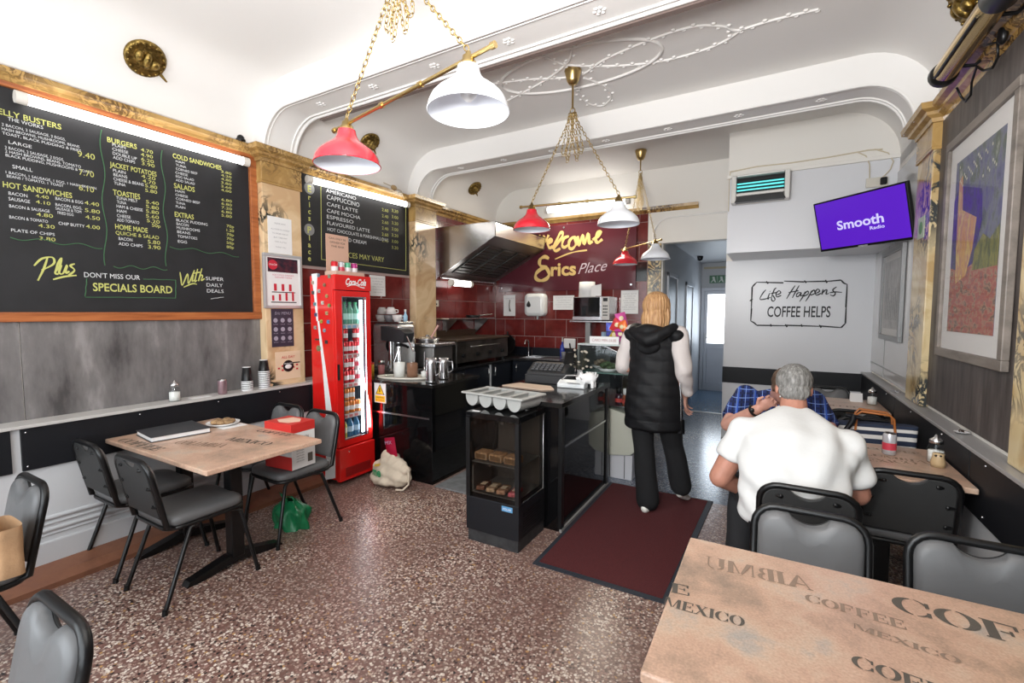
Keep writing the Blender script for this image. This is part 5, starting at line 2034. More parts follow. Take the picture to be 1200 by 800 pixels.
MB().lathe([(0, 0), (.13, 0), (.158, .03), (.154, .032), (.126, .006), (0, .006)], (0, 0, 0), 26, M_).build('pan_body', BLACKP, t)
MB().rod((0, .15, .02), (0, .20, .03), .012, M=M_).build('handle', BLACKP, t)

t = T('steel_shelf', 'steel wall shelf on brackets under the extractor hood', 'shelf', (-3.7, 5.2, 1.44))
q = MB()
q.box(-3.82, -3.58, 4.66, 5.80, 1.455, 1.47)
q.build('shelf_board', STEEL, t, bevel=.002)
for y in (4.85, 5.60):
    q = MB()
    q.prism([(0, 0), (.22, 0), (.22, -.02), (.02, -.20), (0, -.20)], .012, (-3.82, y, 1.455), (1, 0, 0), (0, 0, 1))
    q.build('bracket', DSTEEL, t)
t = T('frying_pan', 'black frying pan lying on the steel wall shelf', 'pan', (-3.70, 5.38, 1.47))
MB().lathe([(0, 0), (.09, 0), (.108, .035), (.104, .035), (.088, .005), (0, .005)], (-3.70, 5.38, 1.471), 24).build('pan_body', BLACKP, t)
MB().rod((-3.67, 5.48, 1.50), (-3.60, 5.72, 1.52), .010).build('handle', STEEL, t)

# extractor hood
t = T('extractor_hood', 'big stainless steel extractor hood on the left wall of the kitchen', 'hood', (-3.4, 5.45, 1.99))
xa, xb, ya, yb_ = XL + .015, -2.95, 4.76, 6.15
q = MB()
sec = [(xa, 2.00), (xa, 2.64), (xb, 2.64), (xb, 2.465), (xb - .03, 2.465)]
# side cheeks, top, front lip
for y in (ya, yb_ - .012):
    q.prism([(xa, 2.00), (xb - .02, 2.46), (xb, 2.465), (xb, 2.64), (xa, 2.64)], .012, (0, y + .012, 0), (1, 0, 0), (0, 0, 1))
q.box(xa, xb, ya, yb_, 2.628, 2.64)
q.box(xb - .012, xb, ya, yb_, 2.465, 2.64)
q.build('canopy', STEEL, t)
q = MB()
def hp_(s, y):
    x = xa + (xb - .012 - xa) * s
    return (x, y, 2.00 + (2.455 - 2.00) * s + .02)
q.add([hp_(0, ya + .012), hp_(1, ya + .012), hp_(1, yb_ - .012), hp_(0, yb_ - .012), ], [(0, 1, 2, 3)])
q.add([tuple(Vector(hp_(s, y)) + Vector((0, 0, -.012))) for s, y in ((0, ya + .012), (1, ya + .012), (1, yb_ - .012), (0, yb_ - .012))], [(0, 1, 2, 3)])
q.build('underside', DSTEEL, t)
for k in range(3):
    y0 = ya + .14 + k * .38
    q = MB()
    for i in range(9):
        s0 = .18 + i * .068
        a, b = Vector(hp_(s0, y0)), Vector(hp_(s0 + .035, y0))
        a2, b2 = Vector(hp_(s0, y0 + .32)), Vector(hp_(s0 + .035, y0 + .32))
        dz = Vector((.004, 0, -.026))
        q.add([a + dz, b + dz, b2 + dz, a2 + dz, a + dz * .5, b + dz * .5, b2 + dz * .5, a2 + dz * .5], [(0, 1, 2, 3), (4, 5, 6, 7), (0, 1, 5, 4), (2, 3, 7, 6), (0, 3, 7, 4), (1, 2, 6, 5)])
    q.tube([Vector(hp_(s_, y_)) + Vector((0, 0, -.022)) for s_, y_ in ((.15, y0 - .01), (.82, y0 - .01), (.82, y0 + .33), (.15, y0 + .33))], .008, 6, closed=True)
    q.build('grease_filter', mat('greasy_filter', (.10, .10, .095), .45, .8), t)
q = MB()
q.tube([(-3.79, ya + .02, 1.995), (-3.79, yb_ - .02, 1.995)], .016, 8)
q.build('grease_gutter', STEEL, t)
strip_light('strip_light', 'short lit lamp under the extractor hood', (-3.66, 4.80, 1.93), (-3.66, 5.28, 1.93), h=.07)
q = MB()
q.box(-3.835, -3.80, 4.63, 4.74, 1.62, 1.70)
sk = tag(q.build('wall_socket', mat('cream_plastic', (.62, .58, .50), .4), bevel=.006), 'cream wall socket beside the second marble pilaster under the hood', 'socket')
q = MB()
q.box(-3.80, -3.796, 4.67, 4.70, 1.64, 1.66)
q.build('switch', BLACKP, sk)
q = MB()
q.rod((-3.796, 4.66, 1.78), (-3.70, 4.68, 1.80), .02)

# microwave on its shelf
t = T('microwave_shelf', 'steel shelf with a post that carries the microwave', 'shelf', (-2.15, 5.98, 1.41))
q = MB()
q.box(-2.42, -1.80, 5.82, 6.17, 1.415, 1.435)
q.build('shelf_board', STEEL, t, bevel=.003)
q = MB()
q.box(-2.24, -2.17, 5.95, 6.0, .905, 1.415)
q.build('post', DSTEEL, t)
t = T('microwave', 'steel microwave oven on the back wall shelf', 'microwave', (-2.12, 5.96, 1.437))
q = MB()
q.box(-2.37, -1.86, 5.82, 6.16, 1.445, 1.755)
q.build('casing', STEEL, t, bevel=.008)
q = MB()
q.box(-2.355, -1.99, 5.808, 5.822, 1.49, 1.745)
dd = q.build('door', BLACKG, t, bevel=.003)
q = MB()
q.box(-2.37, -1.97, 5.806, 5.82, 1.447, 1.488)
q.build('door_rail', STEEL, dd)
q = MB()
q.box(-1.965, -1.865, 5.806, 5.822, 1.45, 1.75)
cp = q.build('control_panel', mat('champagne_panel', (.50, .46, .42), .35, .5), t)
q = MB()
q.box(-1.945, -1.885, 5.803, 5.807, 1.69, 1.735)
for i in range(4):
    for k in range(3):
        q.box(-1.945 + k * .022, -1.93 + k * .022, 5.803, 5.807, 1.50 + i * .04, 1.52 + i * .04)
q.build('keypad', BLACKP, cp)
for x in (-2.34, -1.89):
    for y in (5.86, 6.12):
        MB().rod((x, y, 1.435), (x, y, 1.447), .014).build('foot', BLACKP, t)
t = T('paper_roll', 'roll of white paper towel on top of the microwave', 'paper roll', (-2.22, 5.97, 1.757))
MB().lathe([(.03, 0), (.115, 0), (.105, .20), (.03, .20)], (-2.22, 5.95, 1.757), 26).build('roll', PAPER, t)
q = MB()
q.grid(lambda u, v: (-2.13 + .12 * u, 5.86 + .06 * u, 1.765 + .13 * v + .03 * u * v), 6, 4)
q.build('loose_sheet', PAPER, t)

t = T('washing_up_bottle', 'blue bottle standing by the sink on the back worktop', 'bottle', (-2.66, 5.98, .90))
MB().lathe([(0, 0), (.034, 0), (.036, .10), (.028, .16), (.012, .19), (.012, .22), (0, .22)], (-2.66, 6.14, .902), 16).build('body', mat('blue_detergent', (.03, .05, .28), .2), t)
MB().lathe([(.014, .22), (.006, .285), (0, .285)], (-2.66, 6.14, .902), 12).build('cap', CG, t)
t = T('electric_socket_box', 'white plug socket box with a black plug on the black upstand', 'socket', (-2.57, 6.15, 1.0))
q = MB()
q.box(-2.64, -2.46, 6.13, 6.17, 1.03, 1.17)
q.build('box', CW, t, bevel=.015)
MB().tube([(-2.54, 6.125, 1.10), (-2.52, 6.09, 1.06), (-2.50, 6.10, .97)], .010, 6).build('plug', BLACKP, t)
for x, lb in ((-2.60, 'left of two dark mugs under the white socket box'), (-2.50, 'right of two dark mugs under the white socket box')):
    cup(lb, x, 6.05, .902, .036, .08, CD)

# ------------------------------------------------------------------ floor mats
t = tag(MB().box(-2.57, -2.02, 3.12, 4.6, .001, .010).build('grey_floor_mat', mat('ribbed_grey_rubber', (.21, .22, .23), .4, noise=.3, nscale=14), bevel=.003), 'grey rubber mat on the floor between the two black counters', 'mat')
t = T('entrance_mat', 'dark red floor mat with a black edge in front of the glossy counter', 'mat', (-.82, 3.22, 0))
q = MB()
pts = [(-1.245, 2.44), (-.44, 2.44), (-.385, 4.0), (-1.25, 4.0)]
q.prism(pts, .006, (0, 0, .001), (1, 0, 0), (0, 1, 0))
q.build('rubber_edge', mat('blue_black_rubber', (.025, .03, .04), .6), t)
q = MB()
q.prism([(-1.215, 2.475), (-.475, 2.475), (-.425, 3.985), (-1.22, 3.985)], .005, (0, 0, .005), (1, 0, 0), (0, 1, 0))
q.build('carpet', mat('oxblood_carpet', (.105, .016, .018), .95, noise=.35, nscale=260, bump=.5, bscale=400), t)

# ------------------------------------------------------------------ glossy pay counter
t = T('pay_counter', 'gloss black pay counter with a steel strip beside the red mat', 'counter', (-1.63, 3.43, 0))
q = MB()
q.box(-2.0, -1.285, 2.905, 3.935, .0, .885)
q.build('carcass', BLACKG, t)
q = MB()
q.box(-1.285, -1.268, 2.96, 3.90, .03, .885)
fp = q.build('front_panel', BLACKG, t, bevel=.002)
q = MB()
q.box(-1.268, -1.262, 2.965, 3.895, .588, .604)
q.build('steel_strip', STEEL, fp)
for y in (2.905, 3.90):
    q = MB()
    q.box(-1.285, -1.255, y, y + .05, 0, .885)
    q.build('corner_post', BLACKP, t, bevel=.003)
q = MB()
q.box(-2.01, -1.25, 2.885, 3.955, .885, .92)
q.build('worktop', mat('speckled_black_worktop', (.018, .017, .016), .12), t, bevel=.004)
q = MB()
q.box(-1.268, -1.252, 2.9, 3.95, 0, .02)
q.build('kick_strip', mat('grey_kick_strip', (.3, .29, .28), .5), t)

# refrigerated display cabinet
t = T('display_cabinet', 'black glass-fronted display cabinet at the end of the pay counter', 'display cabinet', (-1.575, 2.69, 0))
x0, x1, y0, y1 = -1.78, -1.372, 2.495, 2.88
q = MB()
q.box(x0 + .01, x1 - .01, y0 + .01, y1, 0, .08)
q.build('base', mat('worn_black_base', (.035, .035, .037), .6, noise=.4, nscale=20), t)
q = MB()
q.box(x0, x1, y0, y1, .08, .31)
lw = q.build('lower_housing', BLACKM, t, bevel=.004)
q = MB()
for i in range(9):
    q.box(x1 - .001, x1 + .002, y0 + .06, y1 - .04, .11 + i * .017, .118 + i * .017)
q.build('vent_slots', BLACKP, lw)
q = MB()
q.box(x1 - .125, x1 - .045, y0 - .003, y0 - .0005, .262, .296)
bs = q.build('blue_badge', mat('badge_blue', (.10, .28, .50), .4), lw)
q = MB()
text(q, 'POLAR', (x1 - .085, y0 - .003, .272), (1, 0, 0), (0, 0, 1), .014, .06, .2, center=True)
q.build('badge_print', WHITEP, bs)
q = MB()
q.box(x0, x1, y0, y1, .845, .885)
tp_ = q.build('top_panel', BLACKG, t, bevel=.004)
q = MB()
q.box(x0 + .03, x0 + .09, y0 + .03, y0 + .05, .885, .887)
q.build('white_sticker', PAPER, tp_)
for xx in (x0, x1 - .03):
    for yy in (y0, y1 - .03):
        q = MB()
        q.box(xx, xx + .03, yy, yy + .03, .31, .845)
        q.build('corner_post', BLACKP, t)
q = MB()
q.box(x0 + .03, x1 - .03, y0 + .006, y0 + .011, .31, .845)
q.build('front_glass', PANED, t)
q = MB()
q.box(x1 - .011, x1 - .006, y0 + .03, y1 - .03, .31, .845)
q.build('side_glass', PANED, t)
q = MB()
q.box(x0 + .006, x0 + .011, y0 + .03, y1 - .03, .31, .845)
q.build('side_glass', PANED, t)
q = MB()
q.tube([(x1 + .001, y0 + .035, .32), (x1 + .001, y1 - .035, .32), (x1 + .001, y1 - .035, .84)], .003, 4)
q.build('glass_trim', STEEL, t)
q = MB()
q.box(x0 + .03, x1 - .03, y1 - .02, y1 - .01, .31, .845)
q.build('back_panel', mat('dark_inner_back', (.06, .05, .045), .4), t)
for z in (.335, .545):
    q = MB()
    q.box(x0 + .03, x1 - .03, y0 + .03, y1 - .03, z - .006, z)
    q.build('shelf', mat('dark_wire_shelf', (.12, .12, .12), .4, .5), t)
q = MB()
q.rod((-1.60, 2.68, .845), (-1.60, 2.68, .78), .03, .02)
q.build('inner_lamp', DSTEEL, t)
FLP = mat('flapjack_brown', (.42, .24, .12), .5, noise=.5, nscale=60)
for i, x in enumerate((-1.70, -1.585, -1.47)):
    g = 'wrapped flapjacks on the upper display shelf'
    if i == 0:
        fj = T('flapjack', 'brown wrapped flapjack on the upper shelf of the display cabinet, leftmost', 'cake', (x, 2.60, .545), group=g)
        q = MB()
        q.cbox((x, 2.60, .575), (.10, .10, .052))
        q.build('cake_block', FLP, fj, bevel=.01)
        q = MB()
        q.cbox((x, 2.552, .575), (.094, .004, .03))
        q.build('wrapper', mat('clear_wrap', (.55, .42, .3), .1, alpha=.6), fj)
    else:
        dup(fj, (x, 2.60, .545), 0, 'brown wrapped flapjack on the upper shelf of the display cabinet, ' + ('', 'middle', 'rightmost')[i], g)
for i, (x, nm, c) in enumerate(((-1.71, 'dark brown', (.18, .07, .04)), (-1.63, 'cream and brown', (.55, .38, .25)), (-1.55, 'pale brown', (.50, .28, .18)), (-1.46, 'pink', (.62, .12, .16)))):
    t2 = T('wrapped_cake_bar', '%s wrapped cake bar on the lower shelf of the display cabinet' % nm, 'cake', (x, 2.62, .335))
    M_ = Matrix.Translation((x, 2.61, .352)) @ Matrix.Rotation(.25, 4, 'Z') @ Matrix.Rotation(-.12, 4, 'X')
    q = MB()
    q.cbox((0, 0, 0), (.062, .17, .028), M_)
    q.build('wrapper', mat('wrap_' + nm.replace(' ', '_'), c, .25, noise=.5, nscale=50), t2, bevel=.008)
    q = MB()
    q.cbox((0, .005, .0145), (.035, .07, .002), M_)
    q.build('wrapper_print', mat('cream_print', (.7, .6, .45), .4), t2)

# cutlery tray across the cabinet top
t = T('cutlery_tray', 'grey plastic cutlery tray with four compartments on the display cabinet', 'tray', (-1.63, 2.70, .885))
GP = mat('grey_cutlery_plastic', (.36, .36, .345), .45)
C0 = Vector((-1.63, 2.735, .985))
M_ = Matrix.Translation(C0) @ Matrix.Rotation(R(-7), 4, 'Z')
W_, D_ = .53, .29
n_ = 4
q = MB()
cw = (W_ - .04) / n_
# rim plate with openings made of bars
q.box(-W_ / 2, W_ / 2, -D_ / 2, -D_ / 2 + .028, -.008, .006, M_)
q.box(-W_ / 2, W_ / 2, D_ / 2 - .028, D_ / 2, -.008, .006, M_)
for i in range(n_ + 1):
    xx = -W_ / 2 + .02 + i * cw
    wd = .014 if 0 < i < n_ else .02
    q.box(xx - wd, xx + wd, -D_ / 2 + .028, D_ / 2 - .028, -.008, .004, M_)
q.build('rim', GP, t, bevel=.004)
for i in range(n_):
    xx = -W_ / 2 + .02 + (i + .5) * cw
    r_ = cw / 2 - .006
    q = MB()
    sec_ = [(xx - r_, 0)] + [(xx + r_ * math.cos(a), -.03 + (.061) * math.sin(a)) for a in [PI + PI * k / 10 for k in range(11)]] + [(xx + r_, 0)]
    ring = lambda y: [(a_, y, b_) for a_, b_ in sec_]
    y_a, y_b = -D_ / 2 + .022, D_ / 2 - .022
    k = len(sec_)
    A_, B_ = ring(y_a), ring(y_b)
    q.add(A_ + B_, [(j, j + 1, k + j + 1, k + j) for j in range(k - 1)], True, M_)
    q.add(A_, [list(range(k))], False, M_)
    q.add(B_, [list(range(k))], False, M_)
    q.build('compartment', GP, t)

# things on the pay counter
t = T('cash_register', 'black cash register with a hinged display on the pay counter', 'till', (-1.72, 3.74, .92))
M_ = Matrix.Translation((-1.74, 3.76, .92)) @ Matrix.Rotation(R(4), 4, 'Z')
BR = mat('register_black', (.02, .02, .022), .4)
q = MB()
q.box(-.20, .20, -.13, .13, .0, .075, M_)
q.build('cash_drawer', BR, t, bevel=.006)
q = MB()
q.prism([(-.13, .075), (.13, .075), (.13, .165), (.02, .165), (-.12, .10)], .36, (-.18, 0, 0), (0, 1, 0), (0, 0, 1), M_)
q.build('keyboard_housing', BR, t, bevel=.006)
q = MB()
for i in range(7):
    for k in range(4):
        q.cbox((-.14 + i * .042, -.085 + k * .030, .122 + k * .013), (.03, .018, .012), M_)
q.build('keys', mat('dark_grey_keys', (.07, .07, .075), .5), t)
q = MB()
q.prism([(0, 0), (.09, .02), (.10, .12), (.02, .11)], .012, (.10, .05, .15), (1, 0, 0), (0, .25, 1), M_)
q.build('customer_display', BLACKG, t, bevel=.003)
t = tag(MB().prism([(-2.0, 3.34), (-1.60, 3.30), (-1.53, 3.37), (-1.62, 3.50), (-1.93, 3.53)], .008, (0, 0, .921), (1, 0, 0), (0, 1, 0)).build('kraft_paper_bag', mat('pale_kraft', (.62, .47, .36), .8)), 'flat pale brown paper bag lying on the pay counter', 'paper bag')
t = T('card_reader', 'white card payment machine on the pay counter', 'card machine', (-1.45, 3.55, .92))
M_ = Matrix.Translation((-1.45, 3.56, .921)) @ Matrix.Rotation(R(5), 4, 'Z')
q = MB()
q.prism([(-.05, 0), (.07, 0), (.07, .055), (.03, .06), (-.05, .035)], .23, (-.115, 0, 0), (0, 1, 0), (0, 0, 1), M_)
q.build('body', mat('white_plastic_shell', (.74, .76, .77), .3), t, bevel=.01, seg=3)
q = MB()
q.prism([(0, 0), (.10, 0), (.10, .004), (0, .004)], .05, (-.02, -.045, .040), (1, 0, 0), (0, .25, 1), M_)
q.tube([(-.09, 0, .06), (-.06, .03, .095), (.05, .03, .10), (.08, 0, .07)], .006, 6, M=M_)
q.build('paper_guide', CG, t)
# ceramic pig
t = T('money_box', 'white pig-shaped money box beside the card payment machine', 'ornament', (-1.33, 3.60, .92))
def pig(mb):
    c = Vector((-1.325, 3.62, 1.0))
    mb.ball(c, (.066, .046, .048), 18, 12)
    mb.ball(c + Vector((-.060, -.014, .006)), (.033, .031, .033), 14, 8)
    mb.rod(c + Vector((-.075, -.018, 0)), c + Vector((-.103, -.024, -.008)), .015, .014)
    for dx in (-.036, .038):
        for dy in (-.024, .024):
            mb.rod(c + Vector((dx, dy, -.025)), c + Vector((dx, dy, -.078)), .016, .014)
    for dy in (-.020, .012):
        mb.rod(c + Vector((-.056, dy - .010, .026)), c + Vector((-.066, dy - .014, .054)), .011, .004)


remesh(pig, 'body', mat('white_glazed_china', (.80, .79, .78), .2), t, .004, 2)
q = MB()
q.tube([(-1.262, 3.62, 1.01), (-1.250, 3.623, 1.022), (-1.254, 3.626, 1.034), (-1.246, 3.62, 1.036)], .0035, 6)
q.build('tail', mat('white_glazed_china', (.80, .79, .78), .2), t)
cup('white cup standing behind the cash register', -1.90, 4.02 - .13, .921, .04, .14, CW)
t = T('label_holder', 'small black holder with white tags at the back of the pay counter', 'card holder', (-1.40, 3.90, .92))
q = MB()
q.box(-1.45, -1.34, 3.86, 3.91, .921, .985)
q.build('holder', BLACKP, t, bevel=.003)
for i in range(4):
    q = MB()
    q.box(-1.445 + i * .026, -1.425 + i * .026, 3.87, 3.874, .985, 1.02)
    q.build('tag', PAPER, t)

# ------------------------------------------------------------------ curved glass deli counter
t = T('deli_counter', 'cream deli display counter with curved glass behind the woman', 'deli counter', (-1.5, 4.6, 0))
CRM = mat('cream_enamel_panel', (.52, .52, .44), .35)
x0, x1, y0, y1 = -1.62, -1.035, 4.10, 5.05
bodyp = [(-1.62, .27), (-1.55, .235), (-1.30, .225), (-1.10, .25), (-1.045, .30), (-1.035, .45), (-1.05, .60), (-1.30, .66), (-1.56, .675), (-1.62, .675)]
q = MB()
q.prism(bodyp, .03, (0, y0 + .03, 0), (1, 0, 0), (0, 0, 1))
q.build('end_panel', CRM, t, bevel=.006)
q = MB()
q.prism(bodyp, y1 - y0 - .06, (0, y1 - .03, 0), (1, 0, 0), (0, 0, 1))
q.build('body', CRM, t)
q = MB()
q.prism(bodyp, .03, (0, y1, 0), (1, 0, 0), (0, 0, 1))
q.build('end_panel', CRM, t, bevel=.006)
q = MB()
q.box(-1.58, -1.09, 4.14, 5.0, 0, .235)
bs = q.build('plinth', mat('white_plinth', (.60, .60, .63), .4), t, bevel=.004)
for x in (-1.45, -1.30, -1.16):
    q = MB()
    q.box(x - .003, x + .003, 4.134, 4.141, .01, .225)
    q.build('panel_joint', mat('dark_joint', (.1, .1, .1), .6), bs)
gp = [(-1.05, .60), (-1.04, .75), (-1.06, .92), (-1.12, 1.07), (-1.22, 1.18), (-1.36, 1.24), (-1.60, 1.24)]
q = MB()
k = len(gp)
q.add([(x, y0 + .02, z) for x, z in gp] + [(x, y1 - .02, z) for x, z in gp], [(i, i + 1, k + i + 1, k + i) for i in range(k - 2)], True)
q.build('curved_front_glass', PANE, t)
for y in (y0 + .01, y1 - .01):
    q = MB()
    q.prism(gp + [(-1.60, .675)], .004, (0, y, 0), (1, 0, 0), (0, 0, 1))
    q.build('end_glass', PANE, t)
q = MB()
q.tube([(x, y0 + .008, z) for x, z in gp], .006, 6)
q.build('edge_trim', STEEL, t)
q = MB()
q.box(-1.62, -1.20, y0 + .005, y1, 1.24, 1.255)
q.build('top_shelf', mat('pale_glass_shelf', (.45, .50, .48), .1), t, bevel=.002)
q = MB()
q.box(-1.59, -1.12, y0 + .03, y1 - .03, .975, .985)
q.build('glass_shelf', mat('green_edge_glass', (.30, .48, .42), .1, alpha=.5), t)
q = MB()
q.box(-1.62, -1.60, y0, y1, .675, 1.24)
q.build('back_doors', mat('dim_glass', (.12, .13, .12), .15), t)
q = MB()
q.box(-1.59, -1.10, y0 + .03, y1 - .03, .675, .685)
q.build('deck', STEEL, t)
for i, (x, y, c, nm, lb) in enumerate(((-1.49, 4.42, (.36, .28, .20), 'bread', 'basket of bread rolls on the left of the deli shelf'), (-1.36, 4.22, (.10, .16, .07), 'salad', 'bowl of green salad on the deli shelf'), (-1.22, 4.40, (.42, .22, .12), 'pies', 'dish of brown pies on the right of the deli shelf'))):
    tt = T('food_dish', lb, 'dish', (x, y, .986))
    MB().lathe([(0, 0), (.06, 0), (.10, .035), (.095, .035), (.055, .006), (0, .006)], (x, y, .986), 18).build('bowl', CW, tt)
    q = MB()
    for k in range(8):
        a = k * .9
        q.ball((x + .05 * math.cos(a), y + .05 * math.sin(a), 1.03 + .015 * (k % 3)), (.03, .03, .022), 8, 5)
    q.build('food', mat('food_' + nm, c, .7, noise=.6, nscale=40), tt)
# bottles low in the deli
for x, y, c, nm, lb in ((-1.175, 4.20, (.30, .08, .04), 'sauce', 'brown sauce bottle with a white cap on the deli deck'), (-1.25, 4.23, (.05, .02, .03), 'cola', 'dark drink bottle beside the sauce bottle on the deli deck'), (-1.11, 4.24, (.10, .10, .11), 'steel', 'short dark pot at the right of the deli deck')):
    tt = T('bottle', lb, 'bottle', (x, y, .686))
    MB().lathe([(0, 0), (.033, 0), (.035, .06), (.028, .09), (.020, .10), (0, .10)], (x, y, .686), 16).build('body', mat('bottle_' + nm, c, .2), tt)
    if nm != 'steel':
        MB().lathe([(.022, .10), (.026, .105), (.026, .155), (0, .158)], (x, y, .686), 16).build('cap', CW if nm == 'sauce' else BLACKP, tt)
    MB().lathe([(.0358, .02), (.0365, .055)], (x, y, .686), 16, cap=False).build('bottle_label', mat('label_red', (.5, .06, .05), .4), tt)
t = tag(MB().box(-1.50, -1.22, 4.10, 4.108, 1.256, 1.325).build('counter_sign', PAPER, bevel=.002), 'white lettered strip sign standing on the front edge of the deli top', 'sign')
q = MB()
text(q, 'CARD MIN £4.00', (-1.36, 4.10, 1.278), (1, 0, 0), (0, 0, 1), .026, .23, center=True)
q.build('print', mat('red_grey_print', (.35, .15, .15), .7), t)
# crisps basket
t = T('wire_basket', 'dark wire basket on the deli top full of crisp packets', 'basket', (-1.31, 4.45, 1.256))
q = MB()
for z in (1.26, 1.31, 1.36):
    q.tube([(-1.31 + x, 4.45 + y, z) for x, y in rrect(-.13, .13, -.10, .10, .02, 3)], .003, 4, closed=True)
for x, y in rrect(-.13, .13, -.10, .10, .02, 1):
    q.tube([(-1.31 + x, 4.45 + y, 1.258), (-1.31 + x, 4.45 + y, 1.36)], .002, 4)
for i in range(7):
    q.tube([(-1.42 + i * .037, 4.35, 1.26), (-1.42 + i * .037, 4.55, 1.26)], .002, 4)
q.build('wire_frame', BLACKP, t)
for i, (x, z, c, nm) in enumerate(((-1.40, 1.40, (.10, .12, .5), 'blue'), (-1.34, 1.44, (.6, .04, .05), 'dark red'), (-1.27, 1.42, (.75, .15, .03), 'orange red'), (-1.22, 1.38, (.10, .4, .12), 'green'), (-1.36, 1.34, (.7, .5, .05), 'yellow'), (-1.29, 1.35, (.5, .05, .3), 'purple'), (-1.30, 1.50, (.65, .10, .35), 'pink'))):
    M_ = Matrix.Translation((x, 4.44 - .02 * (i % 3), z - .02)) @ Matrix.Rotation(.5 * math.sin(i * 2), 4, 'Y') @ Matrix.Rotation(.4 * math.cos(i), 4, 'Z')
    tt = T('crisp_packet', '%s crisp packet in the basket on the deli top' % nm, 'crisps', (x, 4.44, z - .08))
    q = MB()
    def pk(u, v):
        th = .022 * math.sin(PI * u) ** .7 * math.sin(PI * v) ** .5
        return ((u - .5) * .10, -th - .002, (v - .5) * .13)
    q.grid(pk, 8, 8, M=M_)
    q.grid(lambda u, v: ((u - .5) * .10, .022 * math.sin(PI * u) ** .7 * math.sin(PI * v) ** .5 + .002, (v - .5) * .13), 8, 8, M=M_)
    q.build('foil', mat('foil_' + nm.replace(' ', '_'), c, .25, .2), tt)
    q = MB()
    q.ball((0, -.024, .01), (.022, .003, .022), 10, 6, M_)
    q.build('packet_print', mat('packet_pale', (.75, .65, .4), .4), tt)
# dried flowers in a vase behind the register
t = T('flower_vase', 'vase of pale dried flowers at the back of the pay counter beside the till', 'vase', (-1.50, 3.86, .92))
MB().lathe([(0, 0), (.03, 0), (.038, .05), (.022, .09), (.028, .115)], (-1.50, 3.86, .921), 16, cap=False).build('vase_body', CG, t)
for i in range(20):
    a = i * 2.4
    r_ = .04 + .07 * (i % 4) / 3
    q = MB()
    e = Vector((-1.50 + r_ * 1.3 * math.cos(a), 3.86 + r_ * .6 * math.sin(a), 1.13 + .08 * math.sin(i * 1.7)))
    q.tube([(-1.50, 3.86, 1.0), (-1.50 + (e.x + 1.5) * .4, 3.86 + (e.y - 3.86) * .4, 1.06), e], .0022, 4)
    q.build('flower_stem', mat('dark_stem', (.04, .035, .02), .8), t)
    q = MB()
    q.ball(e, (.014, .014, .011), 6, 4)
    q.build('flower_head', mat('pale_flower', (.45, .40, .33), .9), t)

# cotton shopping bag on the floor
t = T('cotton_bag', 'cream cotton shopping bag with green lettering on the floor by the black counter', 'bag', (-2.92, 2.96, 0))
def cbag(mb):
    mb.ball((-2.95, 2.95, .13), (.17, .105, .125), 22, 14)
    mb.ball((-2.87, 2.96, .11), (.16, .10, .105), 20, 12)
    mb.ball((-2.97, 2.94, .07), (.18, .115, .065), 20, 12)
    mb.ball((-2.92, 2.95, .22), (.11, .075, .085), 20, 12)
    mb.ball((-2.95, 2.95, .27), (.07, .055, .05), 16, 10)
    mb.ball((-2.84, 2.95, .20), (.10, .065, .07), 16, 10)
    mb.ball((-2.78, 2.95, .17), (.07, .05, .05), 14, 10)


def crease(v, n):
    if v.z < .02:
        return Vector((v.x, v.y, max(v.z, .003)))
    return v + n * (.007 * math.sin(v.x * 38 + v.z * 45) * math.sin(v.z * 30 - v.x * 16) + .003 * math.sin(v.x * 90 - v.z * 60))


remesh(cbag, 'bag_body', mat('cream_cotton', (.66, .56, .44), .9, noise=.1, nscale=6, bump=.35, bscale=22), t, .008, 4, post=crease)
q = MB()
q.tube([(-2.75, 2.95, .22), (-2.715, 2.95, .19), (-2.70, 2.93, .06), (-2.74, 2.90, .012), (-2.80, 2.88, .012)], .009, 6)
q.build('strap', mat('cream_cotton', (.66, .56, .44), .9), t)


def on_bag(mb):
    """Wrap flat lettering onto the bag: push each point onto its rounded front."""
    for i, p in enumerate(mb.v):
        k = max(0, 1 - ((p.x + 2.95) / .178) ** 2 - ((p.z - .13) / .135) ** 2)
        mb.v[i] = Vector((p.x, 2.95 - .105 * math.sqrt(k) - .014, p.z))
    return mb


q = MB()
text(q, 'me', (-3.045, 2.84, .115), (1, 0, 0), (0, 0, 1), .075, .115, 0, .03)
on_bag(q).build('green_lettering', mat('print_green', (.03, .30, .12), .7), t)
q = MB()
q.grid(lambda u, v: (-3.03 + .07 * u, 2.84, .185 + .02 * v + .02 * u), 6, 3)
on_bag(q).build('yellow_leaf_print', mat('print_ochre', (.60, .42, .05), .7), t)
t = T('crisp_packet', 'shiny red packet sticking out of the cotton shopping bag', 'crisps', (-2.90, 2.95, .28))
M_ = Matrix.Translation((-2.90, 2.93, .36)) @ Matrix.Rotation(R(-12), 4, 'Y')
q = MB()
q.grid(lambda u, v: ((u - .5) * .12, -.02 * math.sin(PI * u) * math.sin(PI * v) - .002, (v - .5) * .17), 8, 8, M=M_)
q.grid(lambda u, v: ((u - .5) * .12, .02 * math.sin(PI * u) * math.sin(PI * v) + .002, (v - .5) * .17), 8, 8, M=M_)
q.build('foil', mat('foil_shiny_red', (.45, .015, .05), .2, .2), t)
q = MB()
text(q, 'MIX', (-.04, -.021, .03), (1, 0, 0), (0, 0, 1), .03, .08)
q.v = [M_ @ p for p in q.v]
q.build('packet_print', mat('packet_lilac', (.5, .4, .6), .4), t)

# ------------------------------------------------------------------ pendant lamps
def shade(mb, c, R_=.152, h=.15):
    """Bell shade hanging from c (top centre)."""
    pr = [(.030, 0), (.032, -.012), (.045, -.03), (.056, -.055), (.075, -.075), (.115, -.105), (R_ - .006, -.140), (R_, -.155), (R_ - .004, -.160)]
    mb.lathe(pr, c, 36, cap=False)


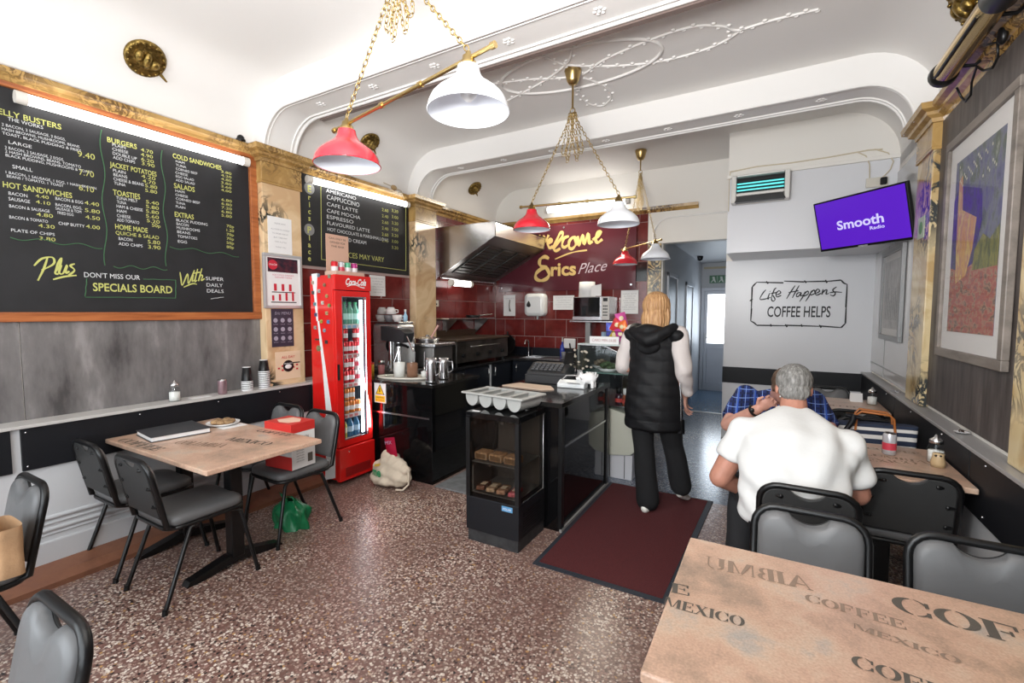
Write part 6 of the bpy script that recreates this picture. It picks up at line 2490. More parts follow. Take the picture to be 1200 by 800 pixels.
def lamp(parent, c, mt, nm='lampshade', tilt=(0, 0)):
    M = Matrix.Translation(c) @ Matrix.Rotation(tilt[0], 4, 'X') @ Matrix.Rotation(tilt[1], 4, 'Y')
    q = MB()
    pr = [(.040, 0), (.044, -.020), (.052, -.038), (.068, -.056), (.094, -.074), (.120, -.094), (.138, -.114), (.148, -.136), (.151, -.150), (.153, -.160)]
    q.lathe(pr, (0, 0, 0), 40, M, cap=False)
    sh = q.build(nm, mt, parent)
    q = MB()
    q.lathe([(r - .003, z - .002) for r, z in pr][::-1], (0, 0, 0), 40, M, cap=False)
    q.build('inner_lining', mat('white_lining', (.80, .83, .90), .35), sh)
    q = MB()
    q.tube([M @ Vector((.152 * math.cos(a), .152 * math.sin(a), -.160)) for a in [2 * PI * i / 40 for i in range(40)]], .0028, 6, closed=True)
    q.build('rim', mt, sh)
    q = MB()
    q.lathe([(0, .055), (.010, .055), (.012, .04), (.022, .038), (.024, .02), (.030, .018), (.033, .0), (.036, -.006), (0, -.006)], (0, 0, 0), 20, M)
    q.build('brass_holder', BRASS, parent)
    q = MB()
    q.lathe([(0, -.02), (.020, -.03), (.034, -.075), (.030, -.105), (.012, -.122), (0, -.124)], (0, 0, 0), 16, M)
    q.build('bulb', LAMPB, parent)


def chandelier(label, c, red, wht, ring_z, loop_z, dz=0):
    t = T('pendant_lamp', label, 'ceiling lamp', (c[0], c[1], ZC))
    MB().lathe([(0, 0), (.062, 0), (.066, -.008), (.060, -.03), (.045, -.085), (.030, -.108), (0, -.112)], (c[0], c[1], ZC), 24).build('ceiling_rose', BRASS, t)
    MB().rod((c[0], c[1], ZC - .11), (c[0], c[1], ring_z), .008).build('drop_rod', BRASS, t)
    q = MB()
    q.tube([(c[0] + .02 * math.cos(a), c[1], ring_z - .015 + .02 * math.sin(a)) for a in [2 * PI * i / 12 for i in range(12)]], .004, 6, closed=True)
    q.build('ring', BRASS, t)
    for L in (red, wht):
        q = MB()
        chain(q, [(c[0], c[1], ring_z - .03), (L[0], L[1], L[2] + .06)], .034, .0028, .009)
        tag(q.build('suspension_chain', BRASS, t), kind='stuff')
    d = (Vector(wht) - Vector(red)).normalized()
    for s in (-1, 1):
        q = MB()
        for k, (o_, dp) in enumerate(((.05, 0), (.095, .05))):
            P_ = []
            H_ = ring_z - .03 - loop_z - dp
            for i in range(13):
                tt_ = i / 12
                zz_ = 1 - abs(2 * tt_ - 1) ** 2.6
                off_ = o_ * (.55 + .45 * tt_) * min(1, 3.2 * min(tt_, 1 - tt_) + .12) + .035 * (tt_ - .5)
                P_.append(Vector((c[0], c[1], ring_z - .03)) + d * (s * off_) + Vector((0, 0, -H_ * zz_)))
            chain(q, P_, .030, .0024, .008)
        tag(q.build('slack_chain', BRASS, t), kind='stuff')
    lamp(t, red, REDSH)
    lamp(t, wht, WHITESH)
    q = MB()
    A, B = Vector(red) + Vector((0, 0, .03)), Vector(wht) + Vector((0, 0, .03))
    q.tube([A - d * .10, B + d * .12], .0085, 8)
    for f in (-.10 / (B - A).length, .34, .66, 1 + .12 / (B - A).length):
        p = A.lerp(B, f)
        q.tube([p - d * .010, p + d * .010], .013, 8)
    q.build('cross_bar', BRASS, t)
    return t


chandelier('nearest ceiling lamp, its red and white shades hanging close over the left of the room', (-1.40, 1.50), (-1.785, 1.55, 2.405), (-1.015, 1.45, 2.455), 3.0, 2.70)
chandelier('middle ceiling lamp with red and white shades in front of the welcome sign', (-1.40, 3.39), (-1.755, 3.40, 2.385), (-1.03, 3.40, 2.362), 3.11, 2.72)
chandelier('farthest ceiling lamp with red and white shades beside the passage opening', (-1.39, 5.41), (-1.64, 5.72, 2.305), (-1.14, 5.12, 2.285), 3.17, 2.72)

# ------------------------------------------------------------------ plaster relief on the middle ceiling
q = MB()
cx, cy = -1.376, 3.39
q.tube([(cx + .63 * math.cos(a) - .05 * math.sin(a), cy + .285 * math.sin(a) + .04 * math.cos(a), ZC - .002) for a in [2 * PI * i / 60 for i in range(60)]], .013, 6, closed=True)
rl = struct(q.build('ceiling_relief', WHITE))


def vine(pts):
    P0 = [at(480 + u / 2.3077, v / 2.3077, z=ZC - .003) for u, v in pts]
    Q = []
    for i in range(len(P0) - 1):
        a, b, c, d = P0[max(i - 1, 0)], P0[i], P0[i + 1], P0[min(i + 2, len(P0) - 1)]
        for k in range(6):
            t = k / 6
            Q.append(.5 * ((2 * b) + (c - a) * t + (2 * a - 5 * b + 4 * c - d) * t * t + (3 * b - a - 3 * c + d) * t ** 3))
    Q.append(P0[-1])
    q = MB()
    q.tube(Q, .009, 5)
    st = q.build('vine_stem', WHITE, rl)
    q = MB()
    acc = 0
    s = 1
    for a, b in zip(Q, Q[1:]):
        acc += (b - a).length
        if acc > .045:
            acc = 0
            s = -s
            n_ = Vector((-(b - a).y, (b - a).x, 0)).normalized()
            q.ball(b + n_ * s * .020, (.017, .013, .009), 6, 4)
    tag(q.build('leaves', WHITE, st), kind='stuff')


vine([(215, 228), (320, 215), (420, 210), (470, 200), (520, 165), (600, 128), (700, 90), (780, 70), (850, 72), (885, 82), (980, 55), (1105, 25)])
vine([(345, 135), (380, 160), (430, 176), (560, 178), (680, 165), (780, 140), (850, 112), (905, 75)])
vine([(265, 272), (330, 238), (385, 205), (430, 165), (440, 125)])
vine([(470, 210), (525, 232), (545, 262), (520, 286), (480, 278), (452, 245)])


# bronze medallions on the curved edge of the ceiling
def cove_hit(u, v, side=-1):
    best = None
    for i in range(400):
        x = side * (3.84 if side < 0 else .93) + (-side) * i * .001 * (1 if side < 0 else 1)
        p = at(u, v, x=x)
        cxc = XL + .45 if side < 0 else XR - .45
        r = math.hypot(p.x - cxc, p.z - (ZC - .45))
        if best is None or abs(r - .445) < best[0]:
            best = (abs(r - .445), p, Vector((cxc - p.x, 0, ZC - .45 - p.z)).normalized())
    return best[1], best[2]


def medallion(label, u, v, side, R_=.115):
    p, n_ = cove_hit(u, v, side)
    t = T('bronze_medallion', label, 'medallion', tuple(p))
    M = Matrix.Translation(p) @ n_.to_track_quat('Z', 'Y').to_matrix().to_4x4()
    MB().lathe([(0, 0), (R_, 0), (R_ * 1.02, .012), (R_ * .92, .026), (R_ * .8, .022), (R_ * .5, .030), (0, .034)], (0, 0, 0), 28, M).build('disc', OLDGOLD, t)
    q = MB()
    for i in range(16):
        a = i * PI / 8
        q.ball((R_ * .86 * math.cos(a), R_ * .86 * math.sin(a), .026), R_ * .09, 6, 4, M)
    q.ball((0, 0, .035), (R_ * .22, R_ * .5, R_ * .25), 10, 6, M)
    q.ball((R_ * .4, -.1 * R_, .035), (R_ * .25, R_ * .3, R_ * .2), 10, 6, M)
    q.ball((-R_ * .4, .1 * R_, .035), (R_ * .22, R_ * .34, R_ * .2), 10, 6, M)
    q.build('relief', OLDGOLD, t)
    q = MB()
    q.tube([M @ Vector((R_ * .8, -R_ * .5, .02)), M @ Vector((R_ * 1.15, -R_ * .75, .04))], [.012, .006], 6)
    q.build('spur', OLDGOLD, t)
    return t


medallion('round gilt bronze medallion on the white curve above the big chalkboard', 170, 68, -1, .118)
medallion('round bronze medallion above the coffee list chalkboard, partly behind the red shade', 433, 166, -1, .105)
medallion('round bronze medallion on the ceiling curve above the extractor hood', 556, 220, -1, .105)
medallion('gilt medallion at the very top right, above the gold heater', 1137, 4, 1, .13)
t = T('door_bell', 'small round wooden boss with a wire on the moulding above the coffee chalkboard', 'bell', (-3.76, 4.0, 2.92))
MB().ball((-3.77, 3.92, 2.945), (.02, .045, .03), 12, 8).build('boss', mat('light_wood_boss', (.40, .26, .12), .5), t)
MB().tube([(-3.76, 3.75, 2.96), (-3.77, 3.90, 2.95), (-3.755, 4.02, 2.93), (-3.75, 4.06, 2.85)], .004, 5).build('wire', mat('beige_wire', (.50, .40, .25), .6), t)

# ------------------------------------------------------------------ television
t = T('television', 'wall television tilted in the corner showing a purple screen with white lettering', 'television', (.6035, 4.928, 2.10))
M_ = Matrix.Translation((.6035, 4.928, 2.337)) @ Matrix.Rotation(R(-45), 4, 'Z') @ Matrix.Rotation(R(15), 4, 'X')
q = MB()
q.box(-.40, .40, .0, .035, -.226, .226, M_)
q.build('casing', BLACKP, t, bevel=.004)
q = MB()
q.box(-.384, .384, -.002, .0, -.205, .212, M_)
sc = q.build('lit_screen', mat('purple_screen', (.03, .0, .12), .25, emit=1.0, ecol=(.065, .012, .36)), t)
q = MB()
text(q, 'Smooth', (-.20, -.003, -.05), (1, 0, 0), (0, 0, 1), .078, .40, 0, .025)
text(q, 'Radio', (.08, -.003, -.095), (1, 0, 0), (0, 0, 1), .028, .12, 0, .02)
q.v = [M_ @ p for p in q.v]
q.build('screen_lettering', mat('screen_white', (.2, .2, .3), .5, emit=.75, ecol=(.55, .50, .85)), sc)
q = MB()
q.box(-.04, .04, -.004, .0, -.226, -.214, M_)
q.build('badge', mat('grey_badge', (.3, .3, .3), .3), t)
MB().tube([M_ @ Vector((0, .035, 0)), (.70, 5.15, 2.40), (.74, 5.345, 2.40)], .018, 8).build('wall_arm', BLACKP, t)
q = MB()
q.box(.68, .80, 5.335, 5.352, 2.32, 2.48)
q.build('wall_plate', BLACKP, t)

# insect killer
t = T('insect_killer', 'white insect killer with blue-green tubes on the boxed wall', 'insect killer', (-.16, 5.28, 2.63))
IK = mat('ivory_plastic', (.66, .64, .60), .3)
q = MB()
q.box(-.42, -.375, 5.215, 5.34, 2.65, 2.925)
q.box(.045, .09, 5.215, 5.34, 2.65, 2.925)
q.box(-.375, .045, 5.215, 5.34, 2.905, 2.925)
q.box(-.375, .045, 5.215, 5.34, 2.715, 2.745)
q.box(-.375, .045, 5.30, 5.34, 2.65, 2.905)
q.build('housing', IK, t, bevel=.014, seg=3)
q = MB()
q.box(-.375, .045, 5.27, 5.30, 2.745, 2.905)
q.build('dark_recess', BLACKP, t)
for z in (2.775, 2.81, 2.84):
    q = MB()
    q.tube([(-.37, 5.255, z), (.04, 5.255, z)], .010, 10)
    q.build('ultraviolet_tube', mat('uv_tube', (.1, .5, .5), .3, emit=.75, ecol=(.08, .62, .62)), t)
q = MB()
for i in range(5):
    q.tube([(-.375, 5.222, 2.76 + i * .032), (.045, 5.222, 2.76 + i * .032)], .003, 4)
q.build('wire_guard', BLACKP, t)
q = MB()
q.prism([(-.39, .0), (-.36, .055), (.03, .055), (.06, .0)], .07, (0, 5.28, 2.652), (1, 0, 0), (0, 0, 1))
q.build('lower_grille', BLACKP, t, bevel=.004)
# cables and twin socket
q = MB()
q.tube([(-.45, 5.34, 3.0), (-.2, 5.345, 3.02), (.1, 5.345, 3.01), (.4, 5.345, 3.015), (.7, 5.345, 3.03), (.80, 5.34, 3.02)], .006, 6)
cb_ = tag(q.build('cable', mat('cream_cable', (.60, .52, .38), .6)), 'cream cable running along the ledge strip above the insect killer', 'cable')
q = MB()
q.tube([(-.445, 5.345, 3.0), (-.452, 5.348, 2.93), (-.452, 5.35, 2.60)], .005, 6)
q.build('cable_branch', MATS['cream_cable'], cb_)
q = MB()
q.tube([(.62, 5.34, 3.02), (.68, 5.34, 2.98), (.71, 5.34, 2.90), (.715, 5.34, 2.77)], .005, 6)
q.build('cable_branch', MATS['cream_cable'], cb_)
q = MB()
q.tube([(.74, 5.34, 3.03), (.84, 5.34, 2.98), (.88, 5.34, 2.90), (.86, 5.335, 2.83), (.81, 5.33, 2.77)], .005, 6)
q.build('cable_branch', MATS['cream_cable'], cb_)
t = T('twin_socket', 'cream twin socket with a black plug above the television', 'socket', (.77, 5.34, 2.70))
q = MB()
q.box(.69, .85, 5.335, 5.352, 2.69, 2.775)
q.build('plate', mat('cream_plastic', (.62, .58, .50), .4), t, bevel=.004)
q = MB()
q.box(.79, .84, 5.30, 5.337, 2.70, 2.765)
q.build('plug', BLACKP, t, bevel=.01)

# painted wall motto
yw = YB - .0125
q = MB()
trace(q, [[(215, 85), (465, 90)], [(470, 74), (660, 82)], [(655, 80), (865, 76)], [(860, 78), (1005, 65)], [(1005, 65), (1030, 92), (1062, 105)], [(1062, 105), (1050, 320)], [(1052, 318), (1045, 470)], [(1045, 470), (1005, 510)], [(1005, 510), (810, 495)],
          [(812, 498), (490, 488)], [(492, 492), (215, 488)], [(215, 488), (190, 465), (158, 448)], [(158, 448), (166, 330)], [(164, 335), (172, 130)], [(172, 130), (190, 110), (215, 85)], [(305, 75), (320, 100)], [(660, 68), (678, 92)], [(858, 62), (872, 92)], [(345, 476), (350, 500)],
          [(630, 478), (642, 502)], [(800, 484), (818, 510)], [(150, 262), (175, 240)], [(480, 478), (500, 505)]], 860, 320, 8, .013, y=yw)
trace(q, [[(300, 155), (270, 190), (245, 244), (300, 240), (345, 226)], [(335, 186), (318, 238), (330, 240)], [(338, 168), (342, 172)], [(398, 136), (376, 160), (352, 238), (368, 262), (386, 244), (366, 208)], [(342, 192), (404, 180)], [(396, 206), (438, 186), (424, 164), (396, 190), (402, 222), (444, 208)],
          [(575, 115), (530, 180), (494, 240)], [(612, 115), (575, 180), (548, 232)], [(512, 182), (606, 164)], [(626, 180), (596, 188), (586, 216), (606, 216), (630, 182), (626, 214), (648, 204)], [(670, 172), (642, 228), (616, 266)], [(652, 204), (690, 168), (696, 194), (656, 216)],
          [(730, 162), (702, 218), (672, 264)], [(712, 194), (750, 158), (756, 190), (718, 206)], [(764, 192), (802, 170), (786, 148), (762, 180), (776, 206), (816, 188)], [(836, 150), (824, 200)], [(826, 190), (852, 162), (872, 156), (864, 196), (888, 188)], [(962, 128), (926, 158), (950, 186), (934, 212), (902, 204)], [(896, 184), (950, 176), (1012, 180)]], 860, 320, 8, .011, y=yw)
a, b = at(899, 371, y=yw), at(973, 371, y=yw)
text(q, 'COFFEE HELPS', a, (1, 0, 0), (0, 0, 1), .125, b.x - a.x, .04, .012, lift=.002)
mt_ = T('wall_motto', 'black hand-painted motto in a ragged frame on the white wall below the television', 'wall lettering', (.2, 6.185, 1.38))
q.build('black_lettering', mat('black_wall_paint', (.02, .02, .022), .6), mt_)

# ------------------------------------------------------------------ right wall
def frame(label, x, y0, y1, z0, z1, fw, fm, mw, inner_fn, d=.03, glass=True, nm='framed_picture'):
    t = T(nm, label, 'picture', (x, (y0 + y1) / 2, z0))
    for a in ((y0, y1, z0, z0 + fw), (y0, y1, z1 - fw, z1), (y0, y0 + fw, z0 + fw, z1 - fw), (y1 - fw, y1, z0 + fw, z1 - fw)):
        q = MB()
        q.box(x - d, x, *a)
        q.build('frame_side', fm, t, bevel=.004)
    q = MB()
    q.box(x - .012, x - .003, y0 + fw, y1 - fw, z0 + fw, z1 - fw)
    q.build('mount', mat('white_mount', (.72, .70, .68), .6), t)
    inner_fn(t, x - .0135, y0 + fw + mw, y1 - fw - mw, z0 + fw + mw, z1 - fw - mw)
    if glass:
        q = MB()
        q.box(x - .020, x - .018, y0 + fw, y1 - fw, z0 + fw, z1 - fw)
        q.build('glass', PICG, t)
    return t


def painting(t, x, y0, y1, z0, z1):
    def poly(nm, mt, pts, lift):
        q = MB()
        q.prism([(y1 - (y1 - y0) * p[0], z1 - (z1 - z0) * p[1]) for p in pts], .0006, (x - lift, 0, 0), (0, -1, 0) if False else (0, 1, 0), (0, 0, 1))
        return q.build(nm, mt, pic)
    q = MB()
    q.box(x, x + .001, y0, y1, z0, z1)
    pic = q.build('print_sheet', streaky('print_dusk', [(.05, .06, .09), (.10, .10, .22), (.16, .17, .22), (.07, .10, .06), (.34, .34, .30)], (3, 3, 1.6), .5, 5), t, 'colourful painterly print')
    poly('print_ground', streaky('print_ground', [(.14, .08, .09), (.30, .14, .12), (.40, .08, .06), (.42, .25, .17), (.10, .07, .06), (.55, .40, .28)], (3, 3, 5), .5, 6), [(0, .62), (1, .60), (1, 1), (0, 1)], .001)
    poly('print_violet', streaky('print_violet', [(.03, .012, .14), (.07, .03, .28), (.05, .05, .12), (.12, .10, .30)], (3, 3, 2), .5, 5), [(.0, .22), (.18, .16), (.62, .24), (.66, .40), (.52, .62), (.30, .66), (.0, .62)], .0015)
    poly('print_orange', streaky('print_orange', [(.50, .20, .10), (.62, .36, .10), (.48, .22, .16), (.66, .50, .14), (.40, .12, .10)], (4, 4, 1.4), .5, 5), [(.10, .12), (.18, .10), (.22, .30), (.55, .38), (.50, .54), (.38, .68), (.15, .72), (.12, .5)], .002)
    poly('print_dark_trees', streaky('print_trees', [(.03, .04, .03), (.10, .12, .04), (.26, .24, .05), (.02, .03, .03)], (5, 5, 2), .5, 5), [(.55, .55), (.70, .48), (.84, .52), (1, .46), (1, .66), (.52, .66)], .0018)
    q = MB()
    for i in range(26):
        a, b = (i * .37) % 1, (i * .61) % 1
        q.ball((x - .002, y1 - (y1 - y0) * (.1 + .8 * a), z1 - (z1 - z0) * (.04 + .14 * b)), (.001, .007, .009), 6, 4)
    q.build('print_highlights', mat('print_pale', (.55, .52, .42), .5), pic)


frame('big grey-framed colourful print on the dark boards of the right wall', .916, 2.86, 3.84, 1.285, 2.575, .05, streaky('grey_brown_frame', [(.12, .10, .085), (.20, .17, .145), (.26, .22, .19)], (5, 1, 5), .5), .105, painting)


def etching(t, x, y0, y1, z0, z1):
    q = MB()
    q.box(x, x + .001, y0, y1, z0, z1)
    pic = q.build('print_sheet', streaky('pale_etching', [(.30, .29, .29), (.48, .47, .46), (.58, .57, .56)], (5, 5, 3), .5, 3), t, 'pale grey print')
    q = MB()
    for i in range(9):
        yy = y0 + (y1 - y0) * (.12 + .09 * i)
        q.box(x - .001, x, yy, yy + .012, z0 + .08, z0 + .25 + .12 * math.sin(i * 1.3) ** 2)
    q.build('print_buildings', mat('etching_grey', (.20, .20, .20), .6), pic)


frame('smaller grey-framed pale print in the recess below the television', .915, 4.84, 5.66, 1.30, 2.12, .045, mat('silver_grey_frame', (.22, .22, .22), .35, .4), .06, etching)

# gold heater with black ends under the right ceiling curve
t = T('infrared_heater', 'gold bar heater with black ends high on the right wall', 'heater', (.77, 3.1, 2.78))
ya_, yb2 = 2.66, 3.50
GM = mat('polished_gold_reflector', (.62, .44, .20), .18, 1)
def hr(y, r):
    return [(.77 + r * math.cos(a), y, 2.865 + r * math.sin(a)) for a in [2 * PI * i / 20 for i in range(20)]]
q = MB()
q.loft([hr(2.76, .055), hr(3.42, .055)])
q.build('gold_reflector', GM, t)
for a, b in ((ya_ - .14, 2.76), (3.42, yb2)):
    q = MB()
    q.loft([hr(a, .038 if a > 3 else .062), hr(a + .02, .062), hr(b - .02, .066), hr(b, .06 if a < 3 else .035)])
    q.build('end_cap', BLACKP, t)
q = MB()
q.tube([(.72, 2.80, 2.83), (.72, 3.40, 2.83)], .008, 6)
q.tube([(.82, 2.76, 2.905), (.82, 3.42, 2.905)], .008, 6)
q.build('edge_rail', BLACKP, t)
for y in (2.85, 3.33):
    q = MB()
    q.tube([(.80, y, 2.84), (.86, y, 2.83), (.915, y, 2.88)], .009, 6)
    q.build('bracket', BLACKP, t)
t = T('wire_bracket', 'black bent wire cable hook below the gold heater', 'hook', (.88, 3.4, 2.70))
q = MB()
q.tube([(.84, 3.52, 2.80), (.87, 3.56, 2.76), (.88, 3.52, 2.715), (.88, 3.44, 2.72), (.875, 3.42, 2.78), (.86, 3.30, 2.81), (.87, 3.24, 2.76), (.88, 3.16, 2.735), (.88, 3.10, 2.76), (.87, 3.08, 2.82), (.86, 3.16, 2.85)], .006, 6)
q.build('wire_loop', BLACKP, t)
MB().ball((.88, 3.06, 2.84), (.02, .03, .045), 12, 8).build('black_knob', BLACKP, t)

# ------------------------------------------------------------------ things on the tables and ledge at the right
can_t = can('silver and red drink can on the table of the seated men', .588, 3.27, .7505, 'silver', None, 1.05)
sugar_jar('tall sugar jar on the table of the seated men, beside the wall', .775, 3.22, .7505)
t = T('mustard_pot', 'small pale brown pot in front of the tall sugar jar', 'pot', (.76, 3.14, .75))
MB().lathe([(0, 0), (.028, 0), (.032, .02), (.024, .055), (.024, .07), (0, .072)], (.765, 3.135, .7505), 18).build('body', mat('tan_glaze', (.50, .36, .20), .35), t)
q = MB()
for dx in (-.010, .010):
    q.ball((.765 + dx * .9 - .006, 3.135 - .022, .812), (.006, .003, .006), 8, 5)
q.build('spots', BLACKP, t)
sugar_jar('sugar jar on the back table by the white wall', .765, 5.0, .7505)
t = T('table_card', 'small folded white card on the back table', 'card', (.62, 5.08, .75))
q = MB()
q.prism([(-.035, 0), (0, .075), (.035, 0), (.033, 0), (0, .071), (-.033, 0)], .09, (.62, 5.10, .7505), (0, 1, 0), (0, 0, 1))
q.build('folded_sheet', PAPER, t)
t = T('side_dish', 'small white dish with a spoon on the right-hand ledge under the big print', 'dish', (.885, 3.27, .908))
MB().lathe([(0, .003), (.022, .003), (.034, .010), (.036, .012), (.022, 0), (0, 0)], (.884, 3.27, .909), 24).build('dish_body', CW, t)
MB().tube([(.874, 3.235, .922), (.884, 3.30, .925)], .004, 6).build('spoon_handle', STEEL, t)
MB().ball((.884, 3.275, .922), (.012, .018, .008), 8, 6).build('tea_bag', mat('dark_tea', (.05, .03, .02), .6), t)
t = T('spectacles', 'pair of thin wire spectacles on the ledge in the recess', 'glasses', (.88, 4.75, .908))
for y in (4.70, 4.77):
    MB().tube([(.88 + .018 * math.cos(a), y + .025 * math.sin(a), .912) for a in [2 * PI * i / 14 for i in range(14)]], .002, 4, closed=True).build('lens_rim', STEEL, t)
MB().tube([(.865, 4.73, .913), (.85, 4.80, .912)], .002, 4).build('temple_arm', STEEL, t)

# striped shopping bag
t = T('striped_bag', 'navy and white striped bag with tan handles on a chair across the table', 'bag', (.56, 3.66, .487))
NB, WBg = mat('navy_canvas', (.02, .03, .06), .8), mat('white_canvas', (.70, .68, .65), .8)
zz = [.488, .55, .60, .65, .69, .725, .755, .78, .805, .825, .845]
for i in range(len(zz) - 1):
    q = MB()
    def rg_(z):
        s = 1 + .10 * (z - .487) / .36
        return [(.565 + x * s, 3.655 + y * (1 if z < .7 else 1 - (z - .7) * 2.2) + .006 * math.sin(x * 40), z + .008 * math.sin(x * 14)) for x, y in rrect(-.205, .205, -.055, .055, .03, 5)]
    q.loft([rg_(zz[i]), rg_(zz[i + 1])], cap=(i in (0, len(zz) - 2)))
    q.build('navy_stripe' if i % 2 else 'white_stripe', NB if i % 2 else WBg, t)
TAN = mat('tan_leather', (.42, .14, .035), .4)
for dy in (-.04, .025):
    q = MB()
    q.tube([(.475, 3.65 + dy, .80), (.48, 3.65 + dy, .90), (.50, 3.65 + dy * 1.4, .925), (.64, 3.65 + dy * 1.4, .915), (.665, 3.65 + dy, .89), (.675, 3.65 + dy, .80)], .010, 8, flat=.7)
    q.build('handle', TAN, t)
q = MB()
q.tube([(.46, 3.585, .90), (.455, 3.58, .86), (.42, 3.57, .80), (.40, 3.57, .775)], [.02, .018, .014, .012], 8)
q.tube([(.42, 3.585, .895), (.50, 3.585, .885)], .013, 8)
q.build('black_ribbon', BLACKM, t)

# ------------------------------------------------------------------ people
def head(mb, M):
    mb.ball((0, -.012, .03), (.077, .098, .092), 20, 14, M)
    mb.ball((0, .030, -.030), (.060, .066, .080), 18, 12, M)
    mb.ball((0, .058, -.088), (.028, .028, .024), 12, 8, M)
    mb.rod((0, .088, .012), (0, .116, -.022), .009, .014, 10, M)
    mb.ball((0, .112, -.024), (.016, .013, .011), 10, 6, M)
    mb.ball((0, .089, -.052), (.026, .010, .009), 10, 6, M)
    mb.ball((0, .078, .035), (.050, .020, .012), 12, 6, M)
    for s in (-1, 1):
        mb.ball((s * .079, -.008, -.008), (.010, .020, .032), 10, 8, M)
        mb.ball((s * .030, .080, .004), (.016, .014, .012), 10, 6, M)


def face_parts(par, M):
    for s in (-1, 1):
        q = MB()
        q.ball((s * .030, .086, .006), (.012, .010, .009), 12, 8, M)
        e = q.build('eye', mat('eye_white', (.75, .73, .70), .2), par)
        MB().ball((s * .030, .0945, .006), (.005, .003, .005), 10, 6, M).build('iris', mat('brown_iris', (.06, .03, .02), .2), e)
    q = MB()
    q.ball((0, .097, -.052), (.022, .006, .006), 12, 6, M)
    q.build('lips', mat('lip_pink', (.45, .14, .12), .4), par)


def hand(mb, M, curl=.9, side=1):
    """Palm with four unequal bent fingers along +y and a thumb from its side."""
    mb.ball((0, .045, 0), (.038, .050, .014), 14, 8, M)
    mb.ball((0, .015, 0), (.028, .030, .016), 12, 8, M)
    for i, (x, L) in enumerate(((-.030, .060), (-.010, .074), (.011, .078), (.032, .068))):
        x = x * side
        p = Vector((x, .082 if 0 < i else .074, 0))
        a = .15
        r = .0088
        for k, f in enumerate((.45, .32, .25)):
            a += curl * (.35 + .35 * k)
            e = p + Vector((x * .10, math.cos(a) * L * f, -math.sin(a) * L * f))
            mb.tube([p, e], [r, r * .93], 8, M=M)
            mb.ball(e, r * .93, 8, 6, M)
            p = e
            r *= .93
    p0, p1, p2 = Vector((side * .026, .022, -.002)), Vector((side * .052, .052, -.014)), Vector((side * .050, .082, -.026))
    mb.tube([p0, p1, p2], [.013, .011, .009], 8, M=M)
    mb.ball(p1, .011, 8, 6, M)
    mb.ball(p2, .009, 8, 6, M)


def frame_M(o, y, z=(0, 0, 1)):
    y = Vector(y).normalized()
    x = y.cross(Vector(z)).normalized()
    z_ = x.cross(y)
    m = Matrix((x, y, z_)).transposed().to_4x4()
    m.translation = Vector(o)
    return m


def torso(mb, st, n=6):
    for i in range(len(st) - 1):
        a, b = st[i], st[i + 1]
        for k in range(n + 1):
            t = k / n
            c = [a[0][j] + (b[0][j] - a[0][j]) * t for j in range(3)]
            r = [a[1][j] + (b[1][j] - a[1][j]) * t for j in range(3)]
            mb.ball(c, r, 22, 12)


def shoe(mb, ank, d, L=.27, pitch=0):
    """Shoe around an ankle, toe along d."""
    M = frame_M(Vector(ank) + Vector((0, 0, -.045)), (d[0], d[1], pitch))
    mb.ball((0, -.02, 0), (.036, .055, .040), 14, 8, M)
    mb.ball((0, .06, -.008), (.040, .075, .032), 14, 8, M)
    mb.ball((0, .13, -.014), (.042, .055, .026), 14, 8, M)


# ---- woman walking away
wx_, wy_ = -.80, 3.62
t = T('person', 'woman with blonde hair in a long black padded gilet, walking away past the deli counter', 'person', (wx_, wy_, 0))
WM = Matrix.Translation((wx_, wy_, 0)) @ Matrix.Rotation(R(-8), 4, 'Z')
W = lambda *p: WM @ Vector(p)
HM = WM @ Matrix.Translation((.005, .055, 1.555)) @ Matrix.Rotation(R(-6), 4, 'X') @ Matrix.Rotation(R(-8), 4, 'Z')


def wbody(mb):
    head(mb, HM)
    limb(mb, [W(0, .02, 1.36), W(0, .045, 1.49)], [.055, .050])
    torso(mb, [(W(0, 0, .90), (.14, .10, .10)), (W(0, .01, 1.08), (.12, .09, .10)), (W(0, .02, 1.30), (.15, .09, .10))])
    for s in (-1, 1):
        limb(mb, [W(s * .15, .02, 1.36), W(s * .215, -.03, 1.10)], [.044, .030])
    limb(mb, [W(-.205, -.03, 1.10), W(-.14, .20, 1.04)], [.030, .022])
    limb(mb, [W(.205, -.03, 1.10), W(.215, .10, .90)], [.030, .022])
    hand(mb, frame_M(W(-.14, .20, 1.04), (.4, .9, 0), (0, 0, 1)), .9, 1)
    hand(mb, frame_M(W(.215, .10, .90), WM.to_3x3() @ Vector((-.05, .35, -.9)), WM.to_3x3() @ Vector((-1, 0, 0))), .6, -1)
    limb(mb, [W(-.085, 0, .88), W(-.060, -.02, .50), W(-.005, -.07, .10)], [.085, .055, .038])
    limb(mb, [W(.085, 0, .88), W(.115, .14, .50), W(.175, .19, .17)], [.085, .055, .038])


remesh(wbody, 'body', SKIN, t, .0062, 3)
face_parts(t, HM)


def wtrousers(mb):
    mb.ball(W(0, 0, .92), (.175, .13, .14), 20, 12)
    limb(mb, [W(-.085, 0, .86), W(-.060, -.02, .50), W(-.005, -.06, .09)], [.105, .080, .088], 18)
    limb(mb, [W(.085, 0, .86), W(.120, .14, .50), W(.175, .18, .18)], [.105, .080, .085], 18)


def fold(k=.004, f=30):
    def g(v, n):
        return v + n * (k * math.sin(v.x * f + v.z * f * .7) * math.sin(v.y * f * .8 - v.z * f * .45))
    return g


remesh(wtrousers, 'trousers', mat('black_trousers', (.006, .006, .007), .9), t, .010, 4, post=fold(.004, 22))


def wshoes(mb):
    d = WM.to_3x3() @ Vector((0, 1, 0))
    shoe(mb, W(-.005, -.07, .085), d)
    shoe(mb, W(.175, .19, .155), d, pitch=-.45)


remesh(wshoes, 'shoes', mat('white_trainer', (.74, .72, .66), .5), t, .007, 3)


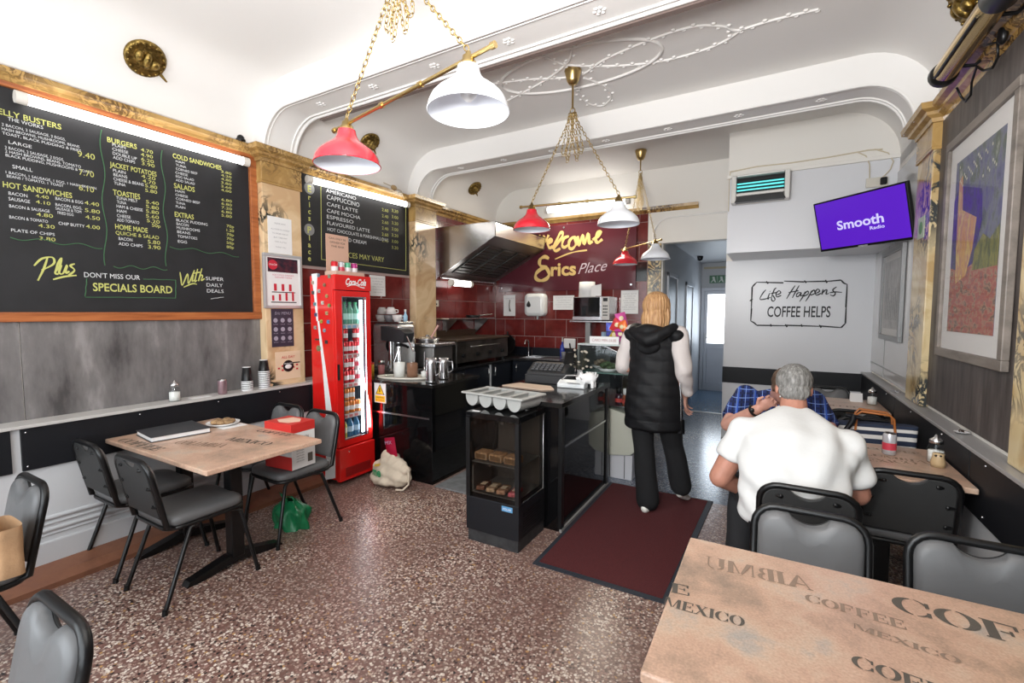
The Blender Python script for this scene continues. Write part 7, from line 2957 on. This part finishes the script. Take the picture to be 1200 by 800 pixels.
def wvest(mb):
    torso(mb, [(W(0, .0, .67), (.215, .15, .045)), (W(0, 0, .82), (.22, .155, .10)), (W(0, .0, .98), (.20, .145, .12)), (W(0, .01, 1.14), (.185, .135, .12)), (W(0, .01, 1.30), (.19, .13, .10)), (W(0, .01, 1.385), (.17, .105, .05))])
    mb.ball(W(0, .03, 1.43), (.09, .08, .06), 16, 10)
    for s in (-1, 1):
        mb.ball(W(s * .175, .0, 1.372), (.066, .085, .056), 14, 10)


def quilt(v, n):
    ph = (v.z * 11) % 1
    g = abs(math.sin(PI * ph)) ** .5
    return v + n * (.006 * g + .004 * math.sin(v.x * 34 + v.z * 23) * math.sin(v.z * 31))


PUFF = mat('black_padded_nylon', (.0055, .0055, .0065), .62, spec=.3, bump=.2, bscale=25)
remesh(wvest, 'padded_gilet', PUFF, t, .010, 3, post=quilt)


def whood(mb):
    P_ = [W(-.12, .09, 1.42), W(-.15, -.02, 1.425), W(-.13, -.085, 1.41), W(-.07, -.135, 1.37), W(0, -.155, 1.34), W(.07, -.135, 1.37), W(.13, -.085, 1.41), W(.15, -.02, 1.425), W(.12, .09, 1.42)]
    limb(mb, P_, [.03, .042, .045, .046, .048, .046, .045, .042, .03], 14)
    mb.ball(W(0, -.09, 1.41), (.13, .06, .05), 18, 10)
    mb.ball(W(0, -.125, 1.30), (.09, .035, .07), 16, 10)


remesh(whood, 'hood', PUFF, t, .009, 3, post=fold(.006, 28))


def wsleeves(mb):
    limb(mb, [W(-.185, .0, 1.385), W(-.245, -.035, 1.12)], [.066, .060], 16)
    limb(mb, [W(-.245, -.035, 1.12), W(-.15, .18, 1.045)], [.060, .042], 16)
    limb(mb, [W(.185, .0, 1.385), W(.24, -.03, 1.12)], [.066, .060], 16)
    limb(mb, [W(.24, -.03, 1.12), W(.235, .08, .945)], [.060, .042], 16)


remesh(wsleeves, 'jumper_sleeves', mat('cream_knit', (.55, .50, .48), .95, bump=.3, bscale=160), t, .008, 3, post=fold(.007, 34))


def hair(mb, M, long=False):
    if long:
        mb.ball((0, -.028, .040), (.092, .098, .098), 20, 14, M)
        mb.ball((0, -.060, -.06), (.086, .060, .11), 18, 12, M)
        for x, y, L in ((-.072, -.02, .135), (-.045, -.075, .165), (0, -.085, .175), (.045, -.075, .165), (.072, -.02, .14)):
            mb.tube([M @ Vector((x * .9, y * .7, .04)), M @ Vector((x, y, -.05)), M @ Vector((x * 1.05, y * 1.1, -L))], [.03, .034, .018], 10)
    else:
        mb.ball((0, -.024, .040), (.088, .098, .092), 20, 14, M)
        mb.ball((0, -.060, -.03), (.076, .045, .055), 16, 10, M)
        for s in (-1, 1):
            mb.ball((s * .070, .0, .02), (.015, .045, .040), 12, 8, M)


def strands(M, k=.004, f=90):
    Mi = M.inverted()

    def g(v, n):
        q_ = Mi @ v
        a = math.atan2(q_.x, -q_.y - .02)
        return v + n * (k * math.sin(a * f * .3 + q_.z * 18) + k * .6 * math.sin(a * f * .75 - q_.z * 30))
    return g


remesh(lambda mb: hair(mb, HM @ Matrix.Scale(1.1, 4), True), 'blonde_hair', streaky('blonde_hair', [(.24, .11, .045), (.42, .23, .10), (.55, .34, .17)], (22, 22, 2.5), .55, 3), t, .005, 2, post=strands(HM, .003))
q = MB()
q.tube([W(.205, -.02, 1.06), W(.222, -.03, .92), W(.225, -.02, .74)], .004, 6)
q.build('side_zip', STEEL, t)
q = MB()
q.loft([[W(.20, .02 + .03 * s, .74) + Vector((0, 0, 0)) for s in (-1, 0, 1)] + [W(.235, .03, .74)], [W(.20, .02 + .03 * s, .64) for s in (-1, 0, 1)] + [W(.24, .03, .63)]])
q.build('gilet_flap', PUFF, t)

# ---- man in white shirt, sitting with his back to the camera
t = T('person', 'grey-haired man in a white short-sleeved shirt sitting with his back to us', 'person', (.12, 2.52, 0))
HM = Matrix.Translation((.105, 2.915, 1.135)) @ Matrix.Rotation(R(-24), 4, 'X')
SH_L, EL_L, WR_L = Vector((-.115, 2.71, .915)), Vector((-.225, 2.66, .665)), Vector((-.10, 2.84, .545))
SH_R, EL_R, WR_R = Vector((.315, 2.70, .905)), Vector((.375, 2.70, .68)), Vector((.30, 2.92, .80))
WSH = [((.10, 2.50, .60), (.235, .185, .11)), ((.10, 2.54, .74), (.235, .175, .13)), ((.10, 2.63, .87), (.235, .155, .13)), ((.103, 2.71, .945), (.225, .12, .085)), ((.105, 2.77, .99), (.14, .095, .06)), ((.105, 2.81, 1.02), (.09, .08, .045))]


def mbody(mb):
    head(mb, HM)
    limb(mb, [(.105, 2.80, .98), (.105, 2.875, 1.07)], [.066, .064])
    torso(mb, [((.10, 2.50, .60), (.20, .15, .10)), ((.10, 2.62, .85), (.20, .13, .11)), ((.105, 2.74, .96), (.17, .10, .07))])
    limb(mb, [SH_L, EL_L], [.064, .056], 16)
    limb(mb, [EL_L, WR_L], [.054, .032], 16)
    limb(mb, [SH_R, EL_R], [.064, .056], 16)
    limb(mb, [EL_R, WR_R], [.052, .030], 16)
    hand(mb, frame_M(WR_L, (.4, .9, -.1)), .8, 1)
    hand(mb, frame_M(WR_R, (-.5, .85, -.02)), .5, -1)
    limb(mb, [(0, 2.52, .555), (-.11, 2.95, .52), (-.13, 2.90, .10)], [.08, .062, .042])
    limb(mb, [(.20, 2.52, .555), (.25, 2.97, .52), (.25, 2.95, .10)], [.08, .062, .042])


remesh(mbody, 'body', mat('ruddy_skin', (.50, .23, .16), .5, noise=.25, nscale=8), t, .0065, 3)
face_parts(t, HM)


def mshirt(mb):
    torso(mb, WSH)
    a = SH_L.lerp(EL_L, .62)
    mb.ball((.265, 2.66, .82), (.115, .12, .13), 18, 12)
    mb.ball((-.055, 2.66, .84), (.10, .11, .11), 18, 12)
    mb.ball((.235, 2.72, .92), (.13, .10, .07), 18, 12)
    mb.ball((-.03, 2.72, .92), (.12, .10, .07), 18, 12)
    mb.ball(SH_L + Vector((.05, 0, 0)), .085, 16, 10)
    mb.ball(SH_R - Vector((.05, 0, 0)), .085, 16, 10)
    mb.tube([SH_L, a], [.088, .086], 20)
    mb.ball(SH_L, .088, 16, 10)
    b = SH_R.lerp(EL_R, .80)
    mb.tube([SH_R, b], [.088, .088], 20)
    mb.ball(SH_R, .088, 16, 10)


def folds(v, n):
    w_ = .008 * math.sin((v.z * 46 + v.x * 14 + 3 * math.sin(v.x * 9))) * max(0, min(1, (1.0 - v.z) * 3))
    w_ += .006 * math.sin(v.x * 30 - v.z * 34 + v.y * 20)
    return v + n * w_


remesh(mshirt, 'white_shirt', mat('white_cotton', (.66, .66, .65), .9, bump=.1, bscale=60), t, .0085, 26, post=folds)
q = MB()
q.tube([Vector((.105, 2.83, 1.03)) + Vector((.078 * math.cos(a), .062 * math.sin(a) - .004, .016 * math.sin(a) - .004)) for a in [2 * PI * i / 24 for i in range(24)]], .011, 8, closed=True)
q.build('shirt_collar', MATS['white_cotton'], t)


def mtrs(mb):
    mb.ball((.10, 2.50, .57), (.215, .17, .085), 20, 12)
    limb(mb, [(0, 2.52, .57), (-.115, 2.96, .54), (-.14, 2.90, .12)], [.095, .085, .068], 18)
    limb(mb, [(.20, 2.52, .57), (.25, 2.98, .54), (.25, 2.95, .12)], [.095, .085, .068], 18)


remesh(mtrs, 'dark_trousers', mat('dark_trousers', (.016, .016, .018), .85), t, .010, 4, post=fold(.004, 24))


def mshoes(mb):
    shoe(mb, (-.14, 2.90, .085), (0, 1))
    shoe(mb, (.25, 2.95, .085), (0, 1))


remesh(mshoes, 'shoes', mat('brown_leather', (.06, .03, .02), .4), t, .008, 3)
remesh(lambda mb: hair(mb, HM), 'grey_hair', streaky('grey_hair', [(.07, .065, .06), (.17, .165, .155), (.33, .32, .31)], (30, 30, 8), .7, 3), t, .0045, 1, post=strands(HM, .0012, 60))

# ---- man in blue checked shirt across the table
t = T('person', 'man in a blue checked shirt leaning on the table, mostly hidden behind the white-shirted man', 'person', (.02, 3.85, 0))
HM = Matrix.Translation((.085, 3.40, 1.065)) @ Matrix.Rotation(PI, 4, 'Z') @ Matrix.Rotation(R(-34), 4, 'X')
BL, BE, BW = Vector((-.155, 3.62, .955)), Vector((-.245, 3.36, .80)), Vector((-.07, 3.245, .945))
CL, CE, CWr = Vector((.235, 3.62, .955)), Vector((.33, 3.42, .80)), Vector((.12, 3.28, .86))


def bbody(mb):
    head(mb, HM)
    limb(mb, [(.04, 3.62, .97), (.07, 3.48, 1.02)], [.062, .060])
    torso(mb, [((.03, 3.84, .60), (.17, .13, .10)), ((.04, 3.73, .84), (.17, .12, .11)), ((.04, 3.64, .95), (.15, .10, .07))])
    limb(mb, [BL, BE], [.056, .048], 16)
    limb(mb, [BE, BW], [.046, .030], 16)
    limb(mb, [CL, CE], [.056, .048], 16)
    limb(mb, [CE, CWr], [.046, .030], 16)
    hand(mb, frame_M(BW, (.55, -.12, .5), (.2, .9, .4)), 1.0, 1)
    hand(mb, frame_M(CWr, (-.8, -.2, .2), (0, .8, .6)), .9, -1)
    limb(mb, [(-.06, 3.82, .555), (-.10, 3.40, .52), (-.08, 3.46, .10)], [.078, .058, .040])
    limb(mb, [(.11, 3.82, .555), (.15, 3.40, .52), (.14, 3.46, .10)], [.078, .058, .040])


remesh(bbody, 'body', SKIN, t, .0062, 3)
face_parts(t, HM)


def bshirt(mb):
    torso(mb, [((.03, 3.84, .58), (.20, .155, .09)), ((.04, 3.76, .76), (.20, .15, .12)), ((.04, 3.68, .90), (.195, .13, .10)), ((.04, 3.64, .965), (.15, .105, .06))])
    mb.ball(BL, .082, 16, 10)
    mb.ball(CL, .082, 16, 10)
    mb.tube([BL, BL.lerp(BE, .80)], [.080, .074], 20)
    mb.tube([CL, CL.lerp(CE, .80)], [.080, .074], 20)


remesh(bshirt, 'checked_shirt', plaid('blue_checked_cotton'), t, .009, 4, post=fold(.005, 26))


def btrs(mb):
    mb.ball((.03, 3.84, .57), (.18, .15, .08), 20, 12)
    limb(mb, [(-.06, 3.82, .57), (-.10, 3.39, .545), (-.08, 3.46, .12)], [.090, .078, .062], 18)
    limb(mb, [(.11, 3.82, .57), (.15, 3.39, .545), (.14, 3.46, .12)], [.090, .078, .062], 18)


remesh(btrs, 'grey_shorts', mat('dark_trousers', (.016, .016, .018), .85), t, .010, 4)


def bsh(mb):
    shoe(mb, (-.08, 3.46, .085), (0, -1))
    shoe(mb, (.14, 3.46, .085), (0, -1))


remesh(bsh, 'shoes', mat('black_shoe', (.015, .015, .016), .4), t, .008, 3)
remesh(lambda mb: hair(mb, HM), 'brown_hair', streaky('brown_hair', [(.04, .022, .014), (.09, .05, .03), (.15, .09, .055)], (30, 30, 8), .7, 3), t, .0045, 1, post=strands(HM, .0012, 60))
q = MB()
d = (BW - BE).normalized()
c = BW - d * .03
x_ = d.orthogonal().normalized()
y_ = d.cross(x_)
q.tube([c + x_ * (.036 * math.cos(a)) + y_ * (.036 * math.sin(a)) for a in [2 * PI * i / 18 for i in range(18)]], .008, 6, closed=True, flat=.6)
q.ball(c + Vector((-.012, -.034, .008)), (.016, .008, .016), 10, 6)
q.build('wrist_watch', BLACKP, t)
